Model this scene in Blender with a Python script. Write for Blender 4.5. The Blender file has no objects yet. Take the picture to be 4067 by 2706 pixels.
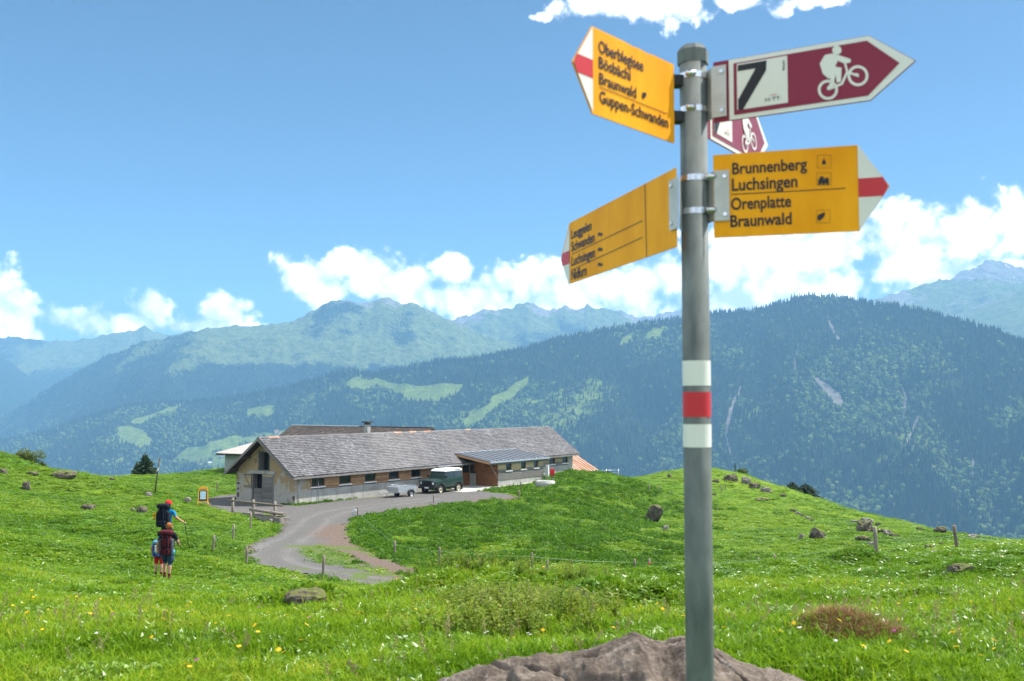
import bpy, bmesh, math, random
import numpy as np
from mathutils import Vector, Matrix, Euler

random.seed(7)
RNG = np.random.default_rng(11)
SC = bpy.context.scene
COL = SC.collection

# ------------------------------------------------------------------ camera
FPX, CXP, CYP = 3954.0, 2033.5, 1353.0            # photograph: focal length and centre in its pixels
PITCH = math.atan((1600 - CYP) / FPX)
cam_d = bpy.data.cameras.new('camera')
cam = bpy.data.objects.new('camera', cam_d); COL.objects.link(cam)
cam_d.sensor_width = 36.0
cam_d.lens = 36.0 * FPX / 4067.0
cam_d.clip_start = 0.05; cam_d.clip_end = 60000
cam.location = (0, 0, 0)
cam.rotation_euler = (math.pi / 2 + PITCH, 0, 0)
cam_d.dof.use_dof = True
cam_d.dof.focus_distance = 60.0
cam_d.dof.aperture_fstop = 7.1
SC.camera = cam
SC.render.resolution_x = 1024; SC.render.resolution_y = 681

# ------------------------------------------------------------------ light
SUN_EL, SUN_AZ = math.radians(57), math.radians(72)
sun_dir = Vector((math.cos(SUN_EL) * math.sin(SUN_AZ), math.cos(SUN_EL) * math.cos(SUN_AZ), math.sin(SUN_EL)))
sun_d = bpy.data.lights.new('sun', 'SUN'); sun_d.energy = 4.0; sun_d.angle = math.radians(0.53); sun_d.color = (1.0, 0.955, 0.88)
sun = bpy.data.objects.new('sun', sun_d); COL.objects.link(sun)
sun.rotation_euler = sun_dir.to_track_quat('Z', 'Y').to_euler()
sun.location = (30, 20, 60)

SC.view_settings.view_transform = 'Standard'; SC.view_settings.look = 'None'
SC.view_settings.exposure = 1.33; SC.view_settings.gamma = 1.0
SC.view_settings.use_curve_mapping = False
SC.render.engine = 'CYCLES'
SC.cycles.max_bounces = 6; SC.cycles.diffuse_bounces = 3; SC.cycles.glossy_bounces = 3
SC.cycles.transmission_bounces = 4; SC.cycles.transparent_max_bounces = 6; SC.cycles.volume_bounces = 0
SC.cycles.use_denoising = True
SC.cycles.sample_clamp_indirect = 4.0

# ------------------------------------------------------------------ pixel -> world helpers (photo pixels, metres)
CP, SP = math.cos(PITCH), math.sin(PITCH)
def ray(px, py):
    u = (px - CXP) / FPX; v = (CYP - py) / FPX
    return Vector((u, CP - v * SP, SP + v * CP))
def W(px, py, D):
    r = ray(px, py); return r * (D / r.y)
def project(x, y, z):
    # world arrays -> photo pixels
    d = y * CP + z * SP; v = -y * SP + z * CP
    d = np.maximum(d, 1e-3)
    return CXP + FPX * x / d, CYP - FPX * v / d

# ------------------------------------------------------------------ world: Nishita sky with cumulus clouds
world = bpy.data.worlds.new('World'); SC.world = world; world.use_nodes = True
def build_world():
    nt = world.node_tree; N = nt.nodes; L = nt.links
    N.clear()
    out = N.new('ShaderNodeOutputWorld'); bg = N.new('ShaderNodeBackground'); bg.inputs['Strength'].default_value = 0.068
    L.new(bg.outputs[0], out.inputs[0])
    sky = N.new('ShaderNodeTexSky'); sky.sky_type = 'NISHITA'; sky.sun_disc = False
    sky.sun_elevation = SUN_EL; sky.sun_rotation = SUN_AZ
    sky.altitude = 1400; sky.air_density = 0.55; sky.dust_density = 1.1; sky.ozone_density = 1.2
    tc = N.new('ShaderNodeTexCoord'); sep = N.new('ShaderNodeSeparateXYZ'); L.new(tc.outputs['Generated'], sep.inputs[0])
    def math_(op, a, b=None, c=None, clamp=False):
        n = N.new('ShaderNodeMath'); n.operation = op; n.use_clamp = clamp
        for i, v in enumerate((a, b, c)):
            if v is None: continue
            if isinstance(v, (int, float)): n.inputs[i].default_value = v
            else: L.new(v, n.inputs[i])
        return n.outputs[0]
    az = math_('ARCTAN2', sep.outputs[0], sep.outputs[1]); el = math_('ARCSINE', sep.outputs[2])
    comb = N.new('ShaderNodeCombineXYZ'); L.new(az, comb.inputs[0]); L.new(el, comb.inputs[1])
    # cloud noise on the direction sphere
    def noise(scale, detail, rough, off, lac=2.1, dist=0.0):
        m = N.new('ShaderNodeVectorMath'); m.operation = 'ADD'; L.new(comb.outputs[0], m.inputs[0]); m.inputs[1].default_value = off
        n = N.new('ShaderNodeTexNoise'); n.inputs['Scale'].default_value = scale; n.inputs['Detail'].default_value = detail
        n.inputs['Roughness'].default_value = rough; n.inputs['Lacunarity'].default_value = lac; n.inputs['Distortion'].default_value = dist
        L.new(m.outputs[0], n.inputs['Vector']); return n.outputs['Fac']
    n1 = noise(16.0, 12, 0.62, (3.1, 1.7, 0.4), 2.1, 0.25)
    n2 = noise(30.0, 8, 0.55, (7.1, 0.7, 2.4))
    n3 = noise(5.0, 4, 0.5, (1.1, 5.7, 8.4))
    S = 4067 / 2357.0
    ell = [(-10, 665, 60, 60), (15, 715, 75, 50), (20, 770, 90, 40), (180, 735, 100, 40), (350, 712, 62, 45), (290, 750, 150, 38), (510, 722, 78, 40), (440, 750, 150, 30),
           (715, 632, 100, 42), (850, 615, 105, 50), (930, 650, 120, 60), (760, 665, 120, 45), (1040, 628, 65, 48), (1040, 690, 160, 60), (1150, 655, 70, 52), (1270, 650, 90, 50),
           (1370, 655, 100, 60), (1250, 700, 200, 50), (1500, 650, 140, 85), (1480, 700, 200, 60), (1720, 610, 200, 125), (1900, 565, 160, 105), (2100, 565, 220, 105), (2250, 550, 150, 85), (2350, 520, 100, 75), (2200, 620, 200, 60),
           (1850, 660, 260, 75), (2120, 620, 200, 65), (1700, 690, 200, 50),
           (1420, 12, 150, 34), (1560, 12, 95, 44), (1690, -10, 90, 26), (1880, -4, 110, 22), (1800, 28, 30, 26), (1243, 40, 26, 12)]
    acc = None
    for cx, cy, rx, ry in ell:
        d = ray(cx * S, cy * S).normalized()
        a0, e0 = math.atan2(d.x, d.y), math.asin(d.z)
        v1 = N.new('ShaderNodeVectorMath'); v1.operation = 'SUBTRACT'; L.new(comb.outputs[0], v1.inputs[0]); v1.inputs[1].default_value = (a0, e0, 0)
        v2 = N.new('ShaderNodeVectorMath'); v2.operation = 'MULTIPLY'; L.new(v1.outputs[0], v2.inputs[0])
        v2.inputs[1].default_value = (FPX / (rx * S), FPX / (ry * S), 0)
        v3 = N.new('ShaderNodeVectorMath'); v3.operation = 'LENGTH'; L.new(v2.outputs[0], v3.inputs[0])
        f = math_('SUBTRACT', 1.0, v3.outputs['Value'])
        acc = f if acc is None else math_('SMOOTH_MAX', acc, f, 0.25)
    # cumulus carried on out of view, thickened beside, behind and overhead for ambient fill
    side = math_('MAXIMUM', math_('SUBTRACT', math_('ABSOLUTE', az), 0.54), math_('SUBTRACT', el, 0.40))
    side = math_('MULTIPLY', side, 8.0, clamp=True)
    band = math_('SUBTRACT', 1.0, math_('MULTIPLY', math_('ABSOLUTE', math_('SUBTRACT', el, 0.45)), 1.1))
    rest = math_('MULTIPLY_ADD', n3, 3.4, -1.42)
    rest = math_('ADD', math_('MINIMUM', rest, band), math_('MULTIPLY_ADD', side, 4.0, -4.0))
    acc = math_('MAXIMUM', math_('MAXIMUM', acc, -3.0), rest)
    def puff(scale, off):
        # distort the lookup a little so the billows are not round cells
        m = N.new('ShaderNodeVectorMath'); m.operation = 'ADD'; L.new(comb.outputs[0], m.inputs[0]); m.inputs[1].default_value = off
        nn = N.new('ShaderNodeTexNoise'); nn.inputs['Scale'].default_value = scale * 0.9; nn.inputs['Detail'].default_value = 5; L.new(m.outputs[0], nn.inputs['Vector'])
        s_ = N.new('ShaderNodeVectorMath'); s_.operation = 'SCALE'; L.new(nn.outputs['Color'], s_.inputs[0]); s_.inputs['Scale'].default_value = 0.9 / scale
        a_ = N.new('ShaderNodeVectorMath'); a_.operation = 'ADD'; L.new(m.outputs[0], a_.inputs[0]); L.new(s_.outputs[0], a_.inputs[1])
        v = N.new('ShaderNodeTexVoronoi'); v.voronoi_dimensions = '2D'; v.feature = 'F1'; v.inputs['Scale'].default_value = scale; L.new(a_.outputs[0], v.inputs['Vector'])
        return v.outputs['Distance']
    p1, p2, p3 = puff(24, (.3, .7, 0)), puff(55, (.1, .2, 0)), puff(120, (.5, .4, 0))
    bil = math_('ADD', math_('ADD', math_('MULTIPLY_ADD', p1, -0.75, 0.28), math_('MULTIPLY_ADD', p2, -0.50, 0.19)), math_('MULTIPLY_ADD', p3, -0.18, 0.06))
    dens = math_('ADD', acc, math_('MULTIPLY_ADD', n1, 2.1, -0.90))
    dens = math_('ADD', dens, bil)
    n4 = noise(95.0, 6, 0.65, (2.1, 9.7, 4.4))
    dens = math_('ADD', dens, math_('MULTIPLY_ADD', n4, 0.7, -0.35))
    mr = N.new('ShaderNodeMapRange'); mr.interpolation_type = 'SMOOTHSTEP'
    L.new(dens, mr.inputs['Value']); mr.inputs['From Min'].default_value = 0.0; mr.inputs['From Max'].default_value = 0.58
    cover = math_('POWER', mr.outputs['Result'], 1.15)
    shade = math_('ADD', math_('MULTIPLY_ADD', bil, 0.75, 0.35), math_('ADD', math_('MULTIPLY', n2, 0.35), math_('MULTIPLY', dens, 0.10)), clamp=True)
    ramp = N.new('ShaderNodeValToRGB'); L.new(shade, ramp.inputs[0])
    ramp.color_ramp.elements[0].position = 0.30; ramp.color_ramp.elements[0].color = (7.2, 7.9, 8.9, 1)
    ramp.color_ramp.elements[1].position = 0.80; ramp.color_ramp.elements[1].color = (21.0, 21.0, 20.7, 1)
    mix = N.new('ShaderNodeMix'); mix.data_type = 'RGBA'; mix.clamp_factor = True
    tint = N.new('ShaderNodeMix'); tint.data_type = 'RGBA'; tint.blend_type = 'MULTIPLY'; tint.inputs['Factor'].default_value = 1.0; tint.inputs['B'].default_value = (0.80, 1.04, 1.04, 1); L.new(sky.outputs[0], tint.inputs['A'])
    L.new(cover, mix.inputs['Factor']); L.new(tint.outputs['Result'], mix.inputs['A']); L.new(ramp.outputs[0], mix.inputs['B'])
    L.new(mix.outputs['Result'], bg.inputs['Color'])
build_world()

# ------------------------------------------------------------------ numpy noise
def _hash(ix, iy, seed):
    h = (ix.astype(np.int64) * 374761393 + iy.astype(np.int64) * 668265263 + seed * 974634777) & 0xFFFFFFFF
    h = ((h ^ (h >> 13)) * 1274126177) & 0xFFFFFFFF
    return ((h ^ (h >> 16)) & 0xFFFFFF) / float(0xFFFFFF)
def vnoise(x, y, seed=0):
    x = np.asarray(x, float); y = np.asarray(y, float)
    ix = np.floor(x); iy = np.floor(y); fx = x - ix; fy = y - iy
    fx = fx * fx * fx * (fx * (fx * 6 - 15) + 10); fy = fy * fy * fy * (fy * (fy * 6 - 15) + 10)
    a = _hash(ix, iy, seed); b = _hash(ix + 1, iy, seed); c = _hash(ix, iy + 1, seed); d = _hash(ix + 1, iy + 1, seed)
    return (a * (1 - fx) + b * fx) * (1 - fy) + (c * (1 - fx) + d * fx) * fy
def fbm(x, y, oct=5, seed=0, gain=0.5, lac=2.03):
    s = 0; a = 1.0; t = 0
    for o in range(oct):
        s = s + a * (vnoise(x, y, seed + o * 17) - 0.5); t += a
        x = np.asarray(x) * lac + 13.7; y = np.asarray(y) * lac + 7.3; a *= gain
    return s / t * 2
def ridged(x, y, oct=5, seed=0, gain=0.56, lac=2.05):
    s = 0; a = 1.0; t = 0
    for o in range(oct):
        s = s + a * (1 - np.abs(vnoise(x, y, seed + o * 31) * 2 - 1)); t += a
        x = np.asarray(x) * lac + 3.7; y = np.asarray(y) * lac + 17.3; a *= gain
    return s / t
def smooth(e0, e1, x):
    t = np.clip((np.asarray(x, float) - e0) / (e1 - e0), 0, 1); return t * t * (3 - 2 * t)
def in_poly(x, y, poly):
    x = np.asarray(x, float); y = np.asarray(y, float); r = np.zeros(x.shape, bool); n = len(poly); j = n - 1
    for i in range(n):
        xi, yi = poly[i]; xj, yj = poly[j]
        c = ((yi > y) != (yj > y)) & (x < (xj - xi) * (y - yi) / (yj - yi + 1e-12) + xi)
        r ^= c; j = i
    return r
def poly_dist(x, y, poly, closed=True):
    x = np.asarray(x, float); y = np.asarray(y, float); best = np.full(x.shape, 1e9); n = len(poly)
    for i in range(n if closed else n - 1):
        ax, ay = poly[i]; bx, by = poly[(i + 1) % n]; dx, dy = bx - ax, by - ay
        t = np.clip(((x - ax) * dx + (y - ay) * dy) / (dx * dx + dy * dy + 1e-12), 0, 1)
        best = np.minimum(best, np.hypot(x - ax - t * dx, y - ay - t * dy))
    return best

# ------------------------------------------------------------------ object helpers
class MB:
    """collects shapes for ONE mesh"""
    def __init__(s): s.v = []; s.f = []; s.m = []; s.sm = []
    def add(s, verts, faces, mat=0, smooth_=False):
        o = len(s.v); s.v += [tuple(p) for p in verts]
        for f in faces: s.f.append(tuple(i + o for i in f)); s.m.append(mat); s.sm.append(smooth_)
        return s
    def box(s, x0, x1, y0, y1, z0, z1, mat=0, M=None):
        vs = [Vector(p) for p in ((x0, y0, z0), (x1, y0, z0), (x1, y1, z0), (x0, y1, z0), (x0, y0, z1), (x1, y0, z1), (x1, y1, z1), (x0, y1, z1))]
        if M: vs = [M @ p for p in vs]
        return s.add(vs, [(3, 2, 1, 0), (4, 5, 6, 7), (0, 1, 5, 4), (1, 2, 6, 5), (2, 3, 7, 6), (3, 0, 4, 7)], mat)
    def prism(s, poly, h0, h1, axis='y', mat=0):
        """poly in the two other axes (x,z for y; y,z for x; x,y for z)"""
        n = len(poly)
        def P(a, b, h): return {'y': (a, h, b), 'x': (h, a, b), 'z': (a, b, h)}[axis]
        vs = [P(a, b, h0) for a, b in poly] + [P(a, b, h1) for a, b in poly]
        fs = [tuple(range(n)), tuple(range(2 * n - 1, n - 1, -1))] + [(i + n, (i + 1) % n + n, (i + 1) % n, i) for i in range(n)]
        return s.add(vs, fs, mat)
    def tube(s, pts, rad, n=8, mat=0, caps=True, sm=True):
        pts = [Vector(p) for p in pts]
        rad = [rad] * len(pts) if isinstance(rad, (int, float)) else rad
        vs = []; up0 = None
        for i, p in enumerate(pts):
            d = (pts[min(i + 1, len(pts) - 1)] - pts[max(i - 1, 0)])
            d = d.normalized() if d.length > 1e-9 else Vector((0, 0, 1))
            a = up0 if up0 is not None else (Vector((0, 0, 1)) if abs(d.z) < 0.9 else Vector((1, 0, 0)))
            a = (a - d * a.dot(d)); a = a.normalized() if a.length > 1e-6 else d.orthogonal().normalized()
            up0 = a; b = d.cross(a)
            for k in range(n):
                t = 2 * math.pi * k / n; vs.append(p + (a * math.cos(t) + b * math.sin(t)) * rad[i])
        fs = []
        for i in range(len(pts) - 1):
            for k in range(n):
                fs.append((i * n + k, i * n + (k + 1) % n, (i + 1) * n + (k + 1) % n, (i + 1) * n + k))
        s.add(vs, fs, mat, sm)
        if caps:
            o = len(s.v) - len(vs)
            s.f.append(tuple(o + k for k in range(n - 1, -1, -1))); s.m.append(mat); s.sm.append(False)
            q = o + (len(pts) - 1) * n
            s.f.append(tuple(q + k for k in range(n))); s.m.append(mat); s.sm.append(False)
        return s
    def cyl(s, c, axis, r, h, n=20, mat=0, r2=None):
        c = Vector(c); ax = {'x': Vector((1, 0, 0)), 'y': Vector((0, 1, 0)), 'z': Vector((0, 0, 1))}[axis] if isinstance(axis, str) else Vector(axis).normalized()
        return s.tube([c - ax * h / 2, c + ax * h / 2], [r, r if r2 is None else r2], n, mat)
    def lathe(s, prof, n=24, c=(0, 0, 0), axis='z', mat=0):
        vs = []
        for r, h in prof:
            for k in range(n):
                t = 2 * math.pi * k / n; a, b = r * math.cos(t), r * math.sin(t)
                p = {'z': (a, b, h), 'y': (a, h, b), 'x': (h, a, b)}[axis]
                vs.append((p[0] + c[0], p[1] + c[1], p[2] + c[2]))
        m = len(prof)
        fs = [(i * n + k, i * n + (k + 1) % n, (i + 1) * n + (k + 1) % n, (i + 1) * n + k) for i in range(m - 1) for k in range(n)]
        s.add(vs, fs, mat, True)
        return s
    def build(s, name, mat, parent=None, bevel=0, smooth_all=None, loc=None, sub=0):
        me = bpy.data.meshes.new(name); me.from_pydata(s.v, [], s.f)
        mats = mat if isinstance(mat, (list, tuple)) else [mat]
        for m in mats: me.materials.append(m)
        me.polygons.foreach_set('material_index', s.m)
        me.polygons.foreach_set('use_smooth', [smooth_all] * len(s.f) if smooth_all is not None else s.sm)
        me.update()
        bm = bmesh.new(); bm.from_mesh(me); bmesh.ops.recalc_face_normals(bm, faces=bm.faces); bm.to_mesh(me); bm.free()
        o = bpy.data.objects.new(name, me); COL.objects.link(o)
        if parent: o.parent = parent
        if loc is not None: o.location = loc
        if bevel:
            b = o.modifiers.new('bevel', 'BEVEL'); b.width = bevel; b.segments = 2; b.limit_method = 'ANGLE'; b.angle_limit = math.radians(40)
        if sub:
            b = o.modifiers.new('sub', 'SUBSURF'); b.levels = sub; b.render_levels = sub
        return o
def np_mesh(name, verts, quads, mats, smooth_=True, attrs=None, parent=None):
    """fast mesh from numpy arrays (quads or tris)"""
    verts = np.asarray(verts, np.float32); quads = np.asarray(quads, np.int32); k = quads.shape[1]
    me = bpy.data.meshes.new(name)
    me.vertices.add(len(verts)); me.vertices.foreach_set('co', verts.ravel())
    me.loops.add(quads.size); me.loops.foreach_set('vertex_index', quads.ravel())
    me.polygons.add(len(quads)); me.polygons.foreach_set('loop_start', np.arange(0, quads.size, k, dtype=np.int32))
    me.polygons.foreach_set('use_smooth', np.full(len(quads), smooth_))
    for m in (mats if isinstance(mats, (list, tuple)) else [mats]): me.materials.append(m)
    for an, av in (attrs or {}).items():
        at = me.attributes.new(an, 'FLOAT', 'POINT'); at.data.foreach_set('value', np.asarray(av, np.float32))
    me.update(calc_edges=True)
    o = bpy.data.objects.new(name, me); COL.objects.link(o)
    if parent: o.parent = parent
    return o
def grid_quads(rows, cols):
    i = np.arange((rows - 1) * (cols - 1)); r = i // (cols - 1); c = i % (cols - 1); a = r * cols + c
    return np.stack([a, a + 1, a + cols + 1, a + cols], 1)
def tag(o, label=None, cat=None, group=None, kind=None):
    if label: o['label'] = label
    if cat: o['category'] = cat
    if group: o['group'] = group
    if kind: o['kind'] = kind
    return o
def thing(name, label, cat, loc=(0, 0, 0), rz=0, group=None):
    o = bpy.data.objects.new(name, None); COL.objects.link(o); o.location = loc; o.rotation_euler = (0, 0, rz); o.empty_display_size = 0.2
    return tag(o, label, cat, group)
def copy_tree(o, parent=None):
    c = o.copy(); COL.objects.link(c); c.parent = parent
    for ch in list(o.children): copy_tree(ch, c)
    return c

# ------------------------------------------------------------------ materials
MATS = {}
class NB:
    def __init__(s, name):
        s.m = bpy.data.materials.new(name); s.m.use_nodes = True; s.nt = s.m.node_tree; s.N = s.nt.nodes; s.L = s.nt.links
        s.N.clear(); s.out = s.N.new('ShaderNodeOutputMaterial')
        MATS[name] = s.m
    def link(s, a, b): s.L.new(a, b)
    def tc(s, which='Object'):
        n = s.N.new('ShaderNodeTexCoord'); return n.outputs[which]
    def pos(s):
        n = s.N.new('ShaderNodeNewGeometry'); return n.outputs['Position']
    def scale(s, v, sc):
        n = s.N.new('ShaderNodeVectorMath'); n.operation = 'MULTIPLY'; s.L.new(v, n.inputs[0]); n.inputs[1].default_value = sc; return n.outputs[0]
    def noise(s, v, scale, detail=4, rough=0.55, dist=0.0):
        n = s.N.new('ShaderNodeTexNoise'); n.inputs['Scale'].default_value = scale; n.inputs['Detail'].default_value = detail
        n.inputs['Roughness'].default_value = rough; n.inputs['Distortion'].default_value = dist
        if v is not None: s.L.new(v, n.inputs['Vector'])
        return n.outputs['Fac']
    def voro(s, v, scale, feature='F1', out='Distance'):
        n = s.N.new('ShaderNodeTexVoronoi'); n.feature = feature; n.inputs['Scale'].default_value = scale
        if v is not None: s.L.new(v, n.inputs['Vector'])
        return n.outputs[out]
    def attr(s, name, typ='GEOMETRY', out='Fac'):
        n = s.N.new('ShaderNodeAttribute'); n.attribute_name = name; n.attribute_type = typ; return n.outputs[out]
    def rand(s):
        n = s.N.new('ShaderNodeObjectInfo'); return n.outputs['Random']
    def ramp(s, f, *stops):
        n = s.N.new('ShaderNodeValToRGB'); e = n.color_ramp.elements
        while len(e) < len(stops): e.new(0.5)
        for i, (p, c) in enumerate(stops):
            e[i].position = p; e[i].color = (c if isinstance(c, tuple) else (c, c, c)) + (1,)
        s.L.new(f, n.inputs[0]); return n.outputs[0]
    def mix(s, f, a, b, blend='MIX'):
        n = s.N.new('ShaderNodeMix'); n.data_type = 'RGBA'; n.blend_type = blend
        for sock, v in (('Factor', f), ('A', a), ('B', b)):
            if isinstance(v, (int, float)) and sock == 'Factor': n.inputs[sock].default_value = v
            elif isinstance(v, tuple): n.inputs[sock].default_value = v + (1,)
            else: s.L.new(v, n.inputs[sock])
        return n.outputs['Result']
    def math(s, op, a, b=None, clamp=False):
        n = s.N.new('ShaderNodeMath'); n.operation = op; n.use_clamp = clamp
        for i, v in enumerate((a, b)):
            if v is None: continue
            if isinstance(v, (int, float)): n.inputs[i].default_value = v
            else: s.L.new(v, n.inputs[i])
        return n.outputs[0]
    def bump(s, h, strength=0.4, dist=0.02):
        n = s.N.new('ShaderNodeBump'); n.inputs['Strength'].default_value = strength; n.inputs['Distance'].default_value = dist
        s.L.new(h, n.inputs['Height']); return n.outputs[0]
    def bsdf(s, col, rough=0.8, metal=0.0, normal=None, spec=0.4, coat=0.0):
        b = s.N.new('ShaderNodeBsdfPrincipled')
        if isinstance(col, tuple): b.inputs['Base Color'].default_value = col + (1,)
        else: s.L.new(col, b.inputs['Base Color'])
        if isinstance(rough, (int, float)): b.inputs['Roughness'].default_value = rough
        else: s.L.new(rough, b.inputs['Roughness'])
        b.inputs['Metallic'].default_value = metal; b.inputs['Specular IOR Level'].default_value = spec; b.inputs['Coat Weight'].default_value = coat
        if normal is not None: s.L.new(normal, b.inputs['Normal'])
        s.L.new(b.outputs[0], s.out.inputs[0]); return b
    def leaf(s, col, rough=0.5, trans=0.4, spec=0.3):
        """thin leaf: reflecting plus translucent"""
        b = s.N.new('ShaderNodeBsdfPrincipled'); t = s.N.new('ShaderNodeBsdfTranslucent'); a = s.N.new('ShaderNodeMixShader')
        s.L.new(col, b.inputs['Base Color']); s.L.new(col, t.inputs['Color'])
        b.inputs['Roughness'].default_value = rough; b.inputs['Specular IOR Level'].default_value = spec
        a.inputs[0].default_value = trans; s.L.new(b.outputs[0], a.inputs[1]); s.L.new(t.outputs[0], a.inputs[2]); s.L.new(a.outputs[0], s.out.inputs[0])
def mat_var(name, c1, c2, scale=8.0, rough=0.8, metal=0.0, bump=0.25, bscale=40.0, bdist=0.01, spec=0.35, detail=5, stretch=(1, 1, 1), coat=0.0, c3=None):
    b = NB(name); v = b.scale(b.tc('Object'), stretch)
    n = b.noise(v, scale, detail, 0.6)
    stops = [(0.35, c1), (0.68, c2)] if c3 is None else [(0.3, c1), (0.55, c2), (0.72, c3)]
    col = b.ramp(n, *stops)
    nb = b.noise(v, bscale, 4, 0.6)
    b.bsdf(col, rough, metal, b.bump(nb, bump, bdist) if bump else None, spec, coat)
    return b.m
# ================================================================== SETTING: alpine meadow
HUT_X, HUT_Y, HUT_Z = -15.56, 72.0, -7.4
E1 = Vector((0.568, 0.823, 0)).normalized(); E2 = Vector((-E1.y, E1.x, 0)); HUT_RZ = math.atan2(E1.y, E1.x)
def hut(x, y, z=0.0):
    return Vector((HUT_X, HUT_Y, HUT_Z)) + E1 * x + E2 * y + Vector((0, 0, z))
def hut_local(X, Y):
    dx, dy = np.asarray(X) - HUT_X, np.asarray(Y) - HUT_Y
    return dx * E1.x + dy * E1.y, dx * E2.x + dy * E2.y

CTRL = [  # photo pixel, distance ahead: points of the ground read off the photograph
    (0, 2706, 4.6), (1000, 2706, 4.6), (2000, 2706, 4.7), (3000, 2706, 4.6), (4067, 2706, 4.4),
    (0, 2500, 7.6), (1000, 2500, 7.8), (2000, 2490, 8.0), (3000, 2490, 8.0), (4067, 2480, 7.6),
    (0, 2400, 11.5), (1000, 2410, 11.5), (2000, 2400, 11.5), (3000, 2390, 12.0), (4067, 2380, 11.5),
    (0, 2310, 18), (700, 2375, 19), (1300, 2385, 19), (1850, 2335, 17), (2450, 2325, 18), (3000, 2305, 20), (3600, 2265, 22), (4067, 2265, 21),
    (1400, 2350, 28), (1650, 2345, 30), (2500, 2300, 23), (3100, 2280, 26), (3484, 2211, 34), (3808, 2191, 38), (4150, 2200, 36),
    (2000, 2400, 28), (2600, 2400, 30), (3100, 2340, 34),
    (0, 2200, 28), (700, 2295, 30), (300, 2245, 30), (667, 2208, 36), (350, 2120, 44), (0, 2060, 44), (690, 2110, 47),
    (0, 1950, 60), (100, 1950, 66), (370, 2020, 60), (550, 2010, 60), (613, 1959, 72),
    (-300, 1720, 76), (0, 1806, 78), (70, 1845, 80), (150, 1885, 84), (300, 1903, 88), (430, 1903, 92), (600, 1893, 96), (780, 1880, 100), (940, 1852, 104),
    (800, 2003, 72.5), (945, 1987, 75.6), (1179, 2006, 72), (2272, 1882, 103.6), (1763, 1961, 81), (1646, 1973, 78.5), (2060, 1950, 82.5), (2062, 1980, 76),
    (1722, 2000, 72.5), (1420, 2051, 64), (1300, 2030, 67), (1240, 2100, 57), (1150, 2150, 51), (1050, 2200, 46), (979, 2241, 43), (1300, 2270, 41),
    (1282, 2303, 38.3), (1650, 2330, 36), (1746, 2246, 43.5), (1568, 2211, 47), (2113, 2269, 41), (2174, 2298, 38.5), (845, 2190, 45), (926, 2147, 51), (994, 2104, 58),
    (1800, 2100, 57), (2100, 2080, 60), (2350, 2150, 52), (2208, 1884, 93), (2377, 1893, 95), (2445, 1913, 95), (2250, 1960, 80),
    (2480, 1960, 100), (2554, 1927, 118), (2700, 1890, 136), (2900, 1893, 136), (3050, 1935, 132), (3200, 1972, 124), (3450, 2050, 108), (3700, 2112, 97), (4067, 2172, 84), (4400, 2215, 76),
    (2600, 2055, 80), (2700, 2150, 62), (3100, 2150, 64), (3300, 2110, 76), (3480, 2135, 68), (3800, 2172, 64), (4067, 2188, 64), (3484, 2212, 56),
    (3012, 2275, 46), (3079, 2276, 44), (2521, 2279, 42), (3300, 2240, 47)]
pts = [tuple(W(*c)) for c in CTRL]
pts += [(0, -6, -0.75), (-7, -4, -0.6), (7, -4, -0.8), (0, 0, -1.25), (-4, 1, -1.2), (4, 1, -1.25),
        (-22, 10, -1.1), (22, 10, -2.2), (-30, 30, -2.5), (32, 30, -5.6), (-48, 60, -1.2), (55, 60, -11.5),
        # behind the crest it falls away to the valley
        (-75, 105, -14), (-60, 130, -28), (-35, 128, -19), (-22, 118, -9.0), (-5, 132, -12), (8, 120, -9.3), (12, 150, -26), (-20, 150, -28), (30, 175, -34),
        (55, 160, -36), (75, 120, -33), (75, 90, -24), (-60, 190, -80), (0, 200, -75), (60, 215, -85), (110, 160, -85), (-110, 150, -60), (100, 70, -20), (-90, 60, 2)]
for xx in np.linspace(-170, 190, 6): pts.append((xx, 260, -135)); pts.append((xx, 320, -200))
for xx in (-200, 230): pts += [(xx, 200, -110), (xx, 120, -50 if xx > 0 else -40), (xx, 40, -20 if xx > 0 else 4), (xx, -10, -6)]
for (lx, ly) in ((8, 3), (20, 3), (30, 3), (38, 3), (0, 3), (10, 0), (20, -1), (28, -3), (34, -0.5), (18, 12)):
    p = hut(lx, ly); pts.append((p.x, p.y, p.z))
PTS = np.array(pts)
def _tps_fit(P, lam=0.02):
    n = len(P); d = np.hypot(P[:, None, 0] - P[None, :, 0], P[:, None, 1] - P[None, :, 1])
    K = np.where(d > 0, d * d * np.log(d + 1e-12), 0) + lam * np.eye(n) * 10
    A = np.zeros((n + 3, n + 3)); A[:n, :n] = K; A[:n, n] = 1; A[:n, n + 1:] = P[:, :2]; A[n, :n] = 1; A[n + 1:, :n] = P[:, :2].T
    return np.linalg.solve(A, np.concatenate([P[:, 2], [0, 0, 0]]))
TPSW = _tps_fit(PTS)
def tps(x, y):
    x = np.asarray(x, float); sh = x.shape; x = x.ravel(); y = np.asarray(y, float).ravel(); out = np.empty(len(x)); n = len(PTS)
    for a in range(0, len(x), 20000):
        xs, ys = x[a:a + 20000], y[a:a + 20000]
        d2 = (xs[:, None] - PTS[None, :, 0]) ** 2 + (ys[:, None] - PTS[None, :, 1]) ** 2
        out[a:a + 20000] = (0.5 * d2 * np.log(d2 + 1e-12)) @ TPSW[:n] + TPSW[n] + TPSW[n + 1] * xs + TPSW[n + 2] * ys
    return out.reshape(sh)
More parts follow.
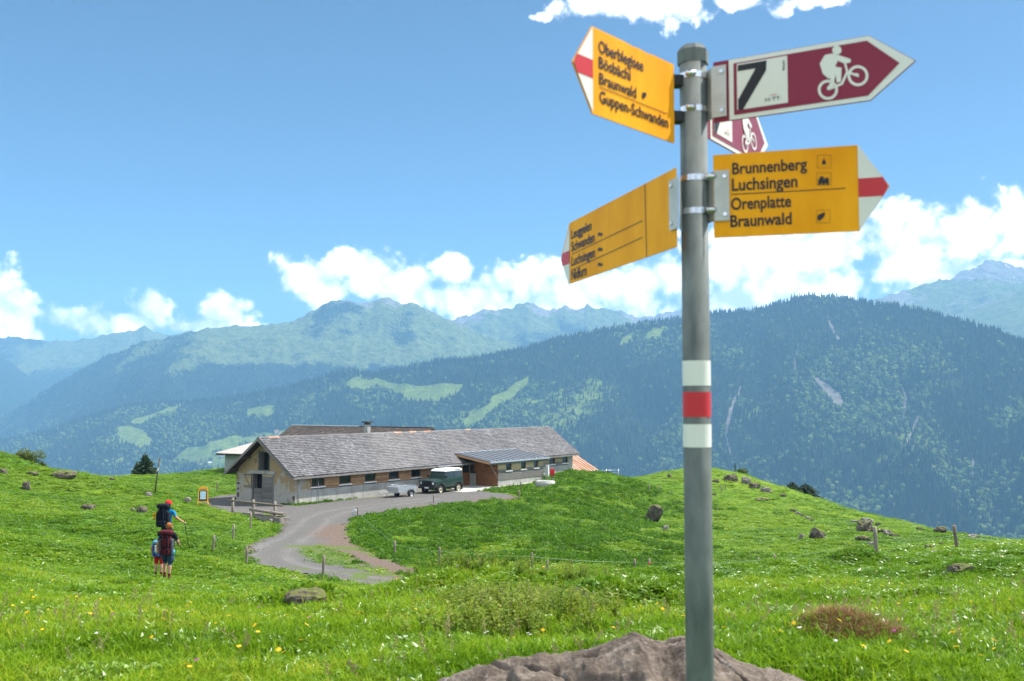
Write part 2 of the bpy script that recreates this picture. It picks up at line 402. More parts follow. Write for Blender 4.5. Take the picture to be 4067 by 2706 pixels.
# hummocks and hollows the photograph shows (photo pixel, distance, radius, height)
MOUNDS = []
for px, py, D, r, h in ((1850, 2320, 17.5, 1.5, 0.35), (2050, 2390, 12.5, 1.3, 0.28), (1750, 2400, 11.8, 0.9, 0.22), (2600, 2400, 11.5, 0.7, 0.22), (3360, 2610, 5.6, 0.36, 0.13),
                        (3060, 2470, 8.2, 0.5, 0.14), (1210, 2420, 11.0, 0.6, 0.18), (570, 2330, 24, 0.8, 0.25), (3900, 2270, 20, 1.2, 0.3), (3400, 2265, 24, 0.7, 0.22), (2330, 2420, 11.0, 0.5, 0.12)):
    p = W(px, py, D); MOUNDS.append((p.x, p.y, r, h))
ROADW = [[0, 0]]   # filled below with the road outline in world metres
ISLW = [[0, 0]]
def flat_mask(x, y):
    lx, ly = hut_local(x, y)
    return smooth(2.5, 0, np.maximum(np.maximum(-2 - lx, lx - 30), np.maximum(-7 - ly, ly - 8)))
def zt(x, y, micro=True):
    x = np.asarray(x, float); y = np.asarray(y, float)
    z = tps(x, y)
    if micro:
        k = 1 - 0.9 * flat_mask(x, y)
        if len(ROADW) > 3:
            d = poly_dist(x, y, ROADW); ins = in_poly(x, y, ROADW)
            k = k * np.where(ins, 0.12, 0.12 + 0.88 * smooth(0, 2.5, d))
        dist = np.hypot(x, y)
        z = z + k * (0.36 * fbm(x * 0.16, y * 0.16, 3, 5) * smooth(6, 26, dist) + 0.10 * fbm(x * 0.8, y * 0.8, 3, 9) + 0.035 * fbm(x * 3.1, y * 3.1, 2, 3)
             + 0.5 * np.maximum(ridged(x * 0.09, y * 0.09 + 4, 3, 21) - 0.62, 0) * smooth(25, 45, dist)
             + 0.24 * ridged(y * 0.42 + x * 0.14, x * 0.05, 2, 41) * smooth(40, 55, dist) * smooth(-12, -4, x))
    for mx, my, r, h in MOUNDS:
        d2 = ((x - mx) ** 2 + (y - my) ** 2) / (r * r)
        z = z + h * np.exp(-d2 * 1.2)
    return z
def zt1(x, y): return float(zt(np.array([x]), np.array([y]))[0])
_DS = np.concatenate([np.linspace(2.5, 60, 900), np.linspace(60.1, 200, 900)])
def hit(px, py, dmin=2.5):
    r = ray(px, py); ds = _DS[_DS >= dmin]; xs = ds * r.x / r.y; zs = ds * r.z / r.y
    g = zt(xs, ds); k = np.argmax(zs < g)
    if not (zs < g).any(): k = len(ds) - 1
    return Vector((xs[k], ds[k], g[k]))

# road outline (photo pixels, laid on the ground)
ROADP = [(790, 1988), (880, 1968), (946, 1960), (990, 1985), (1179, 2012), (1300, 1995), (1400, 1984), (1560, 1966), (1700, 1950), (1800, 1944), (1862, 1950), (1940, 1955), (2062, 1972), (2050, 1984),
         (1960, 1988), (1850, 1990), (1722, 1999), (1640, 2010), (1530, 2033), (1440, 2050), (1390, 2065), (1378, 2090), (1384, 2130), (1410, 2170), (1480, 2212), (1560, 2242), (1650, 2262), (1770, 2290),
         (1800, 2312), (1650, 2334), (1500, 2325), (1400, 2318), (1280, 2304), (1150, 2280), (1050, 2255), (990, 2222), (984, 2195), (1000, 2172), (1050, 2147), (1105, 2112), (1128, 2078), (1122, 2058), (1050, 2046), (960, 2040), (890, 2032), (840, 2012)]
ISLP = [(1165, 2195), (1240, 2184), (1310, 2180), (1370, 2196), (1440, 2236), (1560, 2272), (1680, 2300), (1520, 2288), (1380, 2268), (1260, 2246), (1180, 2225)]
rw = [hit(*p, dmin=30) for p in ROADP]; iw = [hit(*p, dmin=30) for p in ISLP]
ROADW = [[p.x, p.y] for p in rw]; ISLW = [[p.x, p.y] for p in iw]

# ---- materials of the ground
def mat_meadow():
    b = NB('meadow_soil_and_turf'); p = b.pos()
    n1 = b.noise(p, 0.13, 5, 0.6); n2 = b.noise(p, 1.6, 6, 0.65); n3 = b.noise(p, 16, 4, 0.6)
    base = b.ramp(n2, (0.3, (0.032, 0.085, 0.006)), (0.55, (0.066, 0.150, 0.009)), (0.75, (0.105, 0.205, 0.015)))
    dry = b.ramp(n2, (0.3, (0.075, 0.13, 0.012)), (0.7, (0.15, 0.215, 0.025)))
    col = b.mix(b.ramp(n1, (0.46, 0.0), (0.62, 0.7)), base, dry)
    col = b.mix(b.ramp(b.attr('dry'), (0.0, 0.0), (1.0, 0.9)), col, b.ramp(n2, (0.3, (0.105, 0.18, 0.010)), (0.7, (0.19, 0.26, 0.02))))
    col = b.mix(b.ramp(b.attr('dirt'), (0.2, 0.0), (0.9, 0.85)), col, (0.16, 0.125, 0.09))
    col = b.mix(b.ramp(b.noise(p, 5.0, 5, 0.7), (0.30, 0.65), (0.44, 0.0)), col, (0.022, 0.05, 0.009))
    h = b.math('ADD', b.math('MULTIPLY', n3, 0.4), b.math('MULTIPLY', b.noise(p, 4.5, 5, 0.7), 1.0))
    b.bsdf(col, 0.9, 0, b.bump(h, 0.9, 0.16), 0.1); return b.m
def mat_gravel():
    b = NB('gravel'); p = b.pos()
    n = b.noise(p, 0.35, 4, 0.6); v = b.voro(p, 14.0); n2 = b.noise(p, 30, 5, 0.7)
    grey = b.ramp(n2, (0.3, (0.062, 0.059, 0.056)), (0.55, (0.108, 0.103, 0.099)), (0.74, (0.27, 0.26, 0.25)))
    brown = b.ramp(n2, (0.3, (0.08, 0.055, 0.044)), (0.7, (0.17, 0.125, 0.10)))
    f = b.math('ADD', b.attr('dirt'), b.math('MULTIPLY', b.math('SUBTRACT', n, 0.5), 1.2), clamp=True)
    col = b.mix(b.ramp(f, (0.25, 0.0), (0.7, 1.0)), grey, brown)
    col = b.mix(b.ramp(b.noise(p, 2.2, 4, 0.6), (0.56, 0.0), (0.72, 0.45)), col, (0.12, 0.10, 0.085))
    col = b.mix(b.math('MULTIPLY', b.attr('rut'), 0.55), col, b.ramp(n2, (0.3, (0.13, 0.125, 0.12)), (0.7, (0.24, 0.232, 0.224))))
    tf = b.math('ADD', b.attr('turf'), b.math('MULTIPLY', b.math('SUBTRACT', b.noise(p, 3.5, 5, 0.7), 0.5), 1.3))
    col = b.mix(b.ramp(tf, (0.45, 0.0), (0.7, 0.9)), col, b.ramp(n2, (0.3, (0.05, 0.085, 0.012)), (0.7, (0.11, 0.15, 0.03))))
    h = b.math('ADD', b.math('MULTIPLY', v, 1.0), b.math('MULTIPLY', n2, 0.7))
    b.bsdf(col, 0.92, 0, b.bump(h, 0.7, 0.04), 0.2); return b.m
def mat_rock(name, a, c, e, moss=0.35, sc=1.0):
    b = NB(name); p = b.scale(b.tc('Object'), (sc, sc, sc))
    n = b.noise(p, 3.0, 8, 0.66, 0.3); n2 = b.noise(p, 14, 6, 0.7); pit = b.voro(p, 9.0)
    col = b.ramp(n, (0.3, a), (0.5, c), (0.72, e))
    col = b.mix(b.ramp(n2, (0.58, 0.0), (0.72, 0.6)), col, (0.42, 0.40, 0.38))
    if moss:
        g = b.N.new('ShaderNodeNewGeometry'); s = b.N.new('ShaderNodeSeparateXYZ'); b.link(g.outputs['Normal'], s.inputs[0])
        mf = b.math('MULTIPLY', b.ramp(s.outputs[2], (0.45, 0.0), (0.85, 1.0)), b.ramp(b.noise(p, 2.3, 5, 0.6), (0.62 - moss * 0.4, 0.0), (0.72 - moss * 0.3, 1.0)))
        col = b.mix(mf, col, b.ramp(n2, (0.3, (0.055, 0.075, 0.012)), (0.7, (0.15, 0.16, 0.035))))
    h = b.math('ADD', b.math('MULTIPLY', n, 1.0), b.math('MULTIPLY', n2, 0.35))
    b.bsdf(col, 0.9, 0, b.bump(h, 0.8, 0.08 / sc), 0.2); return b.m
M_MEADOW = mat_meadow(); M_GRAVEL = mat_gravel()
M_ROCK = mat_rock('limestone', (0.10, 0.085, 0.075), (0.22, 0.195, 0.175), (0.36, 0.32, 0.29), 0.30)
M_ROCK2 = mat_rock('mossy_limestone', (0.045, 0.035, 0.028), (0.105, 0.085, 0.070), (0.22, 0.19, 0.165), 0.7, 1.5)
M_BOULDER = mat_rock('weathered_boulder', (0.040, 0.030, 0.024), (0.115, 0.090, 0.072), (0.235, 0.195, 0.16), 0.0, 2.6)

# ---- the meadow sheet
def build_meadow():
    rows = np.concatenate([np.linspace(-7, 3, 14)[:-1], 3 * (70 / 3.0) ** np.linspace(0, 1, 230)[:-1], np.linspace(70, 150, 120)[:-1], np.linspace(150, 330, 50)])
    s = np.sinh(np.linspace(-1.15, 1.15, 420)) / np.sinh(1.15)
    S_, Y = np.meshgrid(s, rows); X = S_ * (0.78 * np.maximum(Y, 0) + 11)
    Z = zt(X, Y)
    ins = in_poly(X, Y, ROADW); d = poly_dist(X, Y, ROADW)
    isl = in_poly(X, Y, ISLW)
    Z = Z - np.where(ins, 0.10 * smooth(0.15, 0.9, d), 0)
    dirt = np.where(ins, 1.0, smooth(0.5, 0.0, d)) * 0.8
    dirt = np.where(isl, 0.35 * (fbm(X * 0.7, Y * 0.7, 3, 3) > 0.05), dirt)
    PX, PY = project(X, Y, Z)
    dry = smooth(2450, 2950, PX) * smooth(60, 90, Y) * (0.65 + 0.5 * fbm(X * 0.1, Y * 0.1, 3, 8))
    dry = np.maximum(dry, 0.6 * smooth(0.1, 0.5, fbm(X * 0.12 + 3, Y * 0.2, 3, 18)) * smooth(30, 45, Y) * smooth(-8, -14, X))
    o = np_mesh('ground', np.stack([X, Y, Z], -1).reshape(-1, 3), grid_quads(len(rows), 420), M_MEADOW, True, {'dirt': dirt.ravel(), 'dry': dry.ravel()})
    tag(o, 'green alpine pasture ground with hummocks sloping down to the hut', 'meadow', kind='structure')
    return o
build_meadow()

# ---- the gravel track: its own sheet a little above the ground
def build_road():
    P = np.array(ROADW); x0, y0 = P.min(0) - 0.5; x1, y1 = P.max(0) + 0.5; st = 0.14
    xs = np.arange(x0, x1, st); ys = np.arange(y0, y1, st); X, Y = np.meshgrid(xs, ys)
    d = poly_dist(X, Y, ROADW) * np.where(in_poly(X, Y, ROADW), 1, -1)
    edge = d + 0.42 * fbm(X * 0.9, Y * 0.9, 3, 77) + 0.34 * fbm(X * 3.2, Y * 3.2, 2, 78) + 0.08
    di = poly_dist(X, Y, ISLW) * np.where(in_poly(X, Y, ISLW), 1, -1) + 0.5 * fbm(X * 0.8, Y * 0.8, 3, 31) - 0.25
    # grassy tufts creep over the disused inner side of the bend
    spot = (fbm(X * 0.55, Y * 0.55, 3, 55) > 0.42) & (poly_dist(X, Y, ISLW) < 1.6)
    keep = (edge > 0); turf = np.clip(smooth(-0.3, 0.5, di) + 0.8 * spot, 0, 1)
    lx, ly = hut_local(X, Y)
    keep &= ~((lx > -0.1) & (lx < 39) & (ly > -0.25) & (ly < 7))
    Z = zt(X, Y) + 0.035 - 0.05 * smooth(0.25, 0, edge)
    idx = -np.ones(X.shape, int); q = grid_quads(*X.shape); k = keep.ravel()[q].all(1); q = q[k]
    used = np.unique(q); mp = np.zeros(X.size, int); mp[used] = np.arange(len(used))
    dirt = smooth(3.2, 0.2, poly_dist(X, Y, [[p.x, p.y] for p in rw[21:29]], False)) * 0.95 + smooth(1.2, -0.3, edge) * 0.35 + smooth(3.0, 0.0, poly_dist(X, Y, [[p.x, p.y] for p in rw[12:17]], False)) * 0.5
    cl = [hit(*p_, dmin=30) for p_ in ((1700, 1985), (1500, 2010), (1330, 2035), (1260, 2065), (1215, 2110), (1130, 2160), (1068, 2200), (1105, 2240), (1240, 2272), (1440, 2304), (1640, 2318))]
    dc = poly_dist(X, Y, [[p_.x, p_.y] for p_ in cl], False) + 0.12 * fbm(X * 0.8, Y * 0.8, 2, 5)
    rut = np.exp(-((dc - 0.72) / 0.24) ** 2) * (0.6 + 0.4 * fbm(X * 0.6, Y * 0.6, 2, 6)); Z = Z - 0.02 * rut
    turf = np.maximum(turf, 0.42 * np.exp(-(dc / 0.28) ** 2)); turf = np.maximum(turf, 0.55 * smooth(0.5, 0.0, edge))
    V = np.stack([X, Y, Z], -1).reshape(-1, 3)[used]
    o = np_mesh('road', V, mp[q], M_GRAVEL, True, {'dirt': np.clip(dirt, 0, 1).ravel()[used], 'turf': turf.ravel()[used], 'rut': rut.ravel()[used]})
    tag(o, 'grey gravel farm track curving round to the hut', 'track', kind='structure')
build_road()

# ================================================================== SETTING: valley, mountains, forest
DS = 4067 / 2357.0
def mat_mountain(name, forest, grass_lo, grass_hi, rock, fs):
    b = NB(name); p = b.pos()
    n = b.noise(p, 0.004 * fs, 6, 0.65); n2 = b.noise(p, 0.02 * fs, 6, 0.7)
    grass = b.ramp(n2, (0.3, grass_lo), (0.7, grass_hi))
    fo = b.ramp(n2, (0.3, tuple(c * 0.6 for c in forest)), (0.7, tuple(c * 1.5 for c in forest)))
    f = b.math('ADD', b.math('ADD', b.attr('forest'), b.math('MULTIPLY', b.math('SUBTRACT', n, 0.5), 1.1)), b.math('MULTIPLY', b.math('SUBTRACT', n2, 0.5), 1.1))
    col = b.mix(b.ramp(f, (0.45, 0.0), (0.53, 1.0)), grass, fo)
    f = b.math('ADD', f, b.math('MULTIPLY', b.math('SUBTRACT', b.noise(p, 0.05 * fs, 4, 0.7), 0.5), 0.8))
    col = b.mix(b.ramp(f, (0.45, 0.0), (0.53, 1.0)), grass, fo)
    r = b.math('ADD', b.attr('rock'), b.math('MULTIPLY', b.math('SUBTRACT', n2, 0.5), 0.8))
    col = b.mix(b.ramp(r, (0.45, 0.0), (0.62, 1.0)), col, b.ramp(n2, (0.3, tuple(c * 0.7 for c in rock)), (0.7, tuple(c * 1.2 for c in rock))))
    sn = b.attr('snow'); col = b.mix(b.ramp(b.math('ADD', sn, b.math('MULTIPLY', b.math('SUBTRACT', n2, 0.5), 0.9)), (0.5, 0.0), (0.6, 1.0)), col, (0.8, 0.82, 0.85))
    h = b.math('ADD', b.math('MULTIPLY', n, 0.5), n2)
    b.bsdf(col, 0.95, 0, b.bump(h, 0.85, 46.0 / fs), 0.05); return b.m
FOREST_C = (0.020, 0.036, 0.014)
M_MID = mat_mountain('forest_slope', FOREST_C, (0.10, 0.155, 0.030), (0.185, 0.24, 0.055), (0.20, 0.185, 0.165), 1.6)
M_FAR = mat_mountain('alp_slope', (0.020, 0.036, 0.015), (0.050, 0.085, 0.020), (0.185, 0.215, 0.07), (0.22, 0.21, 0.20), 1.0)

ZV = -640.0
def interp(pts, q):
    p = np.array(sorted(pts)); x, y = p[:, 0], p[:, 1]
    # monotone-ish smooth interpolation (Catmull-Rom on the samples)
    m = np.gradient(y, x); i = np.clip(np.searchsorted(x, q) - 1, 0, len(x) - 2); h = x[i + 1] - x[i]; t = np.clip((q - x[i]) / h, 0, 1)
    return (2 * t**3 - 3 * t**2 + 1) * y[i] + (t**3 - 2 * t**2 + t) * h * m[i] + (-2 * t**3 + 3 * t**2) * y[i + 1] + (t**3 - t**2) * h * m[i + 1]
def lin(pts, q):
    p = np.array(sorted(pts)); return np.interp(q, p[:, 0], p[:, 1])
SURF = {}
def mountain(name, label, ridge, dist, run, mat, cols, rows, amp, nscale, seed, forest_fn, rock_fn=None, snow_fn=None, crest=6.0, power=1.0, back=1500, zfoot=ZV, spur=0.0):
    """ridge: (display x, display y) skyline; dist: (display x, m) of the ridge; run: horizontal length of the near slope"""
    q = np.linspace(ridge[0][0], ridge[-1][0], cols)
    yv = lin(ridge, q) if len(ridge) > 40 else lin(ridge, q)
    D = interp(dist, q); R = interp(run, q)
    ry = (CYP - yv * DS) / FPX; u = (q * DS - CXP) / FPX
    fy = CP - ry * SP; tz = (SP + ry * CP) / fy; tx = u / fy
    zr = tz * D
    t = np.concatenate([np.linspace(0, 1, rows), 1 + np.linspace(0, 1, 14)[1:] ** 1.5])
    T, Q = np.meshgrid(t, np.arange(cols), indexing='ij')
    Dn = np.where(T <= 1, D[Q] - R[Q] * (1 - T), D[Q] + back * (T - 1))
    X = tx[Q] * Dn; Y = Dn.copy()
    prof = np.where(T <= 1, np.clip(T, 0, 1) ** power, 1 - 0.8 * (T - 1))
    Z = zfoot + (zr[Q] - zfoot) * prof
    # spurs and gullies
    env = np.where(T <= 1, np.clip(T * 3, 0, 1) * (1 - T ** 5), np.clip((T - 1) * 2, 0, 1))
    rg = ridged(X * nscale, Y * nscale, 6, seed) - 0.55
    Z = Z + env * amp * 2.0 * rg
    if spur:
        wob = 0.35 * fbm(X * nscale * 1.5, Y * nscale * 1.5, 3, seed + 3)
        Z = Z + env * spur * (ridged((X / np.maximum(Y, 1)) * 9 + wob + seed, T * 0.8, 2, seed + 9) - 0.6) * 2
    Z = Z + crest * fbm(X * 0.02, Y * 0.02, 4, seed + 5) * np.where(T <= 1, T, 1)
    PX, PY = project(X, Y, Z); PX = PX / DS; PY = PY / DS
    fo = forest_fn(X, Y, Z, PX, PY, T, rg); ro = rock_fn(X, Y, Z, PX, PY, T, rg) if rock_fn else np.zeros_like(Z); sn = snow_fn(X, Y, Z, PX, PY, T, rg) if snow_fn else np.zeros_like(Z)
    o = np_mesh(name, np.stack([X, Y, Z], -1).reshape(-1, 3), grid_quads(len(t), cols), mat, True, {'forest': fo.ravel(), 'rock': ro.ravel(), 'snow': sn.ravel()})
    tag(o, label, 'mountain', kind='structure')
    SURF[o.name] = (X, Y, Z, fo, ro, PX, PY, rows)
    return o

def soft_poly(PX, PY, poly, w=10, seed=1, n=14):
    PX = PX + n * fbm(PX * 0.03, PY * 0.03, 4, seed); PY = PY + n * fbm(PX * 0.03 + 40, PY * 0.03, 4, seed + 1)
    d = poly_dist(PX, PY, poly) * np.where(in_poly(PX, PY, poly), 1, -1)
    return smooth(-w, w, d)

# -- E: the wooded mountain across the valley
MEADOWS = [  # clearings (display pixels of the photo's 2357-wide view)
    [(800, 885), (830, 868), (880, 878), (930, 886), (985, 890), (1035, 882), (1065, 888), (1050, 905), (1020, 918), (975, 925), (940, 922), (925, 905), (890, 892), (845, 892)],
    [(1075, 985), (1060, 965), (1085, 950), (1110, 945), (1140, 915), (1175, 890), (1215, 868), (1212, 885), (1170, 920), (1130, 945), (1110, 962)],
    [(395, 1062), (440, 1035), (480, 1015), (540, 1008), (600, 1000), (660, 990), (720, 985), (720, 1090), (560, 1095), (520, 1080), (470, 1072)],
    [(270, 985), (300, 982), (340, 1000), (348, 1025), (325, 1035), (300, 1015), (275, 1020)],
    [(575, 945), (600, 938), (595, 950), (570, 952)], [(600, 940), (622, 934), (618, 948), (604, 950)],
    [(1440, 775), (1460, 765), (1450, 790), (1430, 795)], [(1500, 760), (1530, 752), (1520, 775), (1490, 785)]]
LIGHTER = [[(1180, 930), (1280, 890), (1400, 850), (1440, 900), (1330, 970), (1240, 1010)], [(1640, 960), (1720, 880), (1800, 850), (1850, 920), (1900, 960), (1980, 1030), (1900, 1110), (1780, 1090), (1700, 1060)],
           [(1950, 1180), (2000, 1130), (2080, 1180), (2200, 1180), (2300, 1210), (2300, 1250), (2100, 1240)]]
SCREES = [[(1872, 868), (1885, 865), (1915, 895), (1935, 910), (1942, 935), (1925, 938), (1912, 920), (1895, 905)],
          [(2078, 865), (2072, 885), (2083, 905), (2088, 925), (2082, 955), (2072, 990), (2068, 985), (2078, 945), (2080, 920), (2070, 890)],
          [(2112, 955), (2118, 958), (2108, 990), (2090, 1025), (2082, 1020), (2100, 990)], [(2238, 960), (2245, 985), (2252, 1000), (2247, 1003), (2238, 980)],
          [(1700, 880), (1706, 884), (1695, 925), (1684, 975), (1672, 1005), (1682, 1035), (1690, 1060), (1684, 1062), (1668, 1022), (1664, 1000), (1680, 950)],
          [(1900, 720), (1912, 740), (1930, 780), (1924, 782), (1905, 745)], [(2235, 1040), (2242, 1060), (2240, 1110), (2234, 1110)],
          [(1830, 790), (1834, 780), (1834, 850), (1828, 850)], [(1448, 1075), (1500, 1084), (1548, 1080), (1548, 1085), (1500, 1089), (1448, 1080)]]
def fE(X, Y, Z, PX, PY, T, rg):
    f = 0.78 + 0.38 * fbm(X * 0.004, Y * 0.004, 5, 90)
    for i, p in enumerate(MEADOWS): f = f - 1.3 * soft_poly(PX, PY, p, 5 if i != 2 else 8, 50 + i, 9)
    for i, p in enumerate(LIGHTER): f = f - 0.17 * soft_poly(PX, PY, p, 25, 70 + i, 30) * (0.5 + 0.9 * (fbm(X * 0.010, Y * 0.010, 3, 71) + 0.4))
    f = f - 0.6 * smooth(0.42, 0.62, fbm(X * 0.0035, Y * 0.0035, 3, 93)) * smooth(1300, 1100, PX)
    return np.clip(f, 0, 1)
def rE(X, Y, Z, PX, PY, T, rg):
    r = np.zeros_like(Z)
    for i, p in enumerate(SCREES): r = np.maximum(r, 0.8 * soft_poly(PX, PY, p, 4, 150 + i, 9))
    return r
mountain('mountain', 'dark forested mountain with clearings rising across the valley',
         [(-700, 1085), (-350, 1060), (0, 1018), (100, 1000), (200, 962), (300, 935), (400, 930), (500, 922), (560, 915), (650, 895), (720, 880), (770, 862), (800, 852), (850, 862), (930, 852), (1000, 835), (1100, 826), (1200, 808), (1240, 795), (1300, 780), (1400, 760), (1500, 745), (1570, 737), (1640, 722), (1700, 718), (1745, 718), (1790, 702), (1830, 688), (1870, 682), (1930, 688), (2000, 700), (2060, 708), (2120, 718), (2180, 735), (2240, 752), (2300, 770), (2357, 792), (2500, 850), (2700, 900), (3000, 980)],
         [(-700, 5500), (0, 5100), (500, 4900), (800, 4600), (1200, 4400), (1570, 4500), (1870, 4300), (2357, 3600), (3000, 3000)],
         [(-700, 1900), (0, 1800), (800, 1700), (1200, 1750), (1870, 1900), (2357, 1650), (3000, 1500)],
         M_MID, 900, 190, 75, 1 / 800.0, 4, fE, rE, crest=5, power=1.12, spur=85)

# -- C: the long left-hand mountain with alps above the forest
def fC(X, Y, Z, PX, PY, T, rg):
    tl = lin([(-400, 720), (0, 900), (250, 800), (330, 800), (450, 820), (560, 830), (620, 800), (700, 850), (800, 870), (1000, 880), (1300, 880)], PX)
    f = smooth(-60, 70, PY - tl) * 0.80 + 0.16 + 1.0 * fbm(X * 0.0026, Y * 0.0026, 5, 33)
    f = np.maximum(f, smooth(640, 380, PX + 160 * fbm(X * 0.0012, Y * 0.0012, 4, 36)) * (0.72 + 0.75 * fbm(X * 0.003, Y * 0.003, 4, 35)))
    f = f + 0.55 * soft_poly(PX, PY, [(850, 840), (1000, 830), (1080, 870), (1000, 900), (850, 890)], 15, 5, 20) + 0.5 * soft_poly(PX, PY, [(590, 860), (700, 830), (760, 880), (700, 930), (560, 920)], 15, 6, 20)
    return np.clip(f, 0, 1)
def rC(X, Y, Z, PX, PY, T, rg):
    return np.clip(smooth(0.90, 1.0, T) * 0.5 + 0.5 * fbm(X * 0.004, Y * 0.004, 4, 37) * smooth(0.5, 0.9, T), 0, 1) * smooth(600, 720, PX)
mountain('mountain', 'long left mountain with pale alps above dark forest',
         [(-900, 1150), (-300, 1060), (0, 965), (60, 930), (130, 880), (200, 845), (260, 815), (310, 795), (330, 786), (370, 783), (410, 771), (480, 756), (545, 750), (590, 752), (640, 744), (670, 742), (700, 728), (740, 703), (780, 690), (800, 688), (825, 697), (850, 700), (870, 690), (890, 685), (905, 694), (925, 700), (945, 698), (985, 712), (1020, 730), (1060, 745), (1120, 775), (1200, 800), (1400, 840), (1700, 900)],
         [(-900, 6800), (0, 6600), (400, 6600), (800, 6900), (1000, 6900), (1700, 6500)],
         [(-900, 2000), (0, 2300), (600, 2600), (1000, 2600), (1700, 2000)],
         M_FAR, 620, 190, 190, 1 / 900.0, 14, fC, rC, crest=22, power=1.05, spur=90)

# -- D: the jagged peaks behind
def fD(X, Y, Z, PX, PY, T, rg): return np.clip(0.28 + 0.9 * fbm(X * 0.0024, Y * 0.0024, 5, 43) + smooth(800, 870, PY) * 0.5, 0, 1)
def rD(X, Y, Z, PX, PY, T, rg): return np.clip(smooth(0.85, 1.0, T) * 0.55 + 0.6 * fbm(X * 0.003, Y * 0.003, 4, 47), 0, 1)
mountain('mountain', 'pale jagged peaks behind the forested ridge in the centre',
         [(700, 800), (960, 745), (1040, 738), (1060, 732), (1110, 715), (1130, 710), (1150, 716), (1185, 706), (1215, 691), (1240, 706), (1262, 716), (1280, 712), (1300, 704), (1325, 711), (1345, 708), (1352, 701), (1360, 709), (1400, 714), (1440, 718), (1470, 732), (1500, 728), (1540, 718), (1570, 712), (1600, 720), (1680, 735), (1750, 730), (1900, 760), (2200, 800)],
         [(700, 8600), (1200, 8400), (1570, 8700), (2200, 8700)], [(700, 2600), (2200, 2600)],
         M_FAR, 420, 140, 200, 1 / 1000.0, 24, fD, rD, crest=30, power=1.0, spur=50)
# -- A: farthest left ridge, B: dark slope at the left edge, F: snowy massif at the right
def fA(X, Y, Z, PX, PY, T, rg): return np.clip(0.22 + 0.9 * fbm(X * 0.002, Y * 0.002, 5, 53) + smooth(800, 880, PY) * 0.6, 0, 1)
mountain('mountain', 'farthest pale blue ridge with a small summit at far left',
         [(-700, 800), (-200, 772), (0, 776), (50, 778), (75, 784), (120, 786), (180, 782), (240, 772), (300, 760), (320, 758), (332, 752), (345, 758), (380, 768), (420, 790), (500, 830), (700, 900)],
         [(-700, 9400), (0, 9400), (700, 9200)], [(-700, 2600), (700, 2600)], M_FAR, 260, 80, 120, 1 / 1700.0, 34, fA, None, crest=25, spur=40)
def fB(X, Y, Z, PX, PY, T, rg): return np.clip(0.85 + 0.3 * fbm(X * 0.003, Y * 0.003, 3, 63), 0, 1)
mountain('mountain', 'dark wooded slope dropping to the right at the left edge',
         [(-900, 560), (-300, 720), (-100, 780), (0, 820), (30, 838), (60, 862), (80, 878), (120, 915), (170, 960), (300, 1060)],
         [(-900, 7800), (300, 8200)], [(-900, 2200), (300, 2000)], M_FAR, 200, 80, 60, 1 / 1200.0, 44, fB, None, crest=10, spur=30)
def rF(X, Y, Z, PX, PY, T, rg): return np.clip(0.25 + 0.6 * fbm(X * 0.003, Y * 0.003, 4, 83) + smooth(680, 620, PY) * 0.4, 0, 1)
def sF(X, Y, Z, PX, PY, T, rg): return smooth(690, 640, PY) * (0.16 + 0.8 * np.clip(fbm(X * 0.004, Y * 0.0025, 4, 88), -0.2, 1))
def fF(X, Y, Z, PX, PY, T, rg): return np.clip(0.12 + 0.5 * fbm(X * 0.002, Y * 0.002, 4, 85) + smooth(720, 800, PY) * 0.3, 0, 1)
mountain('mountain', 'high hazy massif with snow patches at far right',
         [(1700, 760), (1900, 712), (2000, 694), (2070, 672), (2130, 655), (2190, 640), (2225, 622), (2250, 610), (2268, 600), (2290, 606), (2315, 603), (2345, 612), (2357, 616), (2480, 640), (2600, 625), (2900, 700), (3300, 760)],
         [(1700, 8000), (3300, 8000)], [(1700, 2600), (3300, 2600)], M_FAR, 320, 110, 150, 1 / 1500.0, 54, fF, rF, sF, crest=30, spur=90)
mountain('mountain', 'pale green shoulder slanting up at the right edge behind the forest',
         [(1950, 860), (2080, 780), (2140, 752), (2200, 725), (2260, 700), (2310, 678), (2357, 660), (2500, 600), (2750, 520), (3200, 560)],
         [(1950, 7200), (3200, 6800)], [(1950, 2400), (3200, 2400)], M_FAR, 260, 90, 80, 1 / 1200.0, 64, fF, rC, None, crest=12, spur=60)

# valley floor: one sheet reaching the horizon
vf = np_mesh('valley_floor', [(-11500, -2500, ZV), (11500, -2500, ZV), (11500, 11300, ZV), (-11500, 11300, ZV)], [(0, 1, 2, 3)], M_MID, True, {'forest': [0.2] * 4, 'rock': [0] * 4, 'snow': [0] * 4})
tag(vf, 'green valley floor far below', 'valley', kind='structure')
# the alp's own flank going down to the valley
def flank():
    th = np.linspace(-1.9, 1.9, 120); r = np.array([230, 330, 500, 800, 1150])
    zz = np.array([-150, -215, -320, -500, -655.0])
    T, R = np.meshgrid(th, r); X = R * np.sin(T); Y = R * np.cos(T); Z = np.repeat(zz[:, None], len(th), 1) + 18 * fbm(X * 0.01, Y * 0.01, 4, 5)
    o = np_mesh('hillside', np.stack([X, Y, Z], -1).reshape(-1, 3), grid_quads(len(r), len(th)), M_MID, True, {'forest': np.full(X.size, 0.6), 'rock': np.zeros(X.size), 'snow': np.zeros(X.size)})
    tag(o, 'wooded flank falling from the pasture to the valley', 'hillside', kind='structure')
flank()

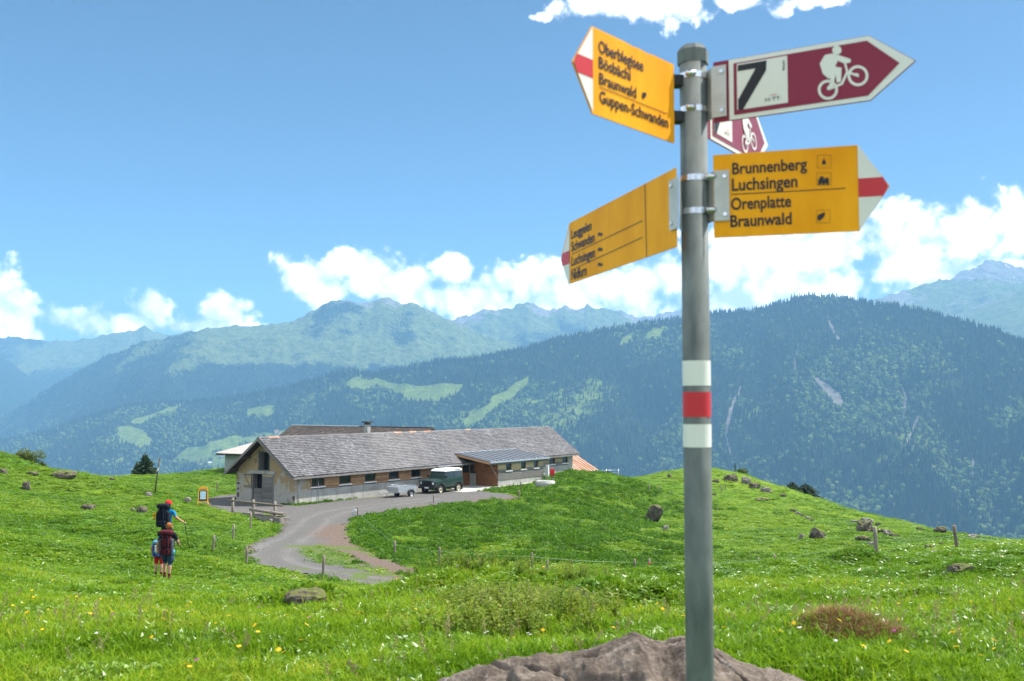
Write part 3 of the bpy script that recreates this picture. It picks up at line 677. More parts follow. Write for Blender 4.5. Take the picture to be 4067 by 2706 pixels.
# ---- forest: instanced trees (one mass, nobody could count it)
def mat_tree(name, a, c):
    b = NB(name); r = b.rand(); g = b.N.new('ShaderNodeTexCoord')
    col = b.ramp(r, (0.0, a), (1.0, c))
    b.bsdf(col, 0.85, 0, None, 0.1); return b.m
M_CONIF = mat_tree('distant_spruce', (0.012, 0.026, 0.011), (0.036, 0.060, 0.022))
M_BROAD = mat_tree('distant_beech', (0.045, 0.080, 0.018), (0.115, 0.165, 0.042))
def proto(name, verts, faces, mat):
    me = bpy.data.meshes.new(name); me.from_pydata(verts, [], faces); me.materials.append(mat); me.update()
    return bpy.data.objects.new(name, me)
def far_conifer(seed):
    r = random.Random(seed); v = []; f = []
    for z0, z1, rad in ((0.02, 0.48, 0.20), (0.26, 0.72, 0.145), (0.52, 1.0, 0.085)):
        n = 7; o = len(v); a0 = r.random() * 6
        for k in range(n):
            t = a0 + 2 * math.pi * k / n; q = rad * r.uniform(0.65, 1.25); v.append((q * math.cos(t), q * math.sin(t), z0 + r.uniform(-0.05, 0.06)))
        v.append((0, 0, z1))
        for k in range(n): f.append((o + k, o + (k + 1) % n, o + n))
    return v, f
def far_broad(seed):
    r = random.Random(seed); bm = bmesh.new(); bmesh.ops.create_icosphere(bm, subdivisions=2, radius=0.36)
    for p in bm.verts:
        p.co *= r.uniform(0.72, 1.2); p.co.z = p.co.z * 1.15 + 0.5
    v = [tuple(p.co) for p in bm.verts]; f = [tuple(q.index for q in fc.verts) for fc in bm.faces]; bm.free(); return v, f
def instancer(name, pts, scale, rot, idx, protos, label, cat, tilt=None, extra=None):
    """one object of kind stuff: points carrying copies of small plants through geometry nodes"""
    me = bpy.data.meshes.new(name); n = len(pts); me.vertices.add(n); me.vertices.foreach_set('co', np.asarray(pts, np.float32).ravel())
    a = me.attributes.new('sc', 'FLOAT_VECTOR', 'POINT'); s = np.asarray(scale, np.float32); s = s if s.ndim == 2 else np.repeat(s[:, None], 3, 1); a.data.foreach_set('vector', s.ravel().copy())
    rr = np.zeros((n, 3), np.float32); rr[:, 2] = rot
    if tilt is not None: rr[:, :2] = tilt
    a = me.attributes.new('ro', 'FLOAT_VECTOR', 'POINT'); a.data.foreach_set('vector', rr.ravel())
    a = me.attributes.new('ix', 'INT', 'POINT'); a.data.foreach_set('value', np.asarray(idx, np.int32))
    for an, av in (extra or {}).items():
        a = me.attributes.new(an, 'FLOAT', 'POINT'); a.data.foreach_set('value', np.asarray(av, np.float32))
    me.update()
    col = bpy.data.collections.new(name + '_kinds')
    for i, p in enumerate(protos): p.name = '%s_kind_%02d' % (name, i); col.objects.link(p)
    o = bpy.data.objects.new(name, me); COL.objects.link(o)
    ng = bpy.data.node_groups.new(name + '_nodes', 'GeometryNodeTree')
    ng.interface.new_socket('Geometry', in_out='INPUT', socket_type='NodeSocketGeometry'); ng.interface.new_socket('Geometry', in_out='OUTPUT', socket_type='NodeSocketGeometry')
    N = ng.nodes; L = ng.links; gi = N.new('NodeGroupInput'); go = N.new('NodeGroupOutput')
    iop = N.new('GeometryNodeInstanceOnPoints'); ci = N.new('GeometryNodeCollectionInfo'); ci.inputs['Collection'].default_value = col; ci.inputs['Separate Children'].default_value = True; ci.inputs['Reset Children'].default_value = True
    def named(nm, ty):
        q = N.new('GeometryNodeInputNamedAttribute'); q.data_type = ty; q.inputs['Name'].default_value = nm
        return [x for x in q.outputs if x.enabled and x.name == 'Attribute'][0]
    e2r = N.new('FunctionNodeEulerToRotation'); L.new(named('ro', 'FLOAT_VECTOR'), e2r.inputs[0])
    L.new(gi.outputs[0], iop.inputs['Points']); L.new(ci.outputs[0], iop.inputs['Instance']); iop.inputs['Pick Instance'].default_value = True
    L.new(named('ix', 'INT'), iop.inputs['Instance Index']); L.new(e2r.outputs[0], iop.inputs['Rotation']); L.new(named('sc', 'FLOAT_VECTOR'), iop.inputs['Scale'])
    L.new(iop.outputs[0], go.inputs[0])
    md = o.modifiers.new('scatter', 'NODES'); md.node_group = ng
    tag(o, label, cat, kind='stuff'); return o
def far_point(px, py):
    X, Y, Z, fo, ro, PX, PY, rows = SURF['mountain']; i = np.argmin((PX[:rows] - px / DS) ** 2 + (PY[:rows] - py / DS) ** 2); return Vector((X[:rows].ravel()[i], Y[:rows].ravel()[i], Z[:rows].ravel()[i]))
def scatter_forest():
    P, S, I, Rz = [], [], [], []
    for key, n, hmin, hmax, dthr in (('mountain', 62000, 15, 30, 0.45), ('mountain.001', 42000, 14, 24, 0.5)):
        X, Y, Z, fo, ro, PX, PY, rows = SURF[key]
        nr, nc = X.shape
        cell = np.hypot(X[1:, 1:] - X[:-1, :-1], Y[1:, 1:] - Y[:-1, :-1]) * np.hypot(X[:-1, 1:] - X[:-1, :-1], Y[:-1, 1:] - Y[:-1, :-1])
        vis = (PX[:-1, :-1] > -140) & (PX[:-1, :-1] < 2500) & (PY[:-1, :-1] < 1290)
        vis &= ~((np.arange(nr - 1)[:, None] > rows + 1))
        # each part of the picture gets its share of trees: far trees are sparser in the field but not in view
        w = np.abs((PX[:-1, 1:] - PX[:-1, :-1])) * (np.abs(PY[1:, :-1] - PY[:-1, :-1]) + 0.6) * vis * np.clip(fo[:-1, :-1] - 0.2, 0, 1)
        c = RNG.choice(w.size, n, p=(w / w.sum()).ravel()); r, q = c // (nc - 1), c % (nc - 1)
        a, b = RNG.random(n), RNG.random(n)
        def bl(F): return (F[r, q] * (1 - a) + F[r + 1, q] * a) * (1 - b) + (F[r, q + 1] * (1 - a) + F[r + 1, q + 1] * a) * b
        x, y, z, f, k, px, py = bl(X), bl(Y), bl(Z), bl(fo), bl(ro), bl(PX), bl(PY)
        keep = (f > dthr + 0.25 * RNG.random(n) - 0.1) & (k < 0.3)
        # broadleaved trees low down and in the lighter woods
        low = smooth(880, 1120, py) * 0.55 + (0.85 - f) * 0.8 - 0.12
        br = RNG.random(n) < np.clip(low + 1.5 * fbm(x * 0.0035, y * 0.0035, 4, 12), 0.03, 0.92)
        s = (hmin + (hmax - hmin) * RNG.random(n)) * np.where(br, 0.75, 1.0) * RNG.uniform(.62, 1.3, n)
        keep &= fbm(x * 0.012, y * 0.012, 3, 17) + RNG.uniform(-.5, .5, n) > -.42
        P.append(np.stack([x, y, z - 1.0], 1)[keep]); I.append(np.where(br, 4 + RNG.integers(0, 3, n), RNG.integers(0, 4, n))[keep]); S.append(s[keep]); Rz.append((RNG.random(n) * 6.28)[keep])
    # a row along the skyline of the near mountain
    X, Y, Z, fo, ro, PX, PY, rows = SURF['mountain']; n = 5200
    q = RNG.integers(0, X.shape[1] - 1, n); b = RNG.random(n)
    rr = np.clip(rows - 1 - (RNG.random(n) ** 2 * 6).astype(int), 0, rows - 1)
    def bl2(F): return F[rr, q] * (1 - b) + F[rr, q + 1] * b
    k = (bl2(PX) > -100) & (bl2(PX) < 2450) & ~((bl2(PX) > 1800) & (bl2(PX) < 1900) & (RNG.random(n) < 0.8))
    P.append(np.stack([bl2(X), bl2(Y), bl2(Z) - 1], 1)[k]); I.append(RNG.integers(0, 4, n)[k]); S.append((14 + 16 * RNG.random(n))[k]); Rz.append((RNG.random(n) * 6.28)[k])
    for px, py, n, sp in ((978, 1768, 7, 14), (1040, 1745, 9, 18), (835, 1828, 3, 5), (870, 1800, 5, 12), (905, 1805, 4, 8), (760, 1860, 16, 30), (700, 1850, 18, 30), (600, 1730, 6, 12)):
        q = [far_point(px + random.gauss(0, sp), py + random.gauss(0, sp * .35)) for _ in range(n)]
        P.append(np.array([tuple(v) for v in q])); I.append(RNG.integers(3, 7, n)); S.append(12 + 10 * RNG.random(n)); Rz.append(RNG.random(n) * 6.28)
    protos = [proto('t', *far_conifer(i), M_CONIF) for i in range(4)] + [proto('t', *far_broad(i), M_BROAD) for i in range(3)]
    instancer('forest', np.concatenate(P), np.concatenate(S), np.concatenate(Rz), np.concatenate(I), protos, 'dense spruce and beech forest covering the far mountainsides', 'forest')
scatter_forest()

# ---- farmhouses and single trees on the far clearing
M_FARWALL = mat_var('far_house_plaster', (0.5, 0.48, 0.44), (0.62, 0.6, 0.56), .5, .9, bump=0); M_FARROOF = mat_var('far_house_tiles', (0.20, 0.10, 0.07), (0.30, 0.17, 0.12), .5, .9, bump=0); M_FARROOFG = mat_var('far_house_slate', (0.45, 0.45, 0.46), (0.55, 0.55, 0.56), .5, .8, bump=0)
for i, (px, py, w, rz, lab) in enumerate(((836, 1846, 13, .3, 'lone white farmhouse on the valley clearing left of the barn'), (800, 1852, 11, .8, 'small farmhouse at the wood edge below the clearing'), (815, 1858, 10, .1, 'lower farmhouse at the wood edge below the clearing'),
        (880, 1812, 11, .5, 'left house of the hamlet beside the pale shed'), (893, 1808, 12, 1.1, 'middle house of the hamlet beside the pale shed'), (886, 1818, 10, .2, 'front house of the hamlet beside the pale shed'), (903, 1815, 11, .7, 'house of the hamlet touching the pale shed wall'),
        (1096, 1719, 16, .2, 'long red-roofed farmhouse at the top of the clearing'), (1112, 1722, 10, .9, 'small red-roofed barn beside the long farmhouse'), (480, 1712, 10, .5, 'tiny hut on the small upper clearing at left'))):
    p = far_point(px, py); h = thing('farmhouse', lab, 'house', tuple(p), rz, 'houses far across the valley')
    MB().box(-w / 2, w / 2, -w * .38, w * .38, -4, w * .42).build('wall', M_FARWALL, h)
    MB().prism([(-w * .48, w * .38), (0, w * .72), (w * .48, w * .38)], -w * .56, w * .56, 'x').build('roof', M_FARROOFG if i in (0, 3) else M_FARROOF, h)
# ---- haze
def build_haze():
    b = NB('valley_haze'); v = b.N.new('ShaderNodeVolumePrincipled')
    v.inputs['Color'].default_value = (0.27, 0.60, 1.0, 1); v.inputs['Density'].default_value = 1.08e-4; v.inputs['Anisotropy'].default_value = 0.0
    b.link(v.outputs[0], b.out.inputs['Volume'])
    m = MB().box(-11600, 11600, -2600, 11400, ZV - 1.0, 1260)
    o = m.build('haze', b.m); tag(o, 'thin blue summer haze filling the valley air', 'haze', kind='stuff')
build_haze()
# ================================================================== materials for buildings and things
def wood_mat(name, a, c, e, grain=(1.2, 14, 14), rough=0.8, bump=0.4):
    b = NB(name); o = b.tc('Object'); v = b.scale(o, grain)
    n = b.noise(v, 2.2, 6, 0.65, 0.6); n2 = b.noise(o, 1.1, 4, 0.6)
    r = b.rand()
    f = b.math('ADD', b.math('MULTIPLY', n, 0.75), b.math('MULTIPLY', b.math('ADD', r, n2), 0.16))
    col = b.ramp(f, (0.34, a), (0.55, c), (0.78, e))
    b.bsdf(col, rough, 0, b.bump(n, bump, 0.006), 0.25); return b.m
M_LARCH = wood_mat('larch_boards', (0.17, 0.088, 0.042), (0.36, 0.205, 0.105), (0.50, 0.33, 0.19))
M_PALEW = wood_mat('pale_boards', (0.30, 0.22, 0.12), (0.44, 0.34, 0.20), (0.56, 0.45, 0.29))
M_BROWNW = wood_mat('brown_boards', (0.12, 0.048, 0.020), (0.22, 0.095, 0.042), (0.31, 0.15, 0.07))
M_GREYW = wood_mat('weathered_boards', (0.085, 0.078, 0.072), (0.19, 0.178, 0.168), (0.33, 0.315, 0.30))
M_DARKW = wood_mat('dark_old_timber', (0.028, 0.022, 0.018), (0.065, 0.052, 0.043), (0.12, 0.10, 0.085))
M_POSTW = wood_mat('fence_post_wood', (0.10, 0.080, 0.062), (0.20, 0.165, 0.135), (0.34, 0.30, 0.26), grain=(14, 14, 1.2))
M_DARK = mat_var('dark_interior', (0.006, 0.006, 0.006), (0.014, 0.013, 0.012), 2, 0.9, bump=0)  # near-black paint stands for shade inside openings; also used for eyes, water
M_WHITE = mat_var('white_painted_sill', (0.62, 0.63, 0.64), (0.78, 0.79, 0.80), 3, 0.6, bump=0.1)
M_METAL = mat_var('galvanised_steel', (0.34, 0.36, 0.38), (0.52, 0.54, 0.56), 12, 0.42, 0.85, 0.1, spec=0.5)
M_ALU = mat_var('aluminium_sheet', (0.46, 0.48, 0.50), (0.60, 0.62, 0.64), 6, 0.45, 0.75, 0.1)
def concrete_mat(name='concrete', k=1.0, stain=0.5):
    b = NB(name); o = b.tc('Object'); n = b.noise(o, 0.9, 6, 0.65); n2 = b.noise(o, 22, 5, 0.7)
    st = b.noise(b.scale(o, (3.2, 3.2, 0.35)), 1.0, 5, 0.6)
    col = b.ramp(n, (0.3, (0.27 * k, 0.265 * k, 0.25 * k)), (0.7, (0.42 * k, 0.41 * k, 0.385 * k)))
    col = b.mix(b.ramp(st, (0.5, 0.0), (0.72, stain)), col, (0.13 * k, 0.125 * k, 0.115 * k))
    col = b.mix(b.ramp(n2, (0.6, 0.0), (0.75, 0.35)), col, (0.2, 0.19, 0.18))
    b.bsdf(col, 0.88, 0, b.bump(n2, 0.25, 0.01), 0.2); return b.m
M_CONC = concrete_mat(); M_SLAB = concrete_mat('patio_concrete', 1.15, 0.15)
def plaster_mat():
    b = NB('old_plaster_and_stone'); o = b.tc('Object'); s = b.N.new('ShaderNodeSeparateXYZ'); b.link(o, s.inputs[0])
    n = b.noise(o, 1.3, 7, 0.65); n2 = b.noise(o, 16, 6, 0.7); v = b.voro(o, 3.4)
    ochre = b.ramp(n2, (0.28, (0.20, 0.135, 0.070)), (0.52, (0.38, 0.275, 0.155)), (0.76, (0.50, 0.39, 0.25)))
    grey = b.ramp(n2, (0.3, (0.30, 0.275, 0.245)), (0.7, (0.50, 0.47, 0.43)))
    f = b.math('ADD', b.math('MULTIPLY', s.outputs[2], -0.22), b.math('MULTIPLY', n, 1.7))
    col = b.mix(b.ramp(f, (0.44, 0.0), (0.54, 1.0)), ochre, grey)
    dk = b.math('MULTIPLY', b.ramp(b.noise(o, 2.1, 4, 0.6), (0.60, 0.0), (0.68, 1.0)), b.ramp(n, (0.4, 0.2), (0.6, 0.9)))
    col = b.mix(dk, col, b.ramp(v, (0.1, (0.10, 0.075, 0.06)), (0.5, (0.22, 0.17, 0.13))))
    h = b.math('ADD', n2, b.math('MULTIPLY', v, 0.8))
    b.bsdf(col, 0.95, 0, b.bump(h, 0.8, 0.05), 0.15); return b.m
M_PLASTER = plaster_mat()
def shingle_mat(name, cols, warm):
    b = NB(name); o = b.tc('Object'); t = b.attr('tone'); n = b.noise(o, 0.28, 5, 0.65); n2 = b.noise(b.scale(o, (6, 1, 1)), 9, 4, 0.6)
    n3 = b.noise(b.scale(o, (1, 0.5, 0.5)), 0.9, 4, 0.6)
    f = b.math('ADD', b.math('ADD', b.math('MULTIPLY', t, 0.22), b.math('MULTIPLY', n, 0.36)), b.math('ADD', b.math('MULTIPLY', n2, 0.12), b.math('MULTIPLY', n3, 0.16)))
    col = b.ramp(f, (0.28, cols[0]), (0.5, cols[1]), (0.72, cols[2]))
    col = b.mix(b.ramp(b.noise(o, 0.16, 4, 0.6), (0.52, 0.0), (0.66, 0.35)), col, warm)
    b.bsdf(col, 0.62, 0, b.bump(n2, 0.3, 0.01), 0.45); return b.m
M_SHING = shingle_mat('grey_wood_shingles', ((0.048, 0.046, 0.051), (0.108, 0.106, 0.115), (0.25, 0.248, 0.262)), (0.16, 0.145, 0.135))
M_SHING2 = shingle_mat('brown_wood_shingles', ((0.035, 0.026, 0.022), (0.085, 0.066, 0.056), (0.17, 0.14, 0.12)), (0.12, 0.088, 0.068))
M_SEAM = mat_var('dark_standing_seam_metal', (0.075, 0.086, 0.104), (0.090, 0.102, 0.122), 1.2, 0.6, 0.0, 0.0, 30, 0.004, 0.4)
M_RUST = mat_var('rusty_sheet', (0.22, 0.105, 0.062), (0.33, 0.19, 0.125), 1.6, 0.7, 0.1, 0.3, 12, 0.01, 0.3, 6, (1, 0.35, 0.35), c3=(0.42, 0.36, 0.32))
M_CORR = mat_var('light_corrugated_sheet', (0.24, 0.222, 0.212), (0.32, 0.30, 0.288), 0.8, 0.65, 0.0, 0.1)
M_PALEWALL = mat_var('pale_grey_wall', (0.30, 0.31, 0.30), (0.40, 0.41, 0.39), 0.7, 0.9, 0, 0.2)
def glass_mat():
    b = NB('window_glass'); b.bsdf((0.02, 0.024, 0.028), 0.06, 0, None, 0.6); return b.m
M_GLASS = glass_mat()

# ================================================================== the long barn
barn = thing('alpine_barn', 'long low stone barn with grey shingle roof beside the gravel yard', 'barn', (HUT_X, HUT_Y, HUT_Z), HUT_RZ)
BL, BW = 38.4, 6.36
EZ, RZ_ = 2.13, 4.84            # height of eave edge and ridge
EY = -0.55                      # eave overhang
SLP = (RZ_ - EZ) / (BW / 2 - EY)
def roof_z(y): return RZ_ - SLP * abs(y - BW / 2)
def TX(px):                     # photo column -> metres along the long wall
    u = (px - CXP) / FPX; return (HUT_Y * u - HUT_X) / (E1.x - E1.y * u)
def c1(x): return 850 + x / 1.473
def shingles(name, O, U, V, Lu, Lv, mat, parent, expo=0.17, seed=1, wmin=0.15, wmax=0.30):
    """rows of separate overlapping wooden shingles on a slope"""
    r = np.random.default_rng(seed); O, U, V = Vector(O), Vector(U).normalized(), Vector(V).normalized(); Nn = U.cross(V).normalized()
    if Nn.z < 0: Nn = -Nn
    vs, fs, tone = [], [], []; n = int(Lv / expo)
    for i in range(n):
        s0 = Lv * i / n; x = -r.random() * 0.2; sag = 0
        while x < Lu:
            w = r.uniform(wmin, wmax); a = max(x, 0); b = min(x + w - 0.008, Lu); x += w
            if b - a < 0.03: continue
            drop = r.uniform(-0.018, 0.02); lift = r.uniform(0.034, 0.058); t = r.random()
            e0, e1 = s0 + drop, min(s0 + expo * 1.25, Lv)
            o = len(vs)
            for (p, q, h) in ((a, e0, 0.0), (b, e0, 0.0), (b, e1, -0.002), (a, e1, -0.002), (a, e0, lift), (b, e0, lift + r.uniform(-.006, .006)), (b, e1, 0.008), (a, e1, 0.008)):
                vs.append(O + U * p + V * q + Nn * h)
            tone += [t] * 8
            fs += [(o + 4, o + 5, o + 6, o + 7), (o, o + 1, o + 5, o + 4), (o + 1, o + 2, o + 6, o + 5), (o + 3, o, o + 4, o + 7)]
    ob = np_mesh(name, [tuple(p) for p in vs], fs, mat, False, {'tone': tone}, parent)
    ob['kind'] = 'stuff'; return ob
# walls
g = MB(); th = 0.45
def gcol(y0, y1, zb, t=th):     # a strip of the gable from zb up to the underside of the roof
    pts_ = [(y0, zb), (y1, zb), (y1, roof_z(y1) - 0.16)]
    if y0 < BW / 2 < y1: pts_.append((BW / 2, roof_z(BW / 2) - 0.16))
    pts_.append((y0, roof_z(y0) - 0.16)); g.prism(pts_, 0.0, t, 'x')
DY0, DY1, LY0, LY1 = 2.30, 4.55, 2.72, 3.92
gcol(0, DY0, -0.4); gcol(DY1, BW, -0.4); gcol(DY0, LY0, 2.30); gcol(LY1, DY1, 2.30)
g.box(0, th, LY0, LY1, 2.30, 2.42); gcol(LY0, LY1, 3.78)
g.build('gable_wall', M_PLASTER, barn)
MB().prism([(0, -0.4), (BW, -0.4), (BW, roof_z(BW) - .16), (BW / 2, RZ_ - .16), (0, roof_z(0) - .16)], BL - 0.4, BL, 'x').build('far_gable_wall', M_CONC, barn)
MB().box(0.45, BL - 0.41, BW - 0.4, BW, -0.4, roof_z(BW) - 0.16).build('rear_wall', M_CONC, barn)
MB().box(0.455, BL - 0.41, 0.5, BW - 0.41, -0.2, 0.03).build('barn_floor', M_DARK, barn)
MB().box(0.46, 0.56, DY0 - 0.3, DY1 + 0.3, 0.0, 4.0).build('shade_screen', M_DARK, barn)  # near-black screen paints the shade behind the gable openings
MB().box(0.001, 1.55, -0.01, 0.42, -0.4, 1.99).build('corner_wall', M_PLASTER, barn)
# dark stones and a worn patch in the plaster at the corners
for i, (yy, zz, w, h) in enumerate(((6.12, 1.35, 0.3, 0.22), (6.14, 0.5, 0.3, 0.42), (6.14, 0.95, 0.24, 0.2), (0.16, 0.55, 0.26, 0.4))):
    bm = bmesh.new(); bmesh.ops.create_icosphere(bm, subdivisions=2, radius=0.5)
    for p in bm.verts: p.co = Vector((p.co.x * 0.05, p.co.y * w * random.uniform(.85, 1.1), p.co.z * h * random.uniform(.85, 1.1)))
    me = bpy.data.meshes.new('wall_stone'); bm.to_mesh(me); bm.free(); me.materials.append(M_ROCK2); o = bpy.data.objects.new('wall_stone', me); COL.objects.link(o); o.parent = barn; o.location = (0.0, yy, zz)
# lintel, loft opening and the big door
MB().box(-0.06, 0.3, DY0 - 0.25, DY1 + 0.3, 2.14, 2.38).build('lintel', M_CONC, barn, 0.01)
lf = MB()
for a in ((LY0 - .05, LY0 + .06), (LY1 - .06, LY1 + .05)): lf.box(-0.03, 0.25, a[0], a[1], 2.40, 3.84)
lf.box(-0.03, 0.25, LY0 + .06, LY1 - .06, 3.74, 3.84); lf.box(-0.05, 0.25, LY0 + .06, LY1 - .06, 2.385, 2.44); lf.build('loft_frame', M_GREYW, barn)
ld = MB().box(0.05, 0.9, LY1 - 0.12, LY1 - 0.07, 2.45, 3.73).build('loft_shutter', M_GREYW, barn)
for yy in (DY0, DY1):
    MB().box(-0.02, 0.30, yy - 0.07, yy + 0.07, -0.05, 2.135).build('door_post', M_GREYW, barn)
bd = MB().box(0.10, 0.13, DY0 + .08, DY1 - .08, 0.0, 0.02).build('barn_door', M_GREYW, barn)
for k in range(14):
    z0 = 0.04 + k * 0.149; xo = 0.045 + random.uniform(-.006, .006)
    MB().box(xo, xo + 0.03, DY0 + 0.09, 3.52, z0, z0 + 0.141).build('plank', M_GREYW if k < 13 else M_PALEW, bd)
    if z0 < 1.0: MB().box(xo + .004, xo + 0.034, 3.54, DY1 - 0.09, z0, z0 + 0.141).build('plank', M_GREYW, bd)
MB().box(0.02, 0.05, 3.515, 3.545, 0.03, 2.1).build('door_batten', M_GREYW, bd)
sh = MB().box(-0.09, -0.06, DY1 + 0.08, DY1 + 0.10, 1.1, 2.15).build('shutter', M_PALEW, barn)
for k in range(5): MB().box(-0.085, -0.055, DY1 + 0.10, DY1 + 0.86, 1.11 + k * 0.208, 1.11 + k * 0.208 + 0.2).build('plank', M_PALEW, sh)
zb = MB(); zb.box(-0.115, -0.086, DY1 + 0.10, DY1 + 0.86, 1.16, 1.27); zb.box(-0.115, -0.086, DY1 + 0.10, DY1 + 0.86, 1.98, 2.09)
zb.add([(-0.113, DY1 + .14, 1.27), (-0.113, DY1 + .26, 1.27), (-0.113, DY1 + .84, 1.98), (-0.113, DY1 + .72, 1.98)], [(0, 1, 2, 3)])
zb.build('shutter_brace', M_GREYW, sh)
hk = MB(); hk.tube([(-0.03, 4.25 + 0.09 * math.cos(t), 3.05 + 0.12 * math.sin(t)) for t in np.linspace(0.6, 5.6, 9)], 0.02, 5); hk.build('iron_ring', M_DARKW, barn)
# roof deck
def deck(name, y0, z0, y1, z1, mat, x0=-0.75, x1=BL + 0.55, t=0.10):
    return MB().prism([(y0, z0), (y1, z1), (y1, z1 - t), (y0, z0 - t)], x0, x1, 'x').build(name, mat, barn)
deck('roof', EY, EZ, BW / 2, RZ_, M_DARKW)
deck('roof_rear_slope', BW / 2 + .002, RZ_, BW - EY, EZ, M_SHING2)
shingles('shingle_cover', (-0.78, EY - 0.03, EZ + 0.01), (1, 0, 0), (0, BW / 2 - EY, RZ_ - EZ), BL + 1.36, math.hypot(BW / 2 - EY, RZ_ - EZ) + .02, M_SHING, barn, 0.20, 5)
rc = MB()
x = -0.75
for k in range(40):
    w = (BL + 1.3) / 40; o_ = random.uniform(-.01, .012)
    rc.prism([(BW / 2 - 0.20, RZ_ - 0.08 + o_), (BW / 2, RZ_ + 0.075 + o_), (BW / 2 + 0.2, RZ_ - 0.08 + o_)], x, x + w - 0.01, 'x', 0 if random.random() < 0.85 else 1); x += w
rc.build('ridge_cap', [M_SHING, M_RUST], barn)
# barge boards, purlin ends, fascia, gutter
for sgn, y0, y1 in ((1, EY, BW / 2), (-1, BW - EY, BW / 2)):
    z0, z1 = EZ, RZ_
    MB().prism([(y0, z0 - .02), (y1, z1 - .02), (y1, z1 - 0.24), (y0, z0 - 0.24)], -0.80, -0.76, 'x').build('barge_board', M_GREYW, barn)
for yy in (0.12, 1.5, BW / 2, BW - 1.5, BW - 0.12):
    zz = roof_z(yy) - 0.14
    MB().box(-0.68, -0.002, yy - 0.09, yy + 0.09, zz - 0.22, zz).build('purlin', M_DARKW, barn)
MB().box(-0.7, BL + 0.5, EY - 0.03, EY + 0.01, EZ - 0.19, EZ - 0.02).build('fascia', M_GREYW, barn)
MB().box(0.47, BL - 0.42, -0.04, 0.12, EZ - 0.06, EZ + 0.12).build('wall_plate', M_LARCH, barn)
MB().box(1.56, BL - .42, 0.2, 0.3, 1.0, EZ + 0.15).build('shade_lining', M_DARK, barn)  # near-black sheet painted as the shade behind the board wall
# concrete base in cast panels
edges = [1.56] + [TX(c1(q)) for q in (685, 825, 960, 1110, 1250, 1400)] + [20.6, 28.1, 32.5, BL]
for a, b_ in zip(edges[:-1], edges[1:]):
    MB().box(a + 0.006, b_ - 0.006, -0.012 + random.uniform(-.003, .003), 0.32, -0.5, 1.06).build('concrete_panel', M_CONC, barn)
# windows and board panels
wins = [(572, 655), (736, 808), (884, 952), (1023, 1088), (1154, 1213), (1267, 1323), (1370, 1425)]
wx = [(TX(c1(a)), TX(c1(b_))) for a, b_ in wins]
far = [(TX(c1(1958)), TX(c1(1992))), (TX(c1(2033)), TX(c1(2068)))]
def window(x0, x1, z0, z1, y, parent, mull=True, sill=True, frame=None, axis='x'):
    w = MB(); t = 0.05
    w.box(x0, x0 + t, y - .035, y + .10, z0, z1); w.box(x1 - t, x1, y - .035, y + .10, z0, z1)
    w.box(x0 + t, x1 - t, y - .035, y + .10, z1 - t, z1); w.box(x0 + t, x1 - t, y - .03, y + .10, z0, z0 + t)
    f = w.build('window', frame or M_LARCH, parent)
    MB().box(x0 + t, x1 - t, y + .07, y + .08, z0 + t, z1 - t).build('pane', M_GLASS, f)
    if mull: MB().box((x0 + x1) / 2 - .018, (x0 + x1) / 2 + .018, y + 0.05, y + .069, z0 + t, z1 - t).build('mullion', M_GREYW, f)
    if sill: MB().box(x0 - .03, x1 + .03, y - .10, y + .09, z0 - .085, z0 - .002).build('sill', M_WHITE, f)
    return f
for i, (a, b_) in enumerate(wx + far):
    window(a, b_, 1.24, 1.93, 0.0, barn, mull=i in (0, 5), frame=M_LARCH)
runs = [(1.56, wx[0][0])] + [(wx[i][1], wx[i + 1][0]) for i in range(6)] + [(wx[6][1], 19.55), (28.2, far[0][0]), (far[0][1], far[1][0]), (far[1][1], BL - 1.0)]
for a, b_ in runs:
    for k in range(5):
        z0 = 1.085 + k * 0.184; dy = random.uniform(-.008, .008)
        gw = b_ > 28.1 and k < 2
        MB().box(a + .012, b_ - .012, -0.045 + dy, 0.0 + dy, z0, z0 + 0.172).build('plank', M_GREYW if gw else (M_LARCH if b_ < 28.1 else M_PALEW), barn)
for a, b_ in runs[:8]:
    for xx in (a + .02, b_ - .05):
        pass
MB().box(BL - 1.0, BL, -0.015, 0.3, 1.065, 2.0).build('end_pier', M_CONC, barn)
for q_ in ([(0.25, -0.06, 2.0), (0.25, -0.06, -0.1)], [(2.2, -0.09, 1.95), (2.2, -0.09, 0.0)]): MB().tube(q_, 0.022, 6).build('lightning_conductor', M_METAL, barn)
gt = MB(); gt.box(15.4, 19.6, EY - 0.17, EY - .035, EZ - 0.16, EZ - 0.05); gt.build('gutter', M_ALU, barn)
# ---- annex with the dark metal roof and the open porch at its near end
AX0, AX1, AD = 20.7, 28.0, -3.1
az0, az1 = 2.36, 2.98
def aroof(y): return az0 + (az1 - az0) * (y + 3.35) / 3.65
MB().box(AX0 + .05, AX1, AD, AD + 0.3, -0.4, 0.62).build('annex_base_wall', M_CONC, barn)
MB().box(AX1 - 0.25, AX1, AD + 0.3, -0.05, -0.4, 2.3).build('annex_far_wall', M_CONC, barn)
MB().box(AX0 + 0.06, AX1 - .26, AD + 0.2, AD + .28, 0.63, 2.28).build('annex_shade_lining', M_DARK, barn)  # near-black sheet painted as the shade inside the annex
aw = [(TX2, TX3) for TX2, TX3 in ((21.9, 22.85), (24.25, 25.15), (26.35, 27.2))]
for a, b_ in aw: window(a, b_, 1.42, 2.17, AD, barn, mull=False, sill=True, frame=M_PALEW)
for k in range(5):
    z0 = 0.63 + k * 0.152
    MB().box(AX0 + .03, AX1, AD - 0.035 + random.uniform(-.006, .006), AD + 0.19, z0, z0 + 0.145).build('plank', M_GREYW, barn)
ar = [(AX0 + .03, aw[0][0]), (aw[0][1], aw[1][0]), (aw[1][1], aw[2][0]), (aw[2][1], AX1)]
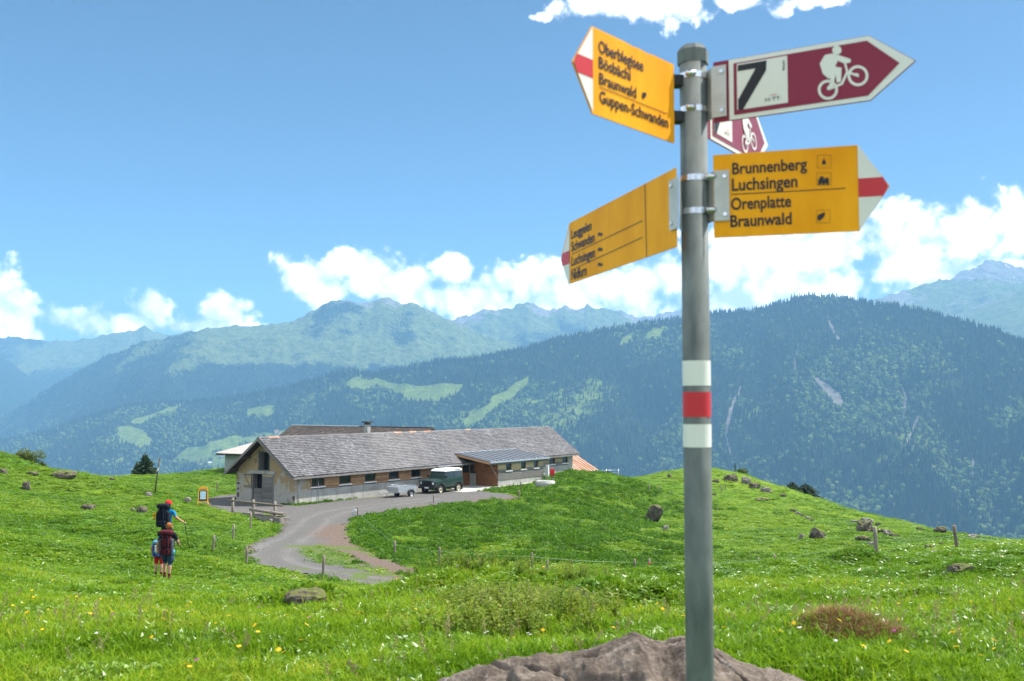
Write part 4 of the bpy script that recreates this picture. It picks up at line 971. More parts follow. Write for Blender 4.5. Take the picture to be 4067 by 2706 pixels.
for a, b_ in ar:
    for k in range(5):
        z0 = 1.40 + k * 0.165
        MB().box(a + .006, b_ - .006, AD - 0.035 + random.uniform(-.006, .006), AD + 0.15, z0, z0 + 0.158).build('plank', M_PALEW if (k > 0 or random.random() < .6) else M_GREYW, barn)
# porch end wall with a big ledged door and a hatch
pw = MB().box(AX0 + .05, AX0 + 0.2, AD + 0.31, -0.06, 0.0, 2.26).build('porch_wall', M_DARKW, barn)
for k in range(14):
    z0 = 0.03 + k * 0.156
    MB().box(AX0 + random.uniform(-.004, .004), AX0 + 0.045, AD + 0.03, -0.75, z0, z0 + 0.149).build('plank', M_BROWNW, pw)
MB().box(AX0 - 0.02, AX0 + .18, -0.74, -0.062, 0.0, 1.15).build('porch_pier', M_CONC, barn)
ht = MB().box(AX0 - 0.06, AX0 - 0.012, -1.9, -0.62, 1.32, 2.22).build('hatch', M_BROWNW, barn)
hf = MB()
for (y0, y1, z0, z1) in ((-1.93, -1.83, 1.29, 2.25), (-.69, -.59, 1.29, 2.25), (-1.829, -.691, 2.15, 2.25), (-1.829, -.691, 1.29, 1.39)): hf.box(AX0 - 0.085, AX0 - 0.061, y0, y1, z0, z1)
hf.build('hatch_frame', M_BROWNW, ht)
MB().box(AX0 - .05, AX0 - .015, AD + .25, -2.05, 1.22, 1.27).build('door_bolt', M_DARKW, barn)
# half door in the long wall under the porch
hd = MB().box(19.6, 20.62, -0.03, 0.1, 0.0, 0.02).build('stable_door', M_BROWNW, barn)
for k in range(8): MB().box(19.62, 20.6, -0.075, -0.035, 0.03 + k * .152, 0.03 + k * .152 + .145).build('plank', M_BROWNW, hd)
MB().box(19.62, 20.6, -0.03, -0.014, 1.26, 2.06).build('door_shade_sheet', M_DARK, barn)  # near-black sheet paints the shade in the open upper doorway
for xx in (19.56, 20.64): MB().box(xx - .045, xx + .045, -0.11, -0.02, 0.0, 2.1).build('door_post', M_LARCH, barn)
# metal roof
ax0, ax1 = 19.15, 28.55
mr_ = MB().prism([(-3.38, aroof(-3.38)), (0.32, aroof(0.32)), (0.32, aroof(.32) - 0.07), (-3.38, aroof(-3.38) - 0.07)], ax0, ax1, 'x').build('annex_roof', M_SEAM, barn)
for k in range(11):
    xx = ax0 + 0.35 + k * 0.86
    MB().prism([(-3.37, aroof(-3.37) + .002), (0.31, aroof(0.31) + .002), (0.31, aroof(.31) + .042), (-3.37, aroof(-3.37) + .042)], xx, xx + 0.03, 'x').build('roof_seam', M_SEAM, mr_)
MB().box(ax0 - .02, ax1 + .02, 0.325, 0.45, aroof(.3) - .1, aroof(.3) + 0.06).build('roof_flashing', M_ALU, mr_)
MB().prism([(-3.4, aroof(-3.4) - .075), (0.3, aroof(.3) - .075), (0.3, aroof(.3) - .26), (-3.4, aroof(-3.4) - .26)], ax0 - .03, ax0 + .02, 'x').build('roof_verge', M_LARCH, mr_)
MB().box(ax0 - .03, ax1, -3.52, -3.385, aroof(-3.4) - .15, aroof(-3.4) - 0.03).build('annex_gutter', M_ALU, mr_)
for k in range(16):
    MB().box(ax0 + 0.2 + k * 0.585, ax0 + 0.26 + k * 0.585, -3.40, -3.36, aroof(-3.38) + 0.005, aroof(-3.38) + 0.09).build('snow_guard', M_ALU, mr_)
MB().box(ax0 + .03, ax1 - .05, -3.37, -3.22, aroof(-3.4) - .30, aroof(-3.4) - .16).build('eave_beam', M_GREYW, barn)
for k in range(7):
    xx = ax0 + 0.1 + k * 1.5
    MB().prism([(-3.3, aroof(-3.3) - .08), (0.0, aroof(0) - .08), (0.0, aroof(0) - .2), (-3.3, aroof(-3.3) - .2)], xx, xx + .09, 'x').build('rafter', M_BROWNW, barn)
MB().tube([(19.5, -3.2, 2.06), (20.66, -3.17, 0.75)], 0.035, 6).build('porch_strut', M_POSTW, barn)
MB().box(28.25, 28.42, -3.5, -3.2, -0.3, 1.6).build('white_post', M_WHITE, barn)
# rear wing with its brown roof, and the chimney
WXc, WH, WY1, WZ = 19.9, 4.3, 21.7, 5.14
ws = 0.57
wr = MB().prism([(WXc - WH, WZ - ws * WH), (WXc, WZ), (WXc + WH, WZ - ws * WH), (WXc + WH, WZ - ws * WH - .12), (WXc, WZ - .12), (WXc - WH, WZ - ws * WH - .12)], 3.5, WY1, 'y').build('wing_roof', M_SHING2, barn)
shingles('wing_shingles', (WXc - WH, WY1, WZ - ws * WH + .01), (0, -1, 0), (1, 0, ws), WY1 - 3.5, WH * math.hypot(1, ws), M_SHING2, barn, 0.19, 9, 0.2, 0.4)
MB().box(WXc - .12, WXc + .12, 12.5, WY1 + .05, WZ - .03, WZ + .06).build('wing_ridge_flashing', M_ALU, barn)
MB().box(WXc - .12, WXc + .12, 3.6, 12.49, WZ - .05, WZ + .045).build('wing_ridge_cap', M_SHING2, barn)
MB().prism([(WXc - WH + .5, -1.5), (WXc + WH - .5, -1.5), (WXc + WH - .5, WZ - ws * (WH - .5) - .13), (WXc, WZ - .13), (WXc - WH + .5, WZ - ws * (WH - .5) - .13)], BW + .01, WY1 - .5, 'y').build('wing_wall', M_PALEWALL, barn)
ch = MB().box(15.35, 15.75, 7.3, 7.7, 3.0, 5.45).build('chimney', M_CONC, barn)
MB().box(15.2, 15.9, 7.15, 7.85, 5.62, 5.74).build('chimney_cap', M_DARKW, ch)
for a, b_ in ((15.35, 7.3), (15.63, 7.3), (15.35, 7.58), (15.63, 7.58)): MB().box(a, a + .12, b_, b_ + .12, 5.451, 5.62).build('cap_leg', M_DARKW, ch)
# ---- patio
pt = MB(); Z0 = 0.02
for poly in ([(14.6, -4.5), (20.9, -4.35), (20.9, -0.02), (17.2, -0.02), (16.3, -2.2), (14.7, -2.5)], [(20.905, -5.6), (26.6, -6.6), (27.6, -4.6), (27.6, -3.12), (20.905, -3.12)]):
    pt.prism(poly, -0.5, 0.13, 'z')
po = pt.build('patio', M_SLAB, None); po.location = (HUT_X, HUT_Y, HUT_Z); po.rotation_euler = (0, 0, HUT_RZ)
tag(po, 'pale concrete patio slab in front of the barn porch', 'patio', kind='structure')
p = hut(20.3, -3.9, 0.134); mh = MB().cyl((0, 0, 0), 'z', 0.34, 0.008, 20).build('drain_cover', M_DARKW, loc=p); tag(mh, 'dark round drain cover set in the patio slab', 'drain cover')

# ================================================================== sheds
sd = thing('shed', 'pale grey shed with light corrugated roof behind the barn gable', 'shed', (-28.4, 99.0, -7.2), HUT_RZ)
MB().box(0, 7, -9, 0, -1.5, 2.15).build('wall', M_PALEWALL, sd)
cr = MB(); n = 66
ys = np.linspace(0.7, -9.6, n * 2 + 1); vs = []; 
for xx, zz in ((-0.65, 2.25), (7.6, 3.75)):
    for i, y in enumerate(ys): vs.append((xx, y, zz + (0.035 if i % 2 else -0.01)))
m_ = len(ys); cr.add(vs, [(i, i + 1, m_ + i + 1, m_ + i) for i in range(m_ - 1)])
co = cr.build('roof', M_CORR, sd); so = co.modifiers.new('s', 'SOLIDIFY'); so.thickness = 0.03
MB().box(-0.6, -0.5, -9.5, 0.6, 2.05, 2.19).build('fascia', M_DARKW, sd)

rs = thing('shed', 'small lean-to shed with rusty red sheet roof at the far end of the barn', 'shed', tuple(hut(38.55, 0, 0)), HUT_RZ)
MB().prism([(-0.05, -2.6), (2.8, -2.6), (2.8, -0.45), (-0.05, -0.45)], -0.1, 5.0, 'y').build('wall_core', M_DARKW, rs)
MB().box(2.81, 4.7, -0.12, 5.0, -3.2, -0.38).build('stone_wall', M_PLASTER, rs)
for k in range(9): MB().box(0.0 + k * .31, .29 + k * .31, -0.14, -0.105, -2.8, -0.22).build('plank', M_DARKW, rs)
nsh = 9
for k in range(nsh):
    x0 = -0.1 + k * 5.2 / nsh; x1 = x0 + 5.2 / nsh - 0.02; dz = random.uniform(-.01, .015)
    MB().prism([(-0.55, -0.06 + dz), (3.05, 1.92 + dz), (3.05, 1.87 + dz), (-0.55, -0.11 + dz)], x0, x1, 'x').build('roof_sheet', M_RUST, rs)
    MB().prism([(-0.54, -0.02 + dz), (3.04, 1.96 + dz), (3.04, 1.925 + dz), (-0.54, -0.055 + dz)], x0 - .03, x0 + .015, 'x').build('sheet_lap', M_RUST, rs)
MB().prism([(3.05, 1.93), (6.4, 0.0), (6.4, -.06), (3.05, 1.87)], -0.1, 5.1, 'x').build('rear_roof', M_RUST, rs)

# ================================================================== off-road car
def paint(name, col, rough=0.35):
    b = NB(name); o = b.tc('Object'); n = b.noise(o, 3, 5, 0.6)
    s = b.N.new('ShaderNodeSeparateXYZ'); b.link(o, s.inputs[0])
    mud = b.math('MULTIPLY', b.ramp(s.outputs[2], (0.45, 0.4), (1.0, 0.02)), b.ramp(n, (0.35, 0.3), (0.65, 1.0)))
    c = b.mix(mud, col, (0.16, 0.14, 0.11)); b.bsdf(c, rough, 0, None, 0.5, 0.25); return b.m
M_GREEN = paint('green_car_paint', (0.005, 0.030, 0.023)); M_ROOFW = mat_var('white_car_roof', (0.62, 0.62, 0.60), (0.72, 0.72, 0.70), 2, 0.4, bump=0)
M_BLACKP = mat_var('black_plastic', (0.012, 0.012, 0.013), (0.028, 0.028, 0.028), 10, 0.6, bump=0.1)
M_TYRE = mat_var('tyre_rubber', (0.012, 0.012, 0.012), (0.045, 0.040, 0.035), 6, 0.85, bump=0.4, bscale=30)
M_CREAM = mat_var('cream_wheel_paint', (0.50, 0.44, 0.31), (0.64, 0.58, 0.44), 5, 0.5, bump=0)
M_LAMP = mat_var('headlight_glass', (0.62, 0.66, 0.66), (0.78, 0.80, 0.80), 5, 0.12, bump=0, spec=0.8)
M_ORANGE = mat_var('orange_lens', (0.55, 0.16, 0.02), (0.6, 0.2, 0.03), 5, 0.3, bump=0)
M_PLATE = mat_var('number_plate', (0.66, 0.67, 0.66), (0.74, 0.75, 0.74), 30, 0.5, bump=0)
car = thing('off_road_car', 'dark green boxy off-road car with white roof parked by the barn', 'car', tuple(hut(12.22, -2.10, 0.01)), HUT_RZ)
def arch(cx, r, a0=180, a1=0, n=9, cz=0.37): return [(cx + r * math.cos(math.radians(a0 + (a1 - a0) * i / (n - 1))), cz + r * math.sin(math.radians(a0 + (a1 - a0) * i / (n - 1)))) for i in range(n)]
prof = [(0.10, 0.60)] + [(0.24, 0.60)] + [p for p in arch(0.75, 0.49, 152, 28)] + [(1.26, 0.55), (2.60, 0.55)] + [p for p in arch(3.11, 0.49, 152, 28)] + [(3.62, 0.60), (3.72, 0.60), (3.72, 1.24), (1.34, 1.24), (1.28, 1.13), (0.14, 1.07), (0.10, 1.03)]
MB().prism(prof, -0.86, 0.86, 'y').build('body', M_GREEN, car, 0.025)
MB().prism([(0.16, 1.02), (1.36, 1.08), (1.36, 1.22), (0.30, 1.165), (0.16, 1.13)], -0.62, 0.62, 'y').build('bonnet', M_GREEN, car, 0.03)
MB().box(0.2, 3.6, -0.6, 0.6, 0.36, 0.6).build('chassis', M_BLACKP, car)
cabv = [(1.34, -.84, 1.24), (3.71, -.84, 1.24), (3.71, .84, 1.24), (1.34, .84, 1.24), (1.50, -.745, 1.79), (3.68, -.745, 1.79), (3.68, .745, 1.79), (1.50, .745, 1.79)]
MB().add(cabv, [(3, 2, 1, 0), (4, 5, 6, 7), (0, 1, 5, 4), (1, 2, 6, 5), (2, 3, 7, 6), (3, 0, 4, 7)]).build('cab', M_GREEN, car, 0.02)
MB().add([(1.42, -.765, 1.775), (3.72, -.765, 1.775), (3.72, .765, 1.775), (1.42, .765, 1.775), (1.52, -.72, 1.90), (3.70, -.735, 1.93), (3.70, .735, 1.93), (1.52, .72, 1.90), (1.70, -.56, 1.97), (3.62, -.58, 1.99), (3.62, .58, 1.99), (1.70, .56, 1.97)],
         [(3, 2, 1, 0), (0, 1, 5, 4), (1, 2, 6, 5), (2, 3, 7, 6), (3, 0, 4, 7), (4, 5, 9, 8), (5, 6, 10, 9), (6, 7, 11, 10), (7, 4, 8, 11), (8, 9, 10, 11)]).build('roof', M_ROOFW, car, 0.02)
def on_cab(x0, x1, z0, z1, side, off=0.012):
    def yy(z): return (0.84 - (z - 1.24) / 0.55 * 0.095) + off
    m = MB(); a = [(x0, side * yy(z0), z0), (x1, side * yy(z0), z0), (x1 - .01, side * yy(z1), z1), (x0 + (0.06 if x0 < 1.7 else 0.01), side * yy(z1), z1)]
    b_ = [(p[0], p[1] - side * 0.02, p[2]) for p in a]
    m.add(a + b_, [(0, 1, 2, 3), (7, 6, 5, 4), (0, 4, 5, 1), (1, 5, 6, 2), (2, 6, 7, 3), (3, 7, 4, 0)]); return m
for sd_ in (-1, 1):
    on_cab(1.62, 2.28, 1.30, 1.72, sd_).build('side_window', M_GLASS, car); on_cab(2.52, 3.56, 1.30, 1.72, sd_).build('side_window', M_GLASS, car)
    MB().add([(2.72, sd_ * .757, 1.83), (3.42, sd_ * .757, 1.83), (3.42, sd_ * .748, 1.90), (2.72, sd_ * .748, 1.895)], [(0, 1, 2, 3)]).build('alpine_window', M_GLASS, car)
    MB().box(1.42, 2.40, sd_ * .862 - .006, sd_ * .862 + .006, 0.62, 1.21).build('door', M_GREEN, car, 0.01)
    for cx in (0.75, 3.11):
        fl = MB(); a1 = arch(cx, 0.56, 165, 15); a2 = arch(cx, 0.47, 165, 15)
        fl.prism(a1 + a2[::-1], sd_ * .80, sd_ * .91, 'y'); fl.build('wheel_arch', M_BLACKP, car)
        w = bpy.data.objects.new('wheel', None); COL.objects.link(w); w.parent = car; w.location = (cx, sd_ * 0.76, 0.375)
        hw = 0.105
        MB().lathe([(0.22, -hw), (0.34, -hw), (0.37, -hw * .7), (0.375, 0), (0.37, hw * .7), (0.34, hw), (0.22, hw)], 28, axis='y').build('tyre', M_TYRE, w)
        s_ = sd_
        MB().lathe([(0.235, s_ * .10), (0.215, s_ * .085), (0.20, s_ * .045), (0.13, s_ * .05), (0.105, s_ * .075), (0.0, s_ * .075)], 24, axis='y').build('rim', M_CREAM, w)
        MB().cyl((0, s_ * .09, 0), 'y', 0.055, 0.05, 14).build('hub', M_BLACKP, w)
    MB().box(1.30, 1.40, sd_ * .88, sd_ * 1.04, 1.28, 1.48).build('mirror', M_BLACKP, car, 0.02)
    MB().box(3.60, 3.63, sd_ * .66, sd_ * .88, 0.22, 0.56).build('mud_flap', M_BLACKP, car)
    MB().box(1.20, 1.23, sd_ * .66, sd_ * .88, 0.26, 0.55).build('mud_flap', M_BLACKP, car)
    MB().cyl((0.06, sd_ * .63, 0.90), 'x', 0.105, 0.06, 20).build('headlight', M_LAMP, car)
    MB().box(0.055, 0.10, sd_ * .40 - .02 * sd_, sd_ * .85, 0.70, 1.05).build('lamp_panel', M_BLACKP, car, 0.01)
    MB().cyl((0.05, sd_ * .78, 0.78), 'x', 0.035, 0.04, 12).build('indicator', M_ORANGE, car)
MB().add([(1.40, -.72, 1.29), (1.40, .72, 1.29), (1.51, .66, 1.74), (1.51, -.66, 1.74), (1.37, -.73, 1.28), (1.37, .73, 1.28), (1.485, .67, 1.75), (1.485, -.67, 1.75)], [(4, 5, 6, 7), (3, 2, 1, 0), (0, 4, 7, 3), (1, 2, 6, 5), (3, 7, 6, 2), (0, 1, 5, 4)]).build('windscreen', M_GLASS, car)
gr = MB()
for k in range(7): gr.box(0.05, 0.08, -0.36, 0.36, 0.72 + k * .05, 0.745 + k * .05)
gr.box(0.082, 0.11, -0.38, 0.38, 0.68, 1.07); gr.build('grille', M_BLACKP, car)
MB().box(-0.06, 0.06, -0.85, 0.85, 0.47, 0.62).build('bumper', M_BLACKP, car, 0.015)
MB().box(-0.075, -0.062, -0.26, 0.16, 0.50, 0.60).build('number_plate', M_PLATE, car)
MB().tube([(0.12, 0.8, 1.1), (-0.02, 0.8, 1.12), (-0.05, 0.55, 1.12), (-0.05, .55, 0.65)], 0.025, 6).build('bull_bar', M_BLACKP, car)

# ================================================================== trailer
tr = thing('trailer', 'small galvanised box trailer standing in front of the dark green car', 'trailer', tuple(hut(8.2, -2.0, 0.01)), HUT_RZ)
MB().box(0.0, 2.1, -0.60, 0.60, 0.48, 0.52).build('floor', M_ALU, tr)
for nm, a in (('side_panel', (0, 2.1, -.62, -.60)), ('side_panel', (0, 2.1, .60, .62))):
    s_ = MB().box(a[0], a[1], a[2], a[3], 0.47, 0.88).build(nm, M_ALU, tr)
    for zz in (0.56, 0.68, 0.80): MB().box(0.03, 2.07, a[2] - .008, a[3] + .008, zz, zz + .035).build('rib', M_METAL, s_)
MB().box(-0.02, 0.0, -.62, .62, 0.47, 0.88).build('front_panel', M_ALU, tr); MB().box(2.1, 2.12, -.62, .62, 0.47, 0.88).build('tailgate', M_ALU, tr)
rl = MB()
for s_ in (-1, 1): rl.tube([(0, s_ * .61, .98), (2.1, s_ * .61, .98)], 0.015, 6)
rl.tube([(0, -.61, .98), (0, .61, .98)], .015, 6)
for (x, y) in ((0, -.61), (0, .61), (0.7, -.61), (1.4, -.61), (2.1, -.61), (.7, .61), (1.4, .61), (2.1, .61)): rl.tube([(x, y, .87), (x, y, .98)], .013, 5)
rl.build('railing', M_METAL, tr)
for s_ in (-1, 1):
    w = bpy.data.objects.new('wheel', None); COL.objects.link(w); w.parent = tr; w.location = (1.35, s_ * .72, 0.285)
    MB().lathe([(0.17, -.075), (0.27, -.075), (0.285, -.05), (0.285, .05), (0.27, .075), (0.17, .075)], 24, axis='y').build('tyre', M_TYRE, w)
    MB().lathe([(0.175, s_ * .07), (0.15, s_ * .03), (0.08, s_ * .045), (0, s_ * .05)], 20, axis='y').build('rim', M_METAL, w)
    mg = MB(); a1 = arch(1.35, .36, 175, 5, 9, .285); a2 = arch(1.35, .33, 175, 5, 9, .285); mg.prism(a1 + a2[::-1], s_ * .63, s_ * .83, 'y'); mg.build('mudguard', M_BLACKP, tr)
MB().box(-1.25, 0.3, -.04, .04, .40, .47).build('drawbar', M_METAL, tr)
dv = MB(); dv.tube([(-.6, 0, .43), (0.05, .5, .45)], .03, 6); dv.tube([(-.6, 0, .43), (0.05, -.5, .45)], .03, 6); dv.build('drawbar_brace', M_METAL, tr)
MB().box(-1.42, -1.22, -.06, .06, .38, .50).build('coupling', M_METAL, tr, .02)
jw = MB().tube([(-.75, -.1, .65), (-.75, -.1, .12)], .025, 8).build('jockey_wheel_post', M_METAL, tr); MB().cyl((-.75, -.1, .095), 'y', .09, .05, 16).build('jockey_wheel', M_TYRE, jw)
# ================================================================== signpost
M_GALV = mat_var('galvanised_pole', (0.066, 0.080, 0.076), (0.165, 0.182, 0.172), 15, 0.85, 0.0, 0.15, 60, 0.002, 0.5, 6, (1, 1, 0.35))
M_YEL = mat_var('yellow_sign_enamel', (0.78, 0.29, 0.004), (0.95, 0.41, 0.012), 6, 0.6, 0, 0.05, 20, .001, 0.15, 6, (1, 1, .35))
M_SWHITE = mat_var('white_sign_enamel', (0.66, 0.64, 0.58), (0.72, 0.70, 0.65), 4, 0.4, 0, 0, spec=0.4)
M_SRED = mat_var('red_sign_enamel', (0.50, 0.020, 0.028), (0.56, 0.028, 0.036), 6, 0.4, 0, 0)
M_MAROON = mat_var('maroon_sign_film', (0.20, 0.006, 0.028), (0.235, 0.009, 0.038), 4, 0.35, 0, 0)
M_INK = mat_var('black_sign_ink', (0.010, 0.010, 0.014), (0.016, 0.016, 0.02), 6, 0.5, 0, 0)
M_BRKT = mat_var('aluminium_bracket', (0.42, 0.41, 0.38), (0.54, 0.53, 0.50), 14, 0.5, 0.45, 0.1)
M_STEEL = mat_var('steel_band', (0.55, 0.56, 0.57), (0.68, 0.69, 0.70), 20, 0.25, 0.9, 0.05)
PX_, PY_ = 0.4076, 2.2
gz = zt1(PX_, PY_)
post = thing('signpost', 'grey metal hiking signpost carrying yellow and maroon direction signs', 'signpost', (PX_, PY_, gz))
ztop = W(2751, 200, 2.2).z
MB().tube([(0, 0, -0.25), (0, 0, ztop - gz)], 0.0302, 32).build('pole', M_GALV, post)
cp = MB(); cp.tube([(0, 0, ztop - gz - 0.034), (0, 0, ztop - gz - 0.004), (0, 0, ztop - gz + 0.008)], [0.0352, 0.0352, 0.026], 8, sm=False); cp.build('pole_cap', M_GALV, post)
for p0, p1, m in ((1432, 1532, M_SWHITE), (1557, 1657, M_SRED), (1686, 1778, M_SWHITE)):
    za, zb_ = W(2770, p1, 2.17).z - gz, W(2770, p0, 2.17).z - gz
    MB().tube([(0, 0, za), (0, 0, zb_)], 0.0309, 32, caps=False).build('painted_band', m, post)
_capH = None
def text_mesh(body, bold=0.020):
    cu = bpy.data.curves.new('t', 'FONT'); cu.body = body; cu.size = 1.0; cu.offset = bold; cu.resolution_u = 4
    ob = bpy.data.objects.new('t', cu); COL.objects.link(ob); dg = bpy.context.evaluated_depsgraph_get(); dg.update()
    me = bpy.data.meshes.new_from_object(ob.evaluated_get(dg)); bpy.data.objects.remove(ob); bpy.data.curves.remove(cu)
    return me
def cap_h():
    global _capH
    if _capH is None:
        me = text_mesh('H'); _capH = max(v.co.y for v in me.vertices); bpy.data.meshes.remove(me)
    return _capH
class Plate:
    """a vertical plate standing between two points; local x runs to the viewer's right, local y away, local z up"""
    def __init__(s, pl, Dl, pr, Dr, name, label, crop=(0, 0, 1.0)):
        a = W(pl, 1600, Dl); b = W(pr, 1600, Dr); s.o = Vector((a.x, a.y, 0)); ex = Vector((b.x - a.x, b.y - a.y, 0)); s.len = ex.length; s.ex = ex.normalized(); s.aw = Vector((-s.ex.y, s.ex.x, 0))
        s.crop = crop; s.obj = None; s.name = name; s.label = label
        s.M = Matrix(((s.ex.x, s.aw.x, 0, s.o.x - PX_), (s.ex.y, s.aw.y, 0, s.o.y - PY_), (0, 0, 1, -gz), (0, 0, 0, 1)))
    def uv(s, x, y):
        ox, oy, k = s.crop; r = ray(ox + x / k, oy + y / k); t = s.o.dot(s.aw) / r.dot(s.aw); h = r * t; return ((h - s.o).dot(s.ex), h.z)
    def poly(s, pts_, mat, depth, name, th=0.0, parent=None, raw=False):
        q = pts_ if raw else [s.uv(*p_) for p_ in pts_]; m = MB()
        if th: m.prism(q, depth, depth + th, 'y')
        else: m.add([(a, depth, b) for a, b in q], [tuple(range(len(q)))])
        o = m.build(name, mat, parent or s.obj)
        if parent is None and s.obj is None: s.obj = o; o.parent = post; o.matrix_local = s.M; o['label'] = s.label
        return o
    def ring(s, c, ro, ri, mat, depth, name, n=28):
        m = MB(); cx, cy = c; vs = [s.uv(cx + r * math.cos(2 * math.pi * k / n), cy + r * math.sin(2 * math.pi * k / n)) for r in (ro, ri) for k in range(n)]
        m.add([(a, depth, b) for a, b in vs], [(k, (k + 1) % n, n + (k + 1) % n, n + k) for k in range(n)]); return m.build(name, mat, s.obj)
    def text(s, body, x0, x1, yb, yt, depth=-0.0012, mat=None, bold=0.020, name='lettering'):
        a, zb_ = s.uv(x0, yb); _, zt_ = s.uv(x0, yt); b = a + (s.uv(x1, yb)[0] - s.uv(x0, yb)[0])
        me = text_mesh(body, bold); xs = [v.co.x for v in me.vertices]; mn, mx = min(xs), max(xs); kz = (zt_ - zb_) / cap_h()
        for v in me.vertices: v.co = Vector((a + (v.co.x - mn) / (mx - mn) * (b - a), depth, zb_ + v.co.y * kz))
        me.materials.clear(); me.materials.append(mat or M_INK); me.name = name; o = bpy.data.objects.new(name, me); COL.objects.link(o); o.parent = s.obj; return o
    def line(s, p, q, w, depth=-0.0011, mat=None):
        a, b = s.uv(*p), s.uv(*q); h = w / 2
        m = MB()
        if abs(a[0] - b[0]) > abs(a[1] - b[1]): m.add([(a[0], depth, a[1] - h), (b[0], depth, b[1] - h), (b[0], depth, b[1] + h), (a[0], depth, a[1] + h)], [(0, 1, 2, 3)])
        else: m.add([(a[0] - h, depth, a[1]), (a[0] + h, depth, a[1]), (b[0] + h, depth, b[1]), (b[0] - h, depth, b[1])], [(0, 1, 2, 3)])
        return m.build('rule_line', mat or M_INK, s.obj)
    def rect_raw(s, x0, x1, z0, z1): return [(x0, z0), (x1, z0), (x1, z1), (x0, z1)]
C2, C3 = (2200, 80, 1.4), (2650, 80, 1.4)
def ibox(pl, x0, x1, y0, y1, w=0.0006):
    for a, b in (((x0, y0), (x1, y0)), ((x0, y1), (x1, y1)), ((x0, y0), (x0, y1)), ((x1, y0), (x1, y1))): pl.line(a, b, w)
def yellow_tip(pl, sh_top, sh_bot, tip, left):
    """white point with the red mountain-path bar"""
    st, sb, tp = pl.uv(*sh_top), pl.uv(*sh_bot), pl.uv(*tip)
    xm = (st[0] + sb[0]) / 2; zt_, zb_ = st[1], sb[1]; zm = (zt_ + zb_) / 2; h = (zt_ - zb_)
    pl.poly([(xm, zb_ + .0015), (tp[0] + (.002 if left else -.002), zm), (xm, zt_ - .0015)], M_SWHITE, -0.0010, 'white_tip', raw=True)
    b = 0.105 * h; f = 1 - b / (h / 2); xt = xm + (tp[0] - xm) * f
    pl.poly([(xm, zm - b), (xt, zm - b), (tp[0] + (.003 if left else -.003), zm), (xt, zm + b), (xm, zm + b)], M_SRED, -0.0016, 'red_bar', raw=True)
def train_icon(pl, x, y, k=1.0):
    for r in ((-30, -8, 30, 18), (-22, -22, 0, -8), (8, -14, 26, -8), (-30, 18, -18, 26), (-6, 18, 6, 26), (16, 18, 28, 26)):
        pl.poly([(x + r[0] * k, y + r[1] * k - r[0] * k * .05), (x + r[2] * k, y + r[1] * k - r[2] * k * .05), (x + r[2] * k, y + r[3] * k - r[2] * k * .05), (x + r[0] * k, y + r[3] * k - r[0] * k * .05)], M_INK, -0.0013, 'train_symbol')
# lower right yellow
LR = Plate(2844, 2.17, 3411, 2.085, 'sign_plate', 'yellow sign pointing right to Brunnenberg and Braunwald with white red tip', C3)
zt_, zb_ = LR.uv(280, 750)[1], LR.uv(265, 1212)[1]; tipx = LR.uv(1238, 918)[0]; shx = LR.uv(1063, 930)[0]
LR.poly([(0, zb_), (shx, zb_), (tipx, (zt_ + zb_) / 2), (shx, zt_), (0, zt_)], M_YEL, 0, 'sign_plate', 0.003, raw=True)
yellow_tip(LR, (1068, 686), (1058, 1183), (1238, 918), False)
LR.text('Brunnenberg', 362, 778, 858, 795); LR.text('Luchsingen', 360, 725, 950, 883); LR.text('Orenplatte', 356, 690, 1056, 990); LR.text('Braunwald', 352, 693, 1151, 1086)
LR.line((358, 970), (992, 936), 0.0018)
ibox(LR, 835, 910, 752, 822); ibox(LR, 832, 905, 1058, 1128); ibox(LR, 832, 910, 850, 918)
train_icon(LR, 870, 892); LR.poly([(862, 805), (880, 803), (884, 790), (874, 778), (872, 765), (866, 780), (860, 792)], M_INK, -0.0013, 'fire_symbol')
for q in ([(835, 1112), (838, 1085), (876, 1068), (878, 1080), (868, 1100), (848, 1116)],): LR.poly(q, M_INK, -0.0013, 'cable_car_symbol')
# upper left yellow
UL = Plate(2353, 1.93, 2690, 2.16, 'sign_plate', 'yellow sign pointing left to Oberblegisee and Schwanden with chipped top edge', C2)
zt_, zb_ = UL.uv(680, 255)[1], UL.uv(688, 692)[1]; tipx = UL.uv(103, 226)[0]; shx = UL.uv(214, 270)[0]
top = [(UL.len * f, zt_ - (0.002 * random.random() if 0.35 < f < 0.72 else 0)) for f in np.linspace(1, 0.02, 26)]
UL.poly([(shx, zb_), (UL.len, zb_)] + top + [(shx, zt_), (tipx, (zt_ + zb_) / 2)], M_YEL, 0, 'sign_plate', 0.003, raw=True)
yellow_tip(UL, (212, 33), (216, 517), (103, 226), True)
UL.text('Oberblegisee', 247, 495, 177, 110); UL.text('Bösbächi', 248, 425, 264, 200); UL.text('Braunwald', 250, 456, 352, 290); UL.text('Guppen-Schwanden', 252, 633, 456, 391)
UL.line((250, 372), (627, 522), 0.0018); UL.poly([(488, 405), (510, 402), (512, 422), (500, 438), (490, 436)], M_INK, -0.0013, 'cable_car_symbol')
